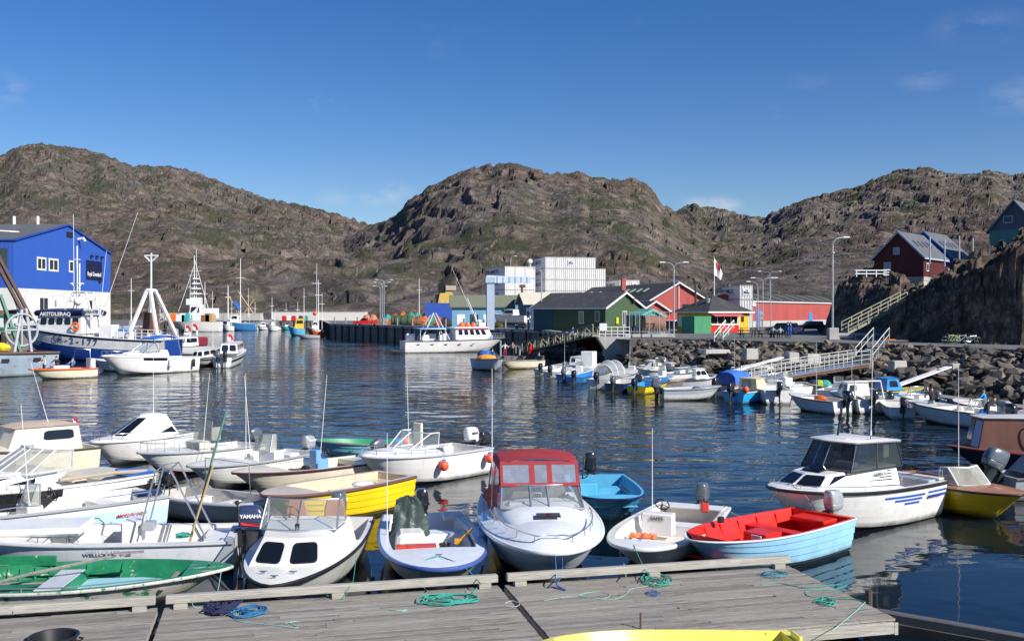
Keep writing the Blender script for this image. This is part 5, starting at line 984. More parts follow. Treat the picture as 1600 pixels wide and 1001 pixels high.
m = MB(); m.box((0, 0, 0), (.5, .2, .12)); o = m.build('float', YEL, None, bevel=.03); o.location = b.W(.9, -.7, 1.15); tag(o, 'yellow float in the cockpit of the pilothouse cruiser', 'float')
# --- yellow boat at right
b = Boat('motorboat', 'ochre yellow clinker boat with varnished foredeck and curved windscreen at the right edge', 'boat', (1597, 774, .85), (1398, 738, .72), B=2.0, Hs=.75, Hb=.88, hull=mat('ochre_clinker', (.52, .36, .01), .35, var=.15, coat=.2), inner=WOODV, deck=mat('varnished_deck', (.42, .17, .05), .3, var=.2, coat=.3), rail=BLK, clink=1, strakes=6, t1=.50, floor=.2, pb=.62)
b.hull().inner(deck=False); b.deck(.50, 1, .07, mat('varnished_deck', (.42, .17, .05), .3, var=.2, coat=.3)); b.windshield(b.L*.66, .6, .88, b.L*.57, .55, 1.35, .7, frame=WHP, glass=GLASSY, bars=(), tail=.7, nose=.3, r=.024); b.antenna(b.L*.5, .2, .9, 3.4); b.thwart(.3, .4)
# --- dark boat with brown wheelhouse
b = Boat('cabin_boat', 'dark blue wooden boat with brown plywood wheelhouse and hanging hoop at the right edge', 'boat', (1479, 697, 1.15), (1800, 708, .95), B=2.5, Hs=.9, Hb=1.2, hull=mat('dark_blue_hull', (.02, .03, .06), .4, var=.3), inner=WOODB, rail=MAROON, t1=.35, floor=.5, clink=1, strakes=7)
b.hull().inner(deck=False); b.deck(.35, 1, .06, WOODB); b.house(b.L*.38, b.L*.88, .9, .62, 1.05, 1.15, .25, .0, .10, .05, m=mat('brown_plywood', (.13, .05, .03), .5, var=.3, scale=2, stretch=(1, 1, .3)), roof=mat('pale_roof', (.5, .5, .5), .6), over=.08, roofth=.06, crown=.0)
b.win('left', .42, .4, .55, .85, m=mat('dirty_pane', (.25, .25, .26), .2)); b.win('left', .62, .4, .76, .85, m=mat('dirty_pane', (.25, .25, .26), .2)); b.win('front_left', .05, .1, .95, .92, m=mat('pale_blue_panel', (.35, .42, .55), .4)); b.win('front_right', .05, .3, .95, .9)
m = MB(); c = Vector(b.q['left'][0]).lerp(Vector(b.q['left'][1]), .50)+Vector((0, .06, .55)); m.tube([c+Vector((.22*math.cos(a_), .0, .46*math.sin(a_))) for a_ in [2*math.pi*k/20 for k in range(20)]], .028, 6, closed=True); m.build('hoop', CREAM, b.t, smooth=True)
# --- grey boat at right edge
b = Boat('motorboat', 'grey boat with big grey outboard cut by the right edge behind the ochre boat', 'boat', (1730, 728, .9), (1563, 742, .72), B=1.9, Hs=.72, Hb=.92, hull=GREYP, inner=GREYP, t1=.4, floor=.3)
b.hull().inner(); b.house(.9, 3.6, .85, .6, .75, .6, .8, .5, .2, .3, m=mat('grey_cover', (.30, .31, .33), .6, var=.15, bump=.2)); b.outboard(0, 1.25, ENGG, 25, z=.75)
# --- bright yellow boat at the bottom
b = Boat('dinghy', 'bright yellow open dinghy at the bottom of the picture in front of the pontoon', 'dinghy', (836, 1012, .76), (1258, 1006, .62), B=1.75, Hs=.62, Hb=.80, hull=gel('lemon', (.86, .74, .05)), inner=gel('lemon_in', (.85, .74, .12)), rail=DGREY, railr=.02, t1=.92, floor=.2, tw=.8, gw=.05)
b.hull().inner(); b.thwart(.35, .25, .45); b.thwart(.65, .25, .45); b.box('transom_pad', (.06, -.2, .58), (.06, .35, .3), gel('lemon_in', (.85, .74, .12))); b.box('stern_knee', (.2, -.72, .60), (.4, .1, .04), gel('lemon_in', (.85, .74, .12)))
VERB = False
# loose gear in the near boats
BB_ = {o['label'][:24]: o for o in bpy.data.objects if o.parent is None and 'category' in o}
def gear(bl, x, y, z, kind, m, label, rz=0):
    o_ = [v for k, v in BB_.items() if v['label'].startswith(bl)][0]; p = Matrix.Translation(o_.location) @ o_.rotation_euler.to_matrix().to_4x4() @ Vector((x, y, z))
    t = thing(kind, label, kind.replace('_', ' '), p, o_.rotation_euler[2]+rz); a = MB()
    if kind == 'bucket':
        a.lathe((0, 0, 0), [(.01, .01), (.11, 0), (.14, .27), (.15, .28), (.135, .28), (.10, .03), (.01, .03)], 14); a.build('body', m, t, smooth=True, angle=30); a = MB(); a.tube([(.14*math.cos(k*math.pi/8), .02, .27+.12*math.sin(k*math.pi/8)) for k in range(9)], .006, 4); a.build('handle', STEEL, t)
    elif kind == 'fuel_can':
        a.box((0, 0, .14), (.34, .2, .26)); a.build('body', m, t, bevel=.03); a = MB(); a.tube([(-.1, 0, .27), (-.06, 0, .33), (.06, 0, .33), (.1, 0, .27)], .014); a.build('handle', BLK, t); a = MB(); a.cyl((.13, .04, .26), .028, .05, 8); a.build('cap', BLK, t)
    elif kind == 'rope_heap':
        rd_ = random.Random(hash(label) % 99 if False else len(label)); pts = []
        for k in range(60): q = k*.75; r_ = .13+.06*math.sin(k*.9)+.03*rd_.random(); pts.append((r_*math.cos(q), r_*math.sin(q)*.8, .015+.0012*k+.015*rd_.random()))
        a.tube(pts, .011, 5); a.build('coil', m, t, smooth=True)
    elif kind == 'crate':
        for sx, sy, dx, dy in ((.5, .02, 0, .17), (.5, .02, 0, -.17), (.02, .34, .25, 0), (.02, .34, -.25, 0)):
            for zz in (.05, .13, .21): a.box((dx, dy, zz), (sx, sy, .05))
        a.build('slats', m, t); a = MB(); a.box((0, 0, .015), (.5, .34, .02)); a.build('base', m, t)
gear('white open boat with blu', 4.3, .2, .24, 'rope_heap', ROPEB, 'small blue rope heap on the floor of the blue rimmed boat')
gear('white open boat with blu', 2.6, .35, .24, 'bucket', BLK, 'black bucket on the floor of the blue rimmed boat')
gear('small white open boat', 4.2, .35, .22, 'rope_heap', ROPET, 'tan rope heap on the floor of the small white open boat')
gear('small white open boat', 1.1, .5, .70, 'fuel_can', gel('tank_red', (.62, .05, .03)), 'red fuel can on the stern of the small white open boat', .4)
gear('weathered light blue', 2.9, .1, .22, 'rope_heap', ROPEN, 'navy rope heap in the weathered light blue boat')
gear('yellow clinker boat', 2.4, -.3, .38, 'crate', gel('crate_blue', (.05, .2, .45)), 'blue slatted crate on the floor of the yellow clinker boat', .2)
gear('long white open motor', 2.6, -.55, .30, 'bucket', ORANGE, 'orange bucket on the floor of the long white motorboat')
gear('long white open motor', 1.2, .3, .70, 'rope_heap', ROPEG, 'green rope heap on the stern bench of the long white motorboat')
gear('small grey fibreglass', 2.9, .25, .18, 'fuel_can', gel('tank_red', (.62, .05, .03)), 'red fuel can on the floor of the small grey dinghy', .6)
gear('cream open motorboat', 1.6, -.4, .32, 'crate', GREYL, 'grey slatted crate in the stern of the cream open motorboat')
gear('pale blue clinker boat', 3.6, -.35, .30, 'rope_heap', ROPEW, 'white rope heap in the bow of the red painted boat')
gear('bright yellow open din', 2.4, .2, .25, 'rope_heap', ROPEB, 'blue rope heap in the bright yellow dinghy')
# ------------------------------------------------------------------ boats moored below the rock slope
GRP = None
def rb(label, cat, stern, bow, B=1.9, Hs=.65, Hb=.9, eng=ENGB, cab=None, esc=1.0, name='motorboat', ant=None, **kw):
    b = Boat(name, label, cat, (bow[0], bow[1], Hb), (stern[0], stern[1], Hs), B=B, Hs=Hs, Hb=Hb, **{**dict(t1=.6, floor=.25, gw=.1), **kw})
    b.hull(12); b.inner(10, deck=True)
    if eng is not None: b.outboard(0, esc, eng, 0)
    L = b.L
    if cab == 'house': b.house(L*.35, L*.72, B*.36, B*.28, Hs+.1, .75, .4, .05, .1, .1, m=WHITE, roof=WHITE, z0f=Hb*.9); [b.win('left', u, .4, u+.4, .85) for u in (.06, .54)]; [b.win('right', u, .4, u+.4, .85) for u in (.06, .54)]; b.win('front_left', .1, .4, .9, .88); b.win('front_right', .1, .4, .9, .88); b.win('back', .1, .35, .42, .85)
    elif cab == 'screen': b.windshield(L*.62, B*.3, Hb*.95, L*.54, B*.28, Hb+.45, L*.15, bars=(.5,), r=.02); b.box('seat', (L*.35, 0, Hs), (.5, B*.5, .4), WHITE)
    elif cab == 'console': b.box('console', (L*.45, 0, Hs+.1), (.45, .6, .8), WHITE, bevel=.04); b.windshield(L*.47, .3, Hs+.5, L*.45, .28, Hs+.85, .15, bars=(), tail=.8, glass=GLASSY); b.box('seat', (L*.25, 0, Hs*.9), (.4, B*.6, .35), LINER)
    elif cab == 'open': b.thwart(.3); b.thwart(.55)
    if ant: b.antenna(L*.45, .2, Hs+.2, ant)
    return b
G = 'small boats moored along the rock slope'
rb('small white boat with black outboard, farthest left of the boats along the rocks', 'boat', (846, 577), (893, 566), Hs=.6, Hb=.8, cab='open', hull=WHITE)
rb('white and red low boat beside the leftmost boat along the rocks', 'boat', (861, 581), (912, 567), hull=WHITE, stripe=(.55, .8, RED), cab='open', Hs=.6, ant=3.0)
rb('bright blue and white open boat with grey outboard, in front of the white screened boat', 'boat', (882, 585), (930, 570), hull=BLUEP, rail=WHITE, cab='console', eng=ENGG)
b = rb('white boat with a tall upright white board cabin near the truss ramp', 'boat', (900, 578), (943, 567), hull=WHITE, cab=None, eng=None); b.box('board_cabin', (b.L*.45, 0, 1.5), (1.2, 1.2, 1.5), WHITE, bevel=.05)
rb('blue open skiff with black outboard low in front of the white boats', 'boat', (898, 589), (946, 574), hull=BLUEP, inner=BLUEP, cab='open', Hs=.55, Hb=.75)
b = rb('white sport boat with a clear domed canopy and black outboard', 'boat', (934, 593), (992, 577), B=2.2, Hs=.8, Hb=1.05, hull=WHITE, cab=None, rail=BLK, eng=ENGB)
m = MB(); m.loft([[(b.L*x, .85*math.cos(a), 1.0+h*math.sin(a)) for a in [math.pi*k/8 for k in range(9)]] for x, h in ((.12, .9), (.25, 1.15), (.42, 1.1), (.58, .3))], 0, False, False, False); m.build('clear_canopy', mat('smoky_vinyl', (.35, .38, .38), .15, alpha=.7), b.t, smooth=True)
for x, h in ((.12, .9), (.25, 1.15), (.42, 1.1)): m = MB(); m.tube([(b.L*x, .86*math.cos(a), 1.0+(h+.02)*math.sin(a)) for a in [math.pi*k/8 for k in range(9)]], .03); m.build('canopy_hoop', WHP, b.t)
rb('dark blue boat with grey outboard under a red bobble float', 'boat', (960, 599), (1000, 586), hull=NAVY, eng=ENGG, cab='open')
rb('white pilothouse boat closest to the rocks behind the domed boat', 'boat', (1040, 579), (993, 573), B=2.4, Hs=.9, Hb=1.2, hull=WHITE, cab='house', eng=ENGG)
rb('bright yellow hulled boat with black outboard and blue inside', 'boat', (994, 603), (1040, 590), hull=YEL, inner=BLUEP, rail=BLK, cab='open', Hs=.6)
rb('pale blue open boat with wooden rail behind the yellow boat', 'boat', (1012, 589), (1062, 582), hull=SKYB, inner=SKYB, rail=WOODG, cab='console', eng=None)
rb('white cabin boat with grey framed screen behind the pale blue boat', 'boat', (1042, 583), (1098, 578), B=2.2, Hs=.9, Hb=1.1, hull=WHITE, cab='screen', eng=None)
rb('varnished wooden boat lying between the yellow boat and the grey skiff', 'boat', (1004, 597), (1074, 591), hull=WOODG, inner=BEIGE, rail=WOODV, cab='open', eng=ENGB, Hs=.6)
rb('grey and white aluminium skiff with big grey outboard facing the open water', 'boat', (1034, 607), (1127, 602), B=2.1, Hs=.75, Hb=.95, hull=WHITE, stripe=(.62, 1, GREYL), inner=GREYL, rail=GREYP, cab='open', eng=ENGG, esc=1.2)
rb('white cuddy boat with black canopy behind the grey and white skiff', 'boat', (1062, 593), (1124, 588), B=2.2, hull=WHITE, cab='house', eng=None)
b = rb('white boat with bright blue fabric cover and orange rim', 'boat', (1122, 603), (1176, 594), B=2.0, Hs=.8, Hb=1.0, hull=WHITE, rail=ORANGE, inner=gel('orange_in', (.7, .28, .06)), cab=None, eng=ENGB)
m = MB(); m.loft([[(b.L*x, .88*math.cos(a), .85+h*max(0, math.sin(a))**.5) for a in [math.pi*k/8 for k in range(9)]] for x, h in ((.20, .9), (.35, 1.05), (.62, .95), (.78, .45))], 0, False); m.build('fabric_cover', CANVB, b.t, smooth=True, angle=30)
b = rb('cyan blue hulled boat with tan cabin and black outboard with orange mark', 'boat', (1146, 612), (1207, 601), B=2.1, Hs=.75, Hb=1.0, hull=gel('cyan', (.02, .38, .75)), rail=CREAM, deck=CREAM, cab=None, eng=ENGB); b.house(b.L*.35, b.L*.68, .75, .6, .85, .7, .3, .05, .1, .1, m=mat('cabin_tan', (.62, .52, .34), .5), roof=mat('cabin_tan', (.62, .52, .34), .5)); b.win('left', .2, .3, .8, .85); b.win('back', .15, .1, .7, .9, m=mat('dull_pane', (.2, .19, .17), .2)); b.win('front_left', .1, .3, .9, .85); fender(b.W(.05, -.95, .95), .2, BUOY, 'orange buoy on the stern of the cyan hulled boat')
rb('white boat with black outboard right beside the cyan hulled boat', 'boat', (1216, 610), (1182, 596), B=2.2, Hs=.9, Hb=1.05, hull=WHITE, cab='screen', eng=ENGB)
rb('white boat with steering wheel tucked under the white gangway', 'boat', (1252, 604), (1206, 592), B=2.1, Hs=.8, Hb=1.0, hull=WHITE, cab='console', eng=None)
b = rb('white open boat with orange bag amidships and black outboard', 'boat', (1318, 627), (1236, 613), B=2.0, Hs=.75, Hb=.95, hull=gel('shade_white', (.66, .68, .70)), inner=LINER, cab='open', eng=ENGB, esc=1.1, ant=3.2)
m = MB(); m.ball((0, 0, .15), (.5, .3, .2), 12, 6); o = m.build('bag', ORANGE, None, smooth=True); o.location = b.W(b.L*.45, -.1, .62); o.rotation_euler = (0, 0, b.rz); tag(o, 'orange bag lying in the white open boat right of the gangway', 'bag')
b = rb('white boat with grey wheelhouse side and white arch frame, right of the gangway', 'boat', (1362, 624), (1306, 609), B=2.1, Hs=.85, Hb=1.05, hull=WHITE, cab='house', eng=ENGB, ant=2.6); m = MB(); m.tube([(.3, .9, .9), (.5, .8, 1.9), (.5, -.8, 1.9), (.3, -.9, .9)], .05); m.build('arch_frame', WHP, b.t)
rb('small white boat with tilted black outboard beside the arch framed boat', 'boat', (1386, 627), (1352, 615), B=1.8, hull=WHITE, cab='open', eng=ENGB)
b = rb('blue boat with blue cabin cover and yellow foredeck near the rocks', 'boat', (1366, 611), (1442, 604), B=2.1, Hs=.75, Hb=1.0, hull=BLUEP, deck=YEL, inner=YEL, rail=YEL, cab=None, eng=None, t1=.5); b.house(b.L*.12, b.L*.48, .8, .7, .85, .75, .35, .1, .1, .1, m=BLUEP, roof=BLUEP); b.win('left', .2, .3, .8, .85); b.win('right', .2, .3, .8, .85); b.win('front_right', .1, .2, .9, .9)
b = rb('pale dinghy heaped with green and yellow nets near the gangway foot', 'boat', (1302, 604), (1258, 598), hull=GREYP, cab=None, eng=None)
for k, (x, mm) in enumerate(((.3, ROPEG), (.5, mat('net_lime', (.35, .5, .05), .9)), (.68, DGREY))): m = MB(); m.ball((0, 0, .25), (.5, .6, .4), 9, 6); o = m.build('net_heap', mm, None); o.location = b.W(b.L*x, 0, .5); tag(o, ('teal', 'lime', 'dark')[k]+' net heap in the pale dinghy near the gangway foot', 'net')
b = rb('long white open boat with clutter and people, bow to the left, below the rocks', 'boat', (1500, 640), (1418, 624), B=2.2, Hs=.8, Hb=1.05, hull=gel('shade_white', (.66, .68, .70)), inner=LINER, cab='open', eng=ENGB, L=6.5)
LB_ = b
for k in range(3): m = MB(); m.box((0, 0, .15), (.5, .4, .3)); m.ball((0, .05, .35), (.2, .18, .15), 8, 5); o = m.build('fish_box', (BLUEP, CREAM, DGREY)[k], None, bevel=.02); o.location = b.W(b.L*(.2+.22*k), .1, .5); tag(o, ('blue', 'cream', 'black')[k]+' fish box full of gear in the long white boat at right', 'box')
rb('white boat with silver and black tilted outboard at the far right of the row', 'boat', (1560, 648), (1502, 634), B=2.0, hull=WHITE, cab='screen', eng=ENGS, esc=1.3)
rb('white boat cut by the right edge with teal reflections', 'boat', (1584, 655), (1640, 636), B=2.1, hull=WHITE, cab='console', eng=None)
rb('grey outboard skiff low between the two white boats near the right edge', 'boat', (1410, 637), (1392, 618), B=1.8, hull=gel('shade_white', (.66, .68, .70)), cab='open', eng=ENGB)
rb('small white cabin boat between the leftmost boats and the blue ones', 'boat', (884, 574), (928, 563), B=2.0, hull=WHITE, cab='house', eng=ENGG)
rb('white open boat with red stripe behind the dark blue boat', 'boat', (966, 583), (1012, 572), B=2.0, hull=WHITE, stripe=(.6, .75, RED), cab='console', eng=None, ant=2.5)
rb('white cuddy boat with varnished rail nearest the slope below the tank cage', 'boat', (1006, 571), (1058, 565), B=2.0, Hs=.8, Hb=1.0, hull=WHITE, rail=WOODV, cab='screen', eng=None)
rb('pale green dinghy in the second row behind the pale blue open boat', 'dinghy', (1056, 575), (1100, 570), B=1.7, hull=mat('pale_green_boat', (.35, .5, .42), .5), inner=GREYL, cab='open', eng=None)
rb('white motorboat with grey cover behind the fabric covered boat', 'boat', (1126, 588), (1180, 580), B=2.1, Hs=.8, Hb=1.0, hull=WHITE, cab='screen', eng=None, ant=3.0)
rb('cream boat tucked between the cyan hulled boat and the gangway', 'boat', (1172, 593), (1214, 582), B=2.0, hull=CREAM, cab='house', eng=None)
rb('white skiff behind the orange bag boat with its bow to the rocks', 'boat', (1290, 610), (1334, 598), B=1.9, hull=WHITE, cab='console', eng=None)
rb('navy and white boat in the second row behind the long white boat', 'boat', (1460, 625), (1412, 612), B=1.9, hull=NAVY, inner=LINER, rail=WHITE, cab='screen', eng=ENGG)
rb('low white skiff in the second row at the far right of the rocks', 'boat', (1548, 634), (1492, 622), B=1.9, hull=WHITE, cab='open', eng=None)
# floating walkway the boats tie to
def slab(nm, a, b_, w_, h, m, lab, cat, z=None):
    a = Vector(a); b_ = Vector(b_); d = b_-a; t = thing(nm, lab, cat, a, math.atan2(d.y, d.x)); L = Vector((d.x, d.y, 0)).length; mb = MB(); mb.loft([[(0, -w_/2, -h), (0, w_/2, -h), (0, w_/2, 0), (0, -w_/2, 0)], [(L, -w_/2, d.z-h), (L, w_/2, d.z-h), (L, w_/2, d.z), (L, -w_/2, d.z)]]); mb.build('deck', m, t); return t, L, d.z
for i, (p, q) in enumerate((((905, 571), (1130, 586)), ((1175, 590), (1420, 612)), ((1455, 616), (1640, 640)))):
    slab('floating_walkway', P(*p, .5), P(*q, .5), 1.4, .4, WOODG, ('left', 'middle', 'right')[i]+' floating walkway behind the row of boats by the rocks', 'walkway')
# ------------------------------------------------------------------ ramps
def railing(t, L, dz, w_, h, m, n, r=.04, mids=1, sides=(1, -1), x0=0):
    for sg in sides:
        mb = MB(); mb.tube([(x0, sg*w_/2, h), (L, sg*w_/2, dz+h)], r); 
        for k in range(mids): f = (k+1)/(mids+1); mb.tube([(x0, sg*w_/2, h*f), (L, sg*w_/2, dz+h*f)], r*.8)
        mb.build('rail', m, t)
        for k in range(n+1): f = k/n; mb = MB(); x = x0+(L-x0)*f; mb.box((x, sg*w_/2, dz*f+h/2), (r*1.6, r*1.6, h)); mb.build('rail_post', m, t)
TRM = mat('olive_timber', (.26, .25, .17), .8, var=.25, scale=3)
t, L, dz = slab('truss_ramp', PD(815, 551, 127), PD(936, 523, 112), 1.7, .18, TRM, 'olive timber truss ramp from the low float up to the quay by the green shed', 'ramp')
for sg in (1, -1):
    mb = MB(); mb.tube([(0, sg*.85, 1.15), (L, sg*.85, dz+1.15)], .10, 4); mb.tube([(0, sg*.85, -.1), (L, sg*.85, dz-.1)], .12, 4); mb.build('chord', TRM, t)
    N = 11
    for k in range(N+1): x = L*k/N; mb = MB(); mb.box((x, sg*.85, dz*k/N+.52), (.1, .1, 1.15)); mb.build('truss_post', TRM, t)
    for k in range(N): x = L*k/N; x2 = L*(k+1)/N; mb = MB(); mb.tube([(x, sg*.85, dz*k/N+(0 if k % 2 else 1.1)), (x2, sg*.85, dz*(k+1)/N+(1.1 if k % 2 else 0))], .06, 4); mb.build('brace', TRM, t)
GWR = mat('gangway_grey', (.50, .50, .47), .7, var=.2)
t, L, dz = slab('gangway', PD(1168, 594, 76), PD(1349, 566, 82), 1.5, .12, ALU, 'long white railed gangway descending to the boats below the rocks', 'gangway'); railing(t, L, dz, 1.5, 1.05, GWR, 12, .032, 2)
mb = MB(); mb.tube([(0, -.6, -.25), (L, -.6, dz-.25)], .1, 4); mb.tube([(0, .6, -.25), (L, .6, dz-.25)], .1, 4); mb.build('beam', RUST, t)
a = PD(1349, 566, 82); b2 = PD(1377, 532, 89); d = b2-a; t = thing('stairs', 'short white railed stairs from the gangway up to the road', 'stairs', a, math.atan2(d.y, d.x)); L = Vector((d.x, d.y, 0)).length
for k in range(8): mb = MB(); mb.box((L*(k+.5)/8, 0, d.z*(k+.8)/8), (L/8*1.05, 1.3, .07)); mb.build('step', ALU, t)
railing(t, L, d.z, 1.35, 1.15, GWR, 3, .045, 1)
mb = MB(); mb.box((L*.5, 0, d.z*.3-.8), (L*1.02, .9, d.z+.2)); mb.build('landing_block', CONCD, t)
for lab, a, b2, w_ in (('white board ramp resting between a concrete block and the boats, left of the gangway', PD(1143, 579, 79), PD(1226, 556, 87), .5), ('white board ramp leaning on a concrete block at right of the stairs', PD(1398, 602, 72), PD(1482, 572, 76), .55)): slab('board_ramp', a, b2, w_, .1, WHP, lab, 'ramp')
for lab, x, y, D, sz in (('concrete block holding the left board ramp', 1237, 563, 86.5, (1.0, 1.0, 1.4)), ('concrete block holding the right board ramp', 1490, 584, 76.5, (.9, 1, 1.6)), ('flat concrete landing in the rocks below the kiosk', 1117, 549, 96, (2.6, 1.6, .4)), ('grey concrete block in the rocks between kiosk and gangway', 1172, 553, 90, (1.2, 1.0, 1.0)), ('small concrete block above the rocks right of the stairs', 1402, 572, 80, (1.2, 1.0, .9)), ('low concrete pad in the rocks left of the gangway', 1268, 560, 85, (1.3, 1, .8))):
    mb = MB(); mb.box((0, 0, 0), sz, taper=.94); o = mb.build('concrete_block', CONC, None, bevel=.05); o.location = PD(x, y, D); o.rotation_euler = (0, 0, .2); tag(o, lab, 'concrete block')
# abutment of the truss ramp
t = thing('ramp_abutment', 'pale concrete abutment with white railings at the head of the truss ramp', 'abutment', PD(955, 560, 109)); z0 = t.location.z
mb = MB(); H_ = GZ+.15-z0; mb.loft([[(-1.1+.4, -1.5, -1), (1.7, -1.5, -1), (1.7, 2.5, -1), (-.7, 2.5, -1)], [(-.7, -1.5, H_-1.4), (1.7, -1.5, H_-1.4), (1.7, 2.5, H_-1.4), (-.7, 2.5, H_-1.4)], [(-1.5, -1.5, H_-.2), (1.9, -1.5, H_-.2), (1.9, 2.5, H_-.2), (-1.5, 2.5, H_-.2)], [(-1.5, -1.5, H_), (1.9, -1.5, H_), (1.9, 2.5, H_), (-1.5, 2.5, H_)]]); mb.build('pier', CONC, t)
for k in range(6): mb = MB(); mb.box((-1.4+.65*k, -1.4, H_+.55), (.06, .06, 1.1)); mb.build('rail_post', WHP, t)
for z_ in (.35, .7, 1.1): mb = MB(); mb.box((.2, -1.4, H_+z_), (3.4, .05, .07)); mb.build('rail', WHP, t)
mb = MB(); mb.box((-1.0, -1.2, H_+1.1), (.8, .5, .8)); mb.build('white_box', WHP, t)
# float under the truss ramp with drum
t, L, dz = slab('float', PD(772, 556, 124), PD(850, 556, 124), 2.2, .4, CONCD, 'low landing float at the foot of the truss ramp', 'float')
for k in range(3): mb = MB(); mb.cyl((.8+2.4*k, .9, -.3), .12, 2.2 if k != 1 else 1.6, 8); mb.build('pile', STEEL, t)
dr = thing('drum', 'red steel drum standing on the float at the truss ramp foot', 'drum', PD(829, 553, 123)); mb = MB(); mb.lathe((0, 0, 0), [(.28, 0), (.30, .02), (.30, .29), (.315, .31), (.30, .33), (.30, .6), (.315, .62), (.30, .64), (.30, .9), (.27, .9)], 14); mb.build('body', RED, dr)
dr.scale = (1.25, 1.25, 1.3)
person('person in white jacket and red trousers standing on the landing float', PD(789, 557, 122), -1.5, cloth('white', (.6, .6, .58)), cloth('red', (.5, .03, .05)), arms='fold')
person('person in pink and white top standing beside the red drum', PD(801, 556, 122), -2.2, cloth('pink', (.6, .30, .33)), cloth('black', (.03, .03, .035)), arms='fold')
person('person in maroon jacket walking down the truss ramp', PD(867, 540, 121)+Vector((0, 0, 0)), 2.9, cloth('maroon', (.28, .02, .07)), cloth('dark', (.04, .04, .05)), H=1.7)
person('person in blue jacket at the upper end of the truss ramp', PD(895, 533, 117), 3.0, cloth('blue', (.03, .13, .45)), cloth('dark', (.04, .04, .05)))
rb('pale double ended wooden boat with yellow waterline beside the landing float', 'boat', (846, 562), (781, 563), B=2.0, Hs=.8, Hb=1.0, hull=gel('cream', (.72, .66, .50)), boot=YEL, rail=WOODG, inner=WOODG, cab='open', eng=None, tw=.5, clink=1, name='rowing_boat')
b = rb('grey workboat heaped with orange and blue gear in front of the white fishing boat', 'boat', (738, 558), (779, 560), B=2.6, Hs=1.1, Hb=1.3, hull=gel('pale_grey', (.55, .60, .66)), inner=GREYL, rail=DGREY, eng=None, cab=None, L=5.5)
for k, (x, y, z_, mm, r_, lb) in enumerate(((.3, .2, 1.5, CANVB, (.9, .6, .5), 'blue tarpaulin'), (.62, -.5, 1.3, mat('orange_net', (.75, .28, .03), .9, var=.3, bump=.6), (1.0, .5, .35), 'orange net'), (.12, 0, 1.4, DGREY, (.5, .7, .6), 'dark net'))):
    m = MB(); m.ball((0, 0, 0), r_, 12, 7); o = m.build('gear_heap', mm, None); o.location = b.W(b.L*x, y, z_); tag(o, lb+' heap on the grey workboat by the landing float', 'gear')
person('person in navy standing in the grey workboat', b.W(b.L*.55, .3, .5), -1.2, cloth('navy', (.02, .03, .08)), cloth('dark', (.04, .04, .05)), arms='work')
# people among the boats at right
person('person in dark jacket and grey trousers standing in the long white boat', LB_.W(LB_.L*.72, .1, .30), -1.9, cloth('black', (.03, .03, .035)), cloth('grey', (.30, .33, .38)), H=1.6, arms='work')
person('person in black bending over the gear in the long white boat', LB_.W(LB_.L*.18, .0, .30), .3, cloth('black', (.03, .03, .035)), cloth('dark', (.04, .04, .05)), H=1.6, lean=1.0, arms='work')
person('person in bright blue jacket standing at the stern of the right hand boats', P(1537, 648, .3), 2.6, cloth('bright_blue', (.02, .30, .62)), cloth('dark', (.04, .04, .05)), H=1.45, arms='work')
# ------------------------------------------------------------------ buildings
def cladding(name, col, pitch=.25, var=.14, axis=(1, 1, 0), depth=.35, dirt=None):
    """painted vertical boards: grooves every pitch metres"""
    if name in MATS: return MATS[name]
    m = mat(name, col, .7, var=var, scale=.5, stretch=(1, 1, .25), col2=dirt or tuple(c*.72 for c in col), c2=(.5, .8), c2scale=1.5); t = m.node_tree; b = t.nodes['Principled BSDF']
    tcn = [n for n in t.nodes if n.type == 'TEX_COORD'][0]; wvn = nn(t, 'ShaderNodeTexWave', Scale=1/pitch/3.1416*3.1416/6.2832*6.2832/2, Distortion=0.0); wvn.wave_type = 'BANDS'; wvn.bands_direction = 'DIAGONAL'
    mp_ = nn(t, 'ShaderNodeMapping'); mp_.inputs['Scale'].default_value = (1.0, 1.0, 0.0); t.links.new(tcn.outputs['Object'], mp_.inputs['Vector']); t.links.new(mp_.outputs[0], wvn.inputs['Vector'])
    wvn.inputs['Scale'].default_value = .55/pitch
    bp = nn(t, 'ShaderNodeBump', Strength=depth, Distance=.03); t.links.new(wvn.outputs[0], bp.inputs['Height']); t.links.new(bp.outputs[0], b.inputs['Normal']); return m
ROOFD = mat('dark_roof_felt', (.045, .047, .05), .85, var=.2, scale=.4, col2=(.09, .09, .09), c2=(.5, .8)); ROOFG = mat('grey_roof', (.11, .115, .12), .7, var=.2, scale=.5)
FRW = mat('white_trim', (.72, .72, .70), .6, var=.06); PANE = mat('window_pane', (.03, .04, .05), .08, spec=.9, var=.3)
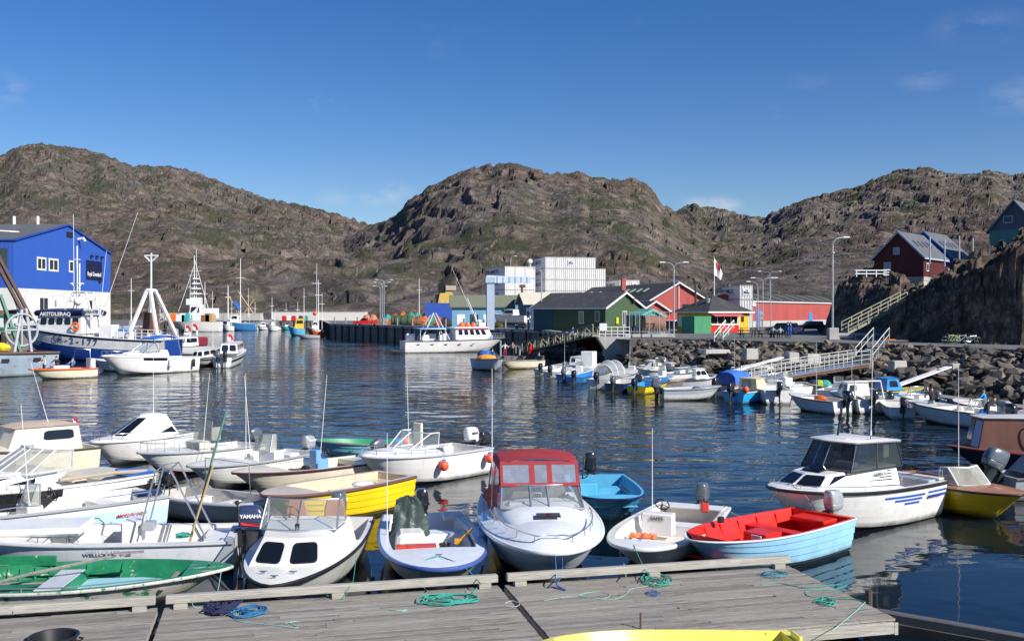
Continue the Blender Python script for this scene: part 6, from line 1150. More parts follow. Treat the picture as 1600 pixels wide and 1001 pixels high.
class Bld:
    def __init__(s, name, label, K, ang, LA, LB, H, ridge, wall, roof, gz=GZ, axis='x', over=.35, trim=FRW, cat='building', base=None, hip=False, parapet=False, top2=None, split=None):
        s.t = thing(name, label, cat, (K.x, K.y, gz), R(ang)); s.LA, s.LB, s.H, s.rg = LA, LB, H, ridge; a0, a1 = min(0, LA), max(0, LA); b0, b1 = min(0, LB), max(0, LB); s.a = (a0, a1); s.b = (b0, b1)
        m = MB(); zb = 0
        if base: q = MB(); q.box(((a0+a1)/2, (b0+b1)/2, base[0]/2), (a1-a0+.1, b1-b0+.1, base[0])); q.build('plinth', base[1], s.t); zb = base[0]
        wl = [(a0, b0), (a1, b0), (a1, b1), (a0, b1)]
        def ring(z): return [(x, y, z) for x, y in wl]
        if split: m.loft([ring(zb), ring(split[0])], 0, True, False, False); m.build('lower_wall', split[1], s.t); m = MB(); zb = split[0]
        m.loft([ring(zb), ring(H)], 0, True, False, False)
        bm_, am_ = (b0+b1)/2, (a0+a1)/2; o = over; th = .18
        if not hip and ridge > H:
            if axis == 'x': m.add([(a0, b0, H), (a0, b1, H), (a0, bm_, ridge)], [(0, 1, 2)]); m.add([(a1, b0, H), (a1, b1, H), (a1, bm_, ridge)], [(0, 1, 2)])
            else: m.add([(a0, b0, H), (a1, b0, H), (am_, b0, ridge)], [(0, 1, 2)]); m.add([(a0, b1, H), (a1, b1, H), (am_, b1, ridge)], [(0, 1, 2)])
        m.build('wall', wall, s.t)
        if hip:
            r = MB(); r.add([(a0-o, b0-o, H), (a1+o, b0-o, H), (a1+o, b1+o, H), (a0-o, b1+o, H), (am_, bm_, ridge)], [(0, 1, 4), (1, 2, 4), (2, 3, 4), (3, 0, 4), (3, 2, 1, 0)]); r.build('roof', roof, s.t)
            f = MB(); 
            for (x, y, sx, sy) in ((am_, b0-o, a1-a0+2*o, .08), (am_, b1+o, a1-a0+2*o, .08), (a0-o, bm_, .08, b1-b0+2*o), (a1+o, bm_, .08, b1-b0+2*o)): f.box((x, y, H-.06), (sx, sy, .2))
            f.build('fascia', trim, s.t)
        elif ridge > H:
            sl_ = (ridge-H)/((b1-b0)/2 if axis == 'x' else (a1-a0)/2); oz = o*sl_
            for sg in (-1, 1):
                r = MB()
                if axis == 'x':
                    e = b0-o if sg < 0 else b1+o; sec = [(e, H-oz), (bm_, ridge), (bm_, ridge+th), (e, H-oz+th)]; r.loft([[(x, y, z) for y, z in sec] for x in (a0-o, a1+o)])
                else:
                    e = a0-o if sg < 0 else a1+o; sec = [(e, H-oz), (am_, ridge), (am_, ridge+th), (e, H-oz+th)]; r.loft([[(x, y, z) for x, z in sec] for y in (b0-o, b1+o)])
                ro = r.build('roof', roof, s.t)
                f = MB()
                for end in ((a0-o-.04, a1+o+.04) if axis == 'x' else (b0-o-.04, b1+o+.04)):
                    pts = [(end, e, H-oz+.05), (end, bm_, ridge+.05)] if axis == 'x' else [(e, end, H-oz+.05), (am_, end, ridge+.05)]
                    p, q = [Vector(v) for v in pts]; dz_ = Vector((0, 0, .14)); nrm = Vector((.05, 0, 0)) if axis == 'x' else Vector((0, .05, 0)); f.loft([[p-dz_-nrm, p-dz_+nrm, p+dz_+nrm, p+dz_-nrm], [q-dz_-nrm, q-dz_+nrm, q+dz_+nrm, q+dz_-nrm]])
                if axis == 'x': f.box((am_, e, H-oz+.06), (a1-a0+2*o, .06, .2))
                else: f.box((e, bm_, H-oz+.06), (.06, b1-b0+2*o, .2))
                f.build('barge_board', trim, s.t)
        else:
            r = MB(); r.box((am_, bm_, H+.1), (a1-a0+2*o, b1-b0+2*o, .2)); r.build('roof', roof, s.t)
    def wall_q(s, side, u0, u1, z0, z1):
        a0, a1 = s.a; b0, b1 = s.b
        if side == 'y0': return ((u0, b0, z0), (u1, b0, z0), (u1, b0, z1), (u0, b0, z1))
        if side == 'y1': return ((u1, b1, z0), (u0, b1, z0), (u0, b1, z1), (u1, b1, z1))
        if side == 'x0': return ((a0, u1, z0), (a0, u0, z0), (a0, u0, z1), (a0, u1, z1))
        return ((a1, u0, z0), (a1, u1, z0), (a1, u1, z1), (a1, u0, z1))
    def win(s, side, u0, u1, z0, z1, frame=FRW, pane=PANE, nx=1, ny=1, nm='window', fw=.09):
        q = s.wall_q(side, u0, u1, z0, z1); w_, h_ = u1-u0, z1-z0; f = MB(); fx, fy = fw/w_, fw/h_
        for (a, b, c, d) in ((0, 0, 1, fy), (0, 1-fy, 1, 1), (0, fy, fx, 1-fy), (1-fx, fy, 1, 1-fy)): f.panel(q, [(a, b), (c, b), (c, d), (a, d)], .06)
        for k in range(1, nx): c = k/nx; f.panel(q, [(c-fx*.4, fy), (c+fx*.4, fy), (c+fx*.4, 1-fy), (c-fx*.4, 1-fy)], .05)
        for k in range(1, ny): c = k/ny; f.panel(q, [(fx, c-fy*.4), (1-fx, c-fy*.4), (1-fx, c+fy*.4), (fx, c+fy*.4)], .045)
        fo = f.build(nm, frame, s.t); p = MB(); p.panel(q, [(fx, fy), (1-fx, fy), (1-fx, 1-fy), (fx, 1-fy)], .02); p.build('pane', pane, fo); return fo
    def pan(s, side, u0, u1, z0, z1, m, nm='panel', off=.05):
        p = MB(); p.panel(s.wall_q(side, u0, u1, z0, z1), [(0, 0), (1, 0), (1, 1), (0, 1)], off); return p.build(nm, m, s.t)
GRW = cladding('green_boards', (.045, .088, .04), .3); REDW = cladding('red_boards', (.36, .062, .052), .3, dirt=(.40, .11, .095)); 
# --- green shed
K = XD(946, 140); b = Bld('shed', 'dark green timber shed with black felt roof and white trim on the quay', K, 138.7, 13.2, -9.2, 3.5, 5.6, GRW, ROOFD, over=.4)
b.win('x0', -5.2, -4.1, .9, 3.0, nx=2); b.pan('x0', -2.9, -2.4, 1.2, 2.1, YEL, 'yellow_box', .2); b.win('y1', 3.8, 4.7, 1.2, 3.0, nm='window'); b.win('y1', 1.0, 1.8, 1.5, 3.0, frame=STEEL); b.pan('x0', -6.8, -6.4, 4.2, 4.6, BLK, 'wall_lamp', .4)
b.pan('y1', 9.4, 13.1, .05, 3.35, mat('blue_green_boards', (.02, .07, .10), .7), 'repainted_wall', .03); m = MB(); m.tube([(-.05, -6.2, 4.5), (-.9, -6.2, 4.9), (-1.0, -6.2, 4.7)], .08); m.build('lamp_arm', BLK, b.t)
for k in range(3): m = MB(); m.box((5+k*1.6, -5.0, 5.78), (1.0, .5, .1)); m.build('roof_light', FRW, b.t)
# --- red gabled building
K = XD(1017, 188); b = Bld('building', 'red gabled timber hall with long dark roof behind the green shed', K, 17, 11.5, 44, 5.2, 8.4, REDW, ROOFD, axis='y', over=.5); b.win('y0', 6.5, 8.5, 3.2, 4.4, frame=mat('brown_frame', (.12, .06, .04), .7)); b.pan('y0', 1.0, 5.0, .05, 2.4, RED, 'red_door'); m = MB(); m.box((3.0, 20, 8.6), (.9, .9, 2.4)); m.build('chimney', REDW, b.t)
for k in range(4): m = MB(); m.box((2.6, 8+3.2*k, 7.2), (1.4, .8, .12), ry=-.5); m.build('skylight', mat('pale_green_sheet', (.35, .48, .38), .5), b.t)
m = MB(); m.box((5.75, -.15, 5.5), (.12, .1, 6.5)); m.build('flag_staff', FRW, b.t)
b = Bld('annex', 'low dark roofed annex with white eaves between the green shed and the red hall', XD(1000, 168), 17, 5.6, 12, 2.9, 4.6, REDW, ROOFD, axis='y', over=.4)
# --- red warehouse
K = XD(1171, 190); b = Bld('warehouse', 'long low red warehouse with concrete plinth and striped dark roof at right', K, 62, 88, 30, 5.0, 9.2, REDW, ROOFD, over=.4, base=(1.1, CONC)) if False else None
a = XD(1172, 189); c = XD(1312, 238); ang = math.degrees(math.atan2(c.y-a.y, c.x-a.x)); LW = (c-a).length
b = Bld('warehouse', 'long low red warehouse with concrete plinth and striped dark roof at right', a, ang, LW, 10, 4.9, 6.5, REDW, ROOFD, over=.3, base=(1.1, CONC))
for k in range(8): m = MB(); m.box((LW*(.08+.12*k), 2.4, 5.95), (.55, 4.2, .1), rx=.31); m.build('roof_light', mat('tan_sheet', (.36, .30, .20), .6), b.t)
b.pan('y0', LW*.60, LW*.64, 0.02, 2.6, BLUEP, 'blue_door', .08); b.pan('y0', LW*.05, LW*.09, .02, 3.6, gel('dull_blue', (.10, .16, .38)), 'blue_door', .08); b.pan('y0', LW*.01, LW*.04, 4.0, 4.6, FRW, 'sign_board', .3)
# --- kiosk
YW = cladding('yellow_boards', (.72, .42, .01), .3); K = XD(1108, 138); b = Bld('kiosk', 'yellow kiosk with dark pyramid roof, red counter front and awning', K, 28, 7.2, 7.2, 2.9, 5.3, YW, ROOFD, hip=True, over=.55, cat='kiosk')
b.pan('y0', .15, 5.1, .05, 1.05, RED, 'counter_front', .25); b.pan('y0', .2, 5.1, 1.25, 2.5, PANE, 'serving_window', .03); b.pan('y0', .1, 5.2, 1.05, 1.2, FRW, 'counter_top', .4)
for k in range(5): b.pan('y0', .2+1.2*k, .3+1.2*k, 1.2, 2.55, FRW, 'window_post', .07)
m = MB(); m.loft([[(0, -.02, 2.75), (5.3, -.02, 2.75), (5.3, -.02, 2.65), (0, -.02, 2.65)], [(0, -1.2, 2.35), (5.3, -1.2, 2.35), (5.3, -1.2, 2.27), (0, -1.2, 2.27)]]); m.build('awning', mat('faded_awning', (.50, .09, .10), .8), b.t)
b.pan('y0', 5.3, 5.42, .05, 2.8, FRW, 'corner_board', .05); b.pan('y0', 7.05, 7.2, .05, 2.8, FRW, 'corner_board', .05); b.pan('y0', 5.7, 6.2, 1.5, 2.3, BLK, 'menu_board', .06); b.pan('x0', 5.5, 6.9, .8, 2.4, FRW, 'door', .05); m = MB(); m.cyl((1.2, 4.5, 3.6), .14, 3.6, 8); m.build('flue', ROOFD, b.t); m = MB(); m.cyl((1.8, 2.4, 3.2), .25, 1.4, 10); m.lathe((1.8, 2.4, 4.6), [(.32, 0), (.32, .15), (.05, .3)], 10); m.build('vent', STEEL, b.t)
# --- green sheds and tank by the ramp
b = Bld('shed', 'small green box shed with rounded corners beside the kiosk', XD(1085, 133), 22, 2.6, 3.2, 2.1, 2.1, cladding('mid_green', (.05, .26, .12), .4), cladding('mid_green', (.05, .26, .12), .4), over=.02, cat='shed'); b.pan('x0', .1, 3.1, .1, 2.0, mat('teal_door', (.02, .25, .17), .6), 'door')
b = Bld('shed', 'small turquoise shed with pitched roof behind the brown tank', XD(1000, 122), 20, 3.4, 3, 2.3, 3.1, cladding('turquoise_boards', (.05, .33, .27), .3), mat('turq_roof', (.10, .35, .30), .7), axis='y', over=.15, cat='shed', trim=mat('turq_trim', (.12, .42, .36), .6)); b.pan('y0', 2.2, 3.0, .9, 1.7, PANE, 'window')
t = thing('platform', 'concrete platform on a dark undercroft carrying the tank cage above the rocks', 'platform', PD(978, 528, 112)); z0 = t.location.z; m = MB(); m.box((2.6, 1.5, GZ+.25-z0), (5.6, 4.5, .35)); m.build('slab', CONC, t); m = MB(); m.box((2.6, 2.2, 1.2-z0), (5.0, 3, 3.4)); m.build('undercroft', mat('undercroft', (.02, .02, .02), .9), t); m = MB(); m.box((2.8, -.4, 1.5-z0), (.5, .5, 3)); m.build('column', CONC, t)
t = thing('tank', 'brown horizontal storage tank inside the wire cage above the rocks', 'tank', (PD(1024, 510, 111).x, 112, GZ+.45)); m = MB()
rg = [[(x, r*math.cos(a), 1.05+r*math.sin(a)) for a in [2*math.pi*k/16 for k in range(16)]] for x, r in ((-1.3, .3), (-1.2, .8), (-1.05, .95), (1.05, .95), (1.2, .8), (1.3, .3))]; m.loft(rg); m.build('body', mat('tank_brown', (.28, .14, .10), .6, var=.2), t, smooth=True, angle=40); m = MB(); m.box((-.7, 0, .1), (.2, 1.2, .5)); m.box((.7, 0, .1), (.2, 1.2, .5)); m.build('cradle', STEEL, t)
t = thing('wire_cage', 'tall galvanised cage of posts and bars round the brown tank', 'cage', (XD(982, 110).x, 110.0, GZ+.42))
for k in range(5): m = MB(); m.box((.1+1.1*k, -.1, 1.25), (.07, .07, 2.5)); m.build('post', STEEL, t); m = MB(); m.box((.1+1.1*k, 3.4, 1.25), (.07, .07, 2.5)); m.build('post', STEEL, t)
for z in (.3, 2.45): m = MB(); m.box((2.3, -.1, z), (4.6, .05, .06)); m.build('bar', STEEL, t)
for k in range(14): m = MB(); m.box((.3+.32*k, -.1, .35), (.04, .04, .7)); m.build('picket', STEEL, t)
t = thing('green_container', 'dark green closed container standing left of the brown tank', 'container', (XD(983, 113.5).x, 113.5, GZ+.42), .1); m = MB(); m.box((.9, .9, 1.05), (1.8, 1.8, 2.1)); m.build('body', mat('dark_green_sheet', (.012, .05, .035), .6), t, bevel=.03)
for k in range(4): m = MB(); m.box((.25+.45*k, -.02, 1.05), (.05, .05, 1.9)); m.build('rib', mat('dark_green_sheet', (.012, .05, .035), .6), t)
# --- cream roofed and olive roofed sheds
b = Bld('shed', 'dark blue shed with cream roof left of the green shed', XD(822, 178), 8, 9, 10, 4.4, 6.3, cladding('navy_boards', (.03, .07, .15), .3), mat('cream_roof', (.62, .58, .46), .6), axis='x', over=.5, trim=mat('cream_roof', (.62, .58, .46), .6)); b.win('y0', 3.2, 4.6, 1.5, 2.8)
b = Bld('shed', 'light blue shed with olive roof behind the white fishing boat', XD(706, 196), 4, 13.5, 9, 3.9, 6.1, cladding('light_blue_boards', (.15, .34, .48), .3), mat('olive_roof', (.17, .18, .12), .7), axis='x', over=.4, trim=ROOFG)
for k in range(4): b.pan('y0', 1.0+2.6*k, 2.6+2.6*k, .4, 2.4, PANE if k % 2 else FRW, 'door_panel')
m = MB(); m.box((14.5, 2, 2.6), (4.2, 8, 5.0)); m.build('side_wing', cladding('light_blue_boards', (.15, .34, .48), .3), b.t); m = MB(); m.prism([(12.3, -2.2), (16.8, -2.2), (16.8, 6.3), (12.3, 6.3)], 5.15, 5.35); m.build('wing_roof', ROOFG, b.t)
# --- shipping containers
CTW = mat('container_white', (.70, .70, .68), .5, var=.10, scale=.6, col2=(.5, .45, .4), c2=(.62, .85)); CTR = mat('container_rim', (.45, .44, .42), .6, var=.3, col2=(.3, .15, .1), c2=(.55, .7)); LOGB = mat('logo_blue', (.04, .07, .22), .5)
def make_container(label, group):
    t = thing('shipping_container', label, 'container', (0, 0, 0), 0, group); W_, H_, Lc = 2.44, 2.59, 12.2
    m = MB(); m.box((W_/2, Lc/2, H_/2), (W_-.08, Lc-.08, H_-.08)); m.build('body', CTW, t)
    m = MB()
    for x in (.05, W_-.05):
        for y in (.05, Lc-.05): m.box((x, y, H_/2), (.14, .14, H_))
    for z in (.06, H_-.06):
        for y in (.03, Lc-.03): m.box((W_/2, y, z), (W_, .12, .12))
        for x in (.03, W_-.03): m.box((x, Lc/2, z), (.1, Lc, .12))
    m.build('frame', CTR, t)
    for k in range(4): m = MB(); m.box((.45+.5*k, -.03, H_/2), (.05, .05, H_-.3)); m.build('lock_rod', CTR, t)
    return t
ct0 = None
def containers(x, D, ang, cols, rows, lab, group, skip=(), text=None):
    global ct0
    p = XD(x, D); u = Vector((math.cos(R(ang)), math.sin(R(ang)), 0)); out = []
    for r in range(rows):
        for c in range(cols):
            if (c, r) in skip: continue
            if ct0 is None: ct0 = make_container('', group); o = ct0
            else: o = copy_tree(ct0)
            o.location = (p.x+u.x*2.46*c, p.y+u.y*2.46*c, GZ+2.62*r); o.rotation_euler = (0, 0, R(ang)); o['group'] = group
            row = ['top', 'second', 'third', 'fourth', 'fifth', 'sixth'][rows-1-r]
            o['label'] = 'white container, %s, %s row down, %s' % (['leftmost', 'second from left', 'third from left', 'fourth from left', 'fifth from left', 'sixth from left', 'rightmost'][c], row, lab); out.append((c, r, o))
    for c, r, o in out:
        if c == 0 and text: lettering('ROYAL    ARCTIC', 1.15, LOGB, o, (-.05, 8.4, 1.5), (0, -1, 0), (0, 0, 1), .01, 1.0); m = MB(); m.box((-.03, 8.35, 1.5), (.03, .75, .75), rx=.78); m.build('emblem', LETR, o)
    return out
cs = containers(852, 232, 13, 6, 6, 'large middle stack', 'white containers of the large stack', skip=((5, 5),), text=True)
def emblem(o, y=-.06):
    m = MB(); m.box((1.22, y, 1.35), (1.3, .03, 1.2)); m.build('sign_plate', FRW, o); m = MB(); m.box((.95, y-.03, 1.25), (.45, .03, .5)); m.box((1.5, y-.03, 1.15), (.55, .03, .35)); m.box((1.35, y-.03, 1.6), (.3, .03, .3)); m.build('emblem', LOGB, o)
for c, r, o in cs:
    if (c, r) == (2, 5): emblem(o)
cs = containers(789, 222, 22, 3, 5, 'stack beside the gantry', 'white containers of the stack beside the gantry', text=True)
cs = containers(968, 236, 10, 2, 4, 'low stack right of the large one', 'white containers of the low right stack', text=True)
for c, r, o in cs:
    if r == 3: emblem(o)
cs = containers(1156, 184, 4, 1, 3, 'the small pile behind the kiosk', 'white containers behind the kiosk', text=True)
for c, r, o in cs:
    o['label'] = ('lowest', 'middle', 'topmost')[r]+' white container of the pile behind the kiosk roof'
    if r == 2: emblem(o)
    o.location.z = GZ-.2+2.62*r-(.9 if r else 0) if False else o.location.z
rd_ = thing('radar_dome', 'white radome on a short mast beside the large container stack', 'radome', (XD(828, 236).x, 236, GZ+12.9)); m = MB(); m.cyl((0, 0, 0), .35, 1.2, 8); m.build('mast', STEEL, rd_); m = MB(); m.ball((0, 0, 1.9), .62, 14, 9); m.build('dome', WHP, rd_, smooth=True)
# --- gantry
GB = mat('gantry_blue', (.36, .44, .55), .55, var=.12, scale=1); t = thing('gantry', 'pale blue steel boat lift gantry with sloping top beam on the quay', 'gantry', XD(766, 160, GZ), R(8))
m = MB(); m.box((0, 0, 4.0), (1.25, .9, 8.0)); m.build('leg', GB, t, bevel=.04); m = MB(); m.box((.9, 7, 4.0), (.9, .9, 8.0)); m.build('leg', GB, t, bevel=.04)
m = MB(); m.box((-.05, 0, 8.0), (1.6, 1.3, 1.0)); m.build('leg_head', GB, t, bevel=.04); m = MB(); m.loft([[(-.6, -.3, 7.5), (-.6, .5, 7.5), (-.6, .5, 8.75), (-.6, -.3, 8.75)], [(7.2, 3.2, 7.7), (7.2, 4, 7.7), (7.2, 4, 8.6), (7.2, 3.2, 8.6)]]); m.build('top_beam', GB, t)
for k in range(7): m = MB(); m.box((.2+1.05*k, -.12+.47*k, 8.1), (.07, .1, 1.1)); m.build('stiffener', GB, t)
m = MB(); m.box((5.6, 2.4, 7.1), (.9, .6, .5)); m.box((5.5, 2.4, 6.5), (.35, .35, .9)); m.build('hoist', RUST, t)
# --- boats on the hard
def trailer(p, rz, L, label):
    t = thing('boat_trailer', label, 'trailer', p, rz); m = MB(); m.box((L/2, -.5, .45), (L, .08, .1)); m.box((L/2, .5, .45), (L, .08, .1)); m.box((1.2, 0, .45), (.1, 1.1, .1)); m.box((L-.8, 0, .45), (.1, 1.1, .1)); m.build('frame', STEEL, t)
    for sg in (1, -1):
        w_ = MB(); w_.M = Matrix.Rotation(R(90), 4, 'X'); w_.cyl((1.6, .33, sg*.85-.1), .33, .2, 12); w_.build('wheel', BLK, t)
p = XD(836, 153, GZ+.35); bb = Boat('cabin_boat', 'white cabin boat standing on a trailer on the quay beside the gantry', 'boat', Vector((XD(768, 175).x, 175, 0)), Vector((XD(824, 170).x, 170, 0)), B=2.3, Hs=1.2, Hb=1.7, hull=WHITE, inner=LINER, draft=.3, t1=.5, floor=.5); bb.t.location.z = GZ+1.0; bb.hull(12).inner(10); bb.house(bb.L*.3, bb.L*.62, .85, .7, 1.35, .9, .35, .1, .1, .1, m=WHITE, roof=WHITE); bb.win('left', .1, .35, .9, .85); bb.win('front_left', .1, .35, .9, .85); bb.win('right', .1, .35, .9, .85); bb.outboard(0, 1.1, ENGB, 20); trailer((bb.t.location.x, bb.t.location.y, GZ), bb.rz, bb.L, 'galvanised trailer under the white cabin boat on the quay')
bb = Boat('rowing_boat', 'yellow open boat lying on the quay in front of the gantry', 'boat', Vector((XD(787, 168).x, 168, 0)), Vector((XD(752, 176).x, 176, 0)), B=1.8, Hs=.6, Hb=.8, hull=YEL, inner=WOODG); bb.t.location.z = GZ+.35; bb.hull(10).inner(8)
# --- yellow crane, nets, pickup
CY = mat('crane_yellow', (.62, .42, .10), .6, var=.2, scale=1); t = thing('crane', 'yellow harbour crane with black cab top and folded horizontal jib', 'crane', XD(697, 222, GZ), 0); m = MB(); m.loft([[(-2.2, -1.2, 2.4), (2.6, -1.2, 2.4), (2.6, 1.2, 2.4), (-2.2, 1.2, 2.4)], [(-1.0, -.8, 8.6), (1.0, -.8, 8.6), (1.0, .8, 8.6), (-1.0, .8, 8.6)]]); m.build('tower', CY, t); m = MB(); m.box((-.9, 0, 7.6), (1.6, 1.8, 3.4)); m.box((-1.9, 0, 4.8), (.7, 1.6, 4)); m.build('machine_house', BLK, t); m = MB(); m.box((1.1, -.5, 8.2), (2.2, 1.4, 1.0)); m.build('cab', mat('cab_tan', (.5, .42, .32), .6), t); m = MB(); m.box((3.4, -1.5, 3.9), (8.6, .9, 1.0), ry=.03); m.box((2.5, -1.5, 3.3), (5, .8, .5)); m.build('jib', mat('crane_cream', (.66, .52, .20), .6), t); m = MB(); m.box((0, 0, 1.2), (4.5, 4, 2.4)); m.build('base', DGREY, t)
b = Bld('container_shed', 'bright blue container with green dome tarps in front of the yellow crane', XD(664, 214), 3, 8.5, 4, 4.6, 4.6, mat('bright_blue_sheet', (.03, .09, .42), .6, var=.2), mat('bright_blue_sheet', (.03, .09, .42), .6), over=.02, cat='container')
rdn = random.Random(12); NC = [('orange', (.55, .14, .03)), ('green', (.05, .22, .12)), ('rust red', (.30, .08, .05)), ('grey', (.22, .22, .22)), ('teal', (.05, .30, .30)), ('brown', (.20, .10, .05)), ('dark green', (.03, .09, .05)), ('black', (.03, .03, .03))]
NP = [(600, 3, 1.6), (612, 0, 1.5), (622, 6, 2.2), (634, 6, 2.4), (645, 2, 1.9), (655, 5, 2.1), (664, 0, 2.0), (674, 1, 2.2), (684, 2, 2.0), (694, 7, 1.8), (590, 5, 1.2), (606, 4, 2.3), (618, 2, 2.6), (630, 0, 2.9), (642, 1, 2.9), (652, 4, 2.7), (700, 1, 1.5), (668, 2, 3.0), (680, 3, 2.9)]
for k, (x, ci, h) in enumerate(NP):
    D = 212-.0*k if k < 11 else 224; rg = []; m = MB()
    for j in range(6):
        f = j/5; rg.append([((1.7*(1-f**2.2)+.15)*(1+.22*rdn.uniform(-1, 1))*math.cos(a), (1.3*(1-f**2.2)+.1)*(1+.2*rdn.uniform(-1, 1))*math.sin(a), h*f+.12*rdn.uniform(-1, 1)) for a in [2*math.pi*i/11 for i in range(11)]])
    m.loft(rg); o = m.build('net_pile', mat('net_'+NC[ci][0].replace(' ', '_'), NC[ci][1], .95, var=.5, scale=3, bump=.8, bscale=4), None); o.location = XD(x, D, GZ)
    tag(o, '%s fishing net pile, %s row, %s' % (NC[ci][0], ('front', 'back')[k >= 11], ['left of the long green roll', 'beside the red pickup', 'at the left end of the nets', 'in the middle of the nets', 'right of the middle', 'near the blue container', 'under the yellow crane', 'below the crane base', 'at the right end', 'next to the olive roofed shed', 'just behind the pickup'][k % 11]), 'net', 'fishing net piles on the quay')
for k, x in enumerate((573, 583)): m = MB(); m.lathe((0, 0, 0), [(.6, 0), (.9, .5), (.95, 1.3), (.6, 2.1), (.1, 2.4)], 12); o = m.build('net_bag', mat('net_orange2', (.50, .20, .10), .9, var=.4, scale=4), None); o.location = XD(x, 216, GZ); tag(o, ('left', 'right')[k]+' of the two tall orange net bags behind the red pickup', 'net bag')
t = thing('net_roll', 'long dark green cylindrical net roll on the quay', 'net roll', XD(611, 208, GZ+1)); m = MB(); m.M = Matrix.Rotation(R(90), 4, 'Y'); m.lathe((0, 0, 0), [(.7, 0), (1.05, .2), (1.1, 2.2), (1.1, 4.2), (.8, 4.5)], 14); m.build('roll', mat('roll_green', (.05, .10, .05), .8, var=.3, scale=2), t, smooth=True, angle=40)
for k in range(3): m = MB(); m.M = Matrix.Rotation(R(90), 4, 'Y'); m.lathe((0, 0, .8+1.3*k), [(1.12, 0), (1.14, .1), (1.12, .2)], 14); m.build('strap', BLK, t)
def car(label, p, rz, col, kind='pickup', name='car', cat='car'):
    t = thing(name, label, cat, p, rz); L, W_ = (5.0, 1.8) if kind == 'pickup' else (4.4, 1.8); m = MB()
    def sec(x, z0, z1, w_): return [(x, -w_, z0), (x, w_, z0), (x, w_, z1), (x, w_*.92, z1+.06), (x, -w_*.92, z1+.06), (x, -w_, z1)]
    m.loft([sec(0, .45, .82, .85), sec(.15, .35, .9, .9), sec(L*.72, .32, .92, .9), sec(L*.95, .35, .82, .88), sec(L, .45, .68, .8)]); m.build('body', col, t, smooth=True, angle=30)
    m = MB(); x0, x1 = (L*.40, L*.74) if kind == 'pickup' else (L*.08, L*.76); lo = [(x0, -.82, .9), (x1, -.82, .9), (x1, .82, .9), (x0, .82, .9)]; hi = [(x0+.15, -.68, 1.5), (x1-.6, -.68, 1.5), (x1-.6, .68, 1.5), (x0+.15, .68, 1.5)]; m.loft([lo, hi]); m.build('cab', col, t, bevel=.05)
    for q in ((lo[0], lo[1], hi[1], hi[0]), (lo[1], lo[2], hi[2], hi[1]), (lo[2], lo[3], hi[3], hi[2]), (lo[3], lo[0], hi[0], hi[3])): m = MB(); m.panel(q, [(.08, .12), (.92, .12), (.9, .88), (.1, .88)], .012); m.build('window', WINB, t)
    for x in (L*.18, L*.80):
        for sg in (1, -1): m = MB(); m.M = Matrix.Translation((x, sg*.82, .34)) @ Matrix.Rotation(R(90), 4, 'X'); m.lathe((0, 0, -.11), [(.30, 0), (.34, .04), (.34, .18), (.30, .22)], 14); w_ = m.build('wheel', BLK, t); m = MB(); m.M = Matrix.Translation((x, sg*.82, .34)) @ Matrix.Rotation(R(90), 4, 'X'); m.cyl((0, 0, -.12), .19, .24, 10); m.build('rim', ALU, w_)
    for sg in (1, -1): m = MB(); m.box((L-.03, sg*.6, .66), (.06, .3, .14)); m.build('headlight', FRW, t); m = MB(); m.box((.03, sg*.7, .75), (.06, .2, .16)); m.build('tail_light', LETR, t)
    if kind == 'pickup': m = MB(); m.box((L*.2, 0, .92), (L*.36, 1.5, .12)); m.build('load_bed', BLK, t)
    return t
t = car('red pickup truck parked on the distant quay', XD(590, 205, GZ), R(178), gel('truck_red', (.55, .015, .015)), 'pickup'); t.scale = (1.0, 1, 1.1)
t = car('dark blue car parked in front of the red warehouse', XD(1246, 124, GZ), R(125), gel('car_navy', (.02, .03, .09)), 'hatch')
t = car('black car in the shade at the foot of the rocky knoll', XD(1290, 150, GZ), R(172), gel('car_black', (.012, .013, .016)), 'hatch')
t = car('white car half hidden behind the brown tank', XD(1062, 165, GZ), R(150), WHITE, 'hatch'); t = car('dark car parked between the turquoise shed and the kiosk', XD(1075, 150, GZ), R(160), gel('car_black', (.012, .013, .016)), 'hatch')
b = Bld('low_building', 'long low pale building on the far quay in front of the mountain foot', XD(424, 330), 0, 31, 6, 2.8, 2.8, mat('pale_wall', (.62, .60, .54), .8, var=.1), CONC, over=.1)
b = Bld('low_building', 'low pale concrete wall at the far quay left of the moored trawler mast', XD(250, 338), 0, 34, 4, 2.3, 2.3, mat('pale_wall2', (.46, .45, .41), .8, var=.15), CONC, over=.05)
for k, (x, c) in enumerate(((444, RED), (452, WHP), (459, RED), (470, DGREY), (478, ROPEG))): m = MB(); m.box((0, 0, .7), (1.3, 1.1, 1.4)); m.box((0, 0, 1.5), (1.0, .9, .3)); o = m.build('gear_crate', c, None, bevel=.05); o.location = XD(x, 326, GZ); tag(o, ['leftmost red', 'white', 'right hand red', 'dark grey', 'teal'][k]+' gear crate on the far quay in front of the low pale building', 'crate')
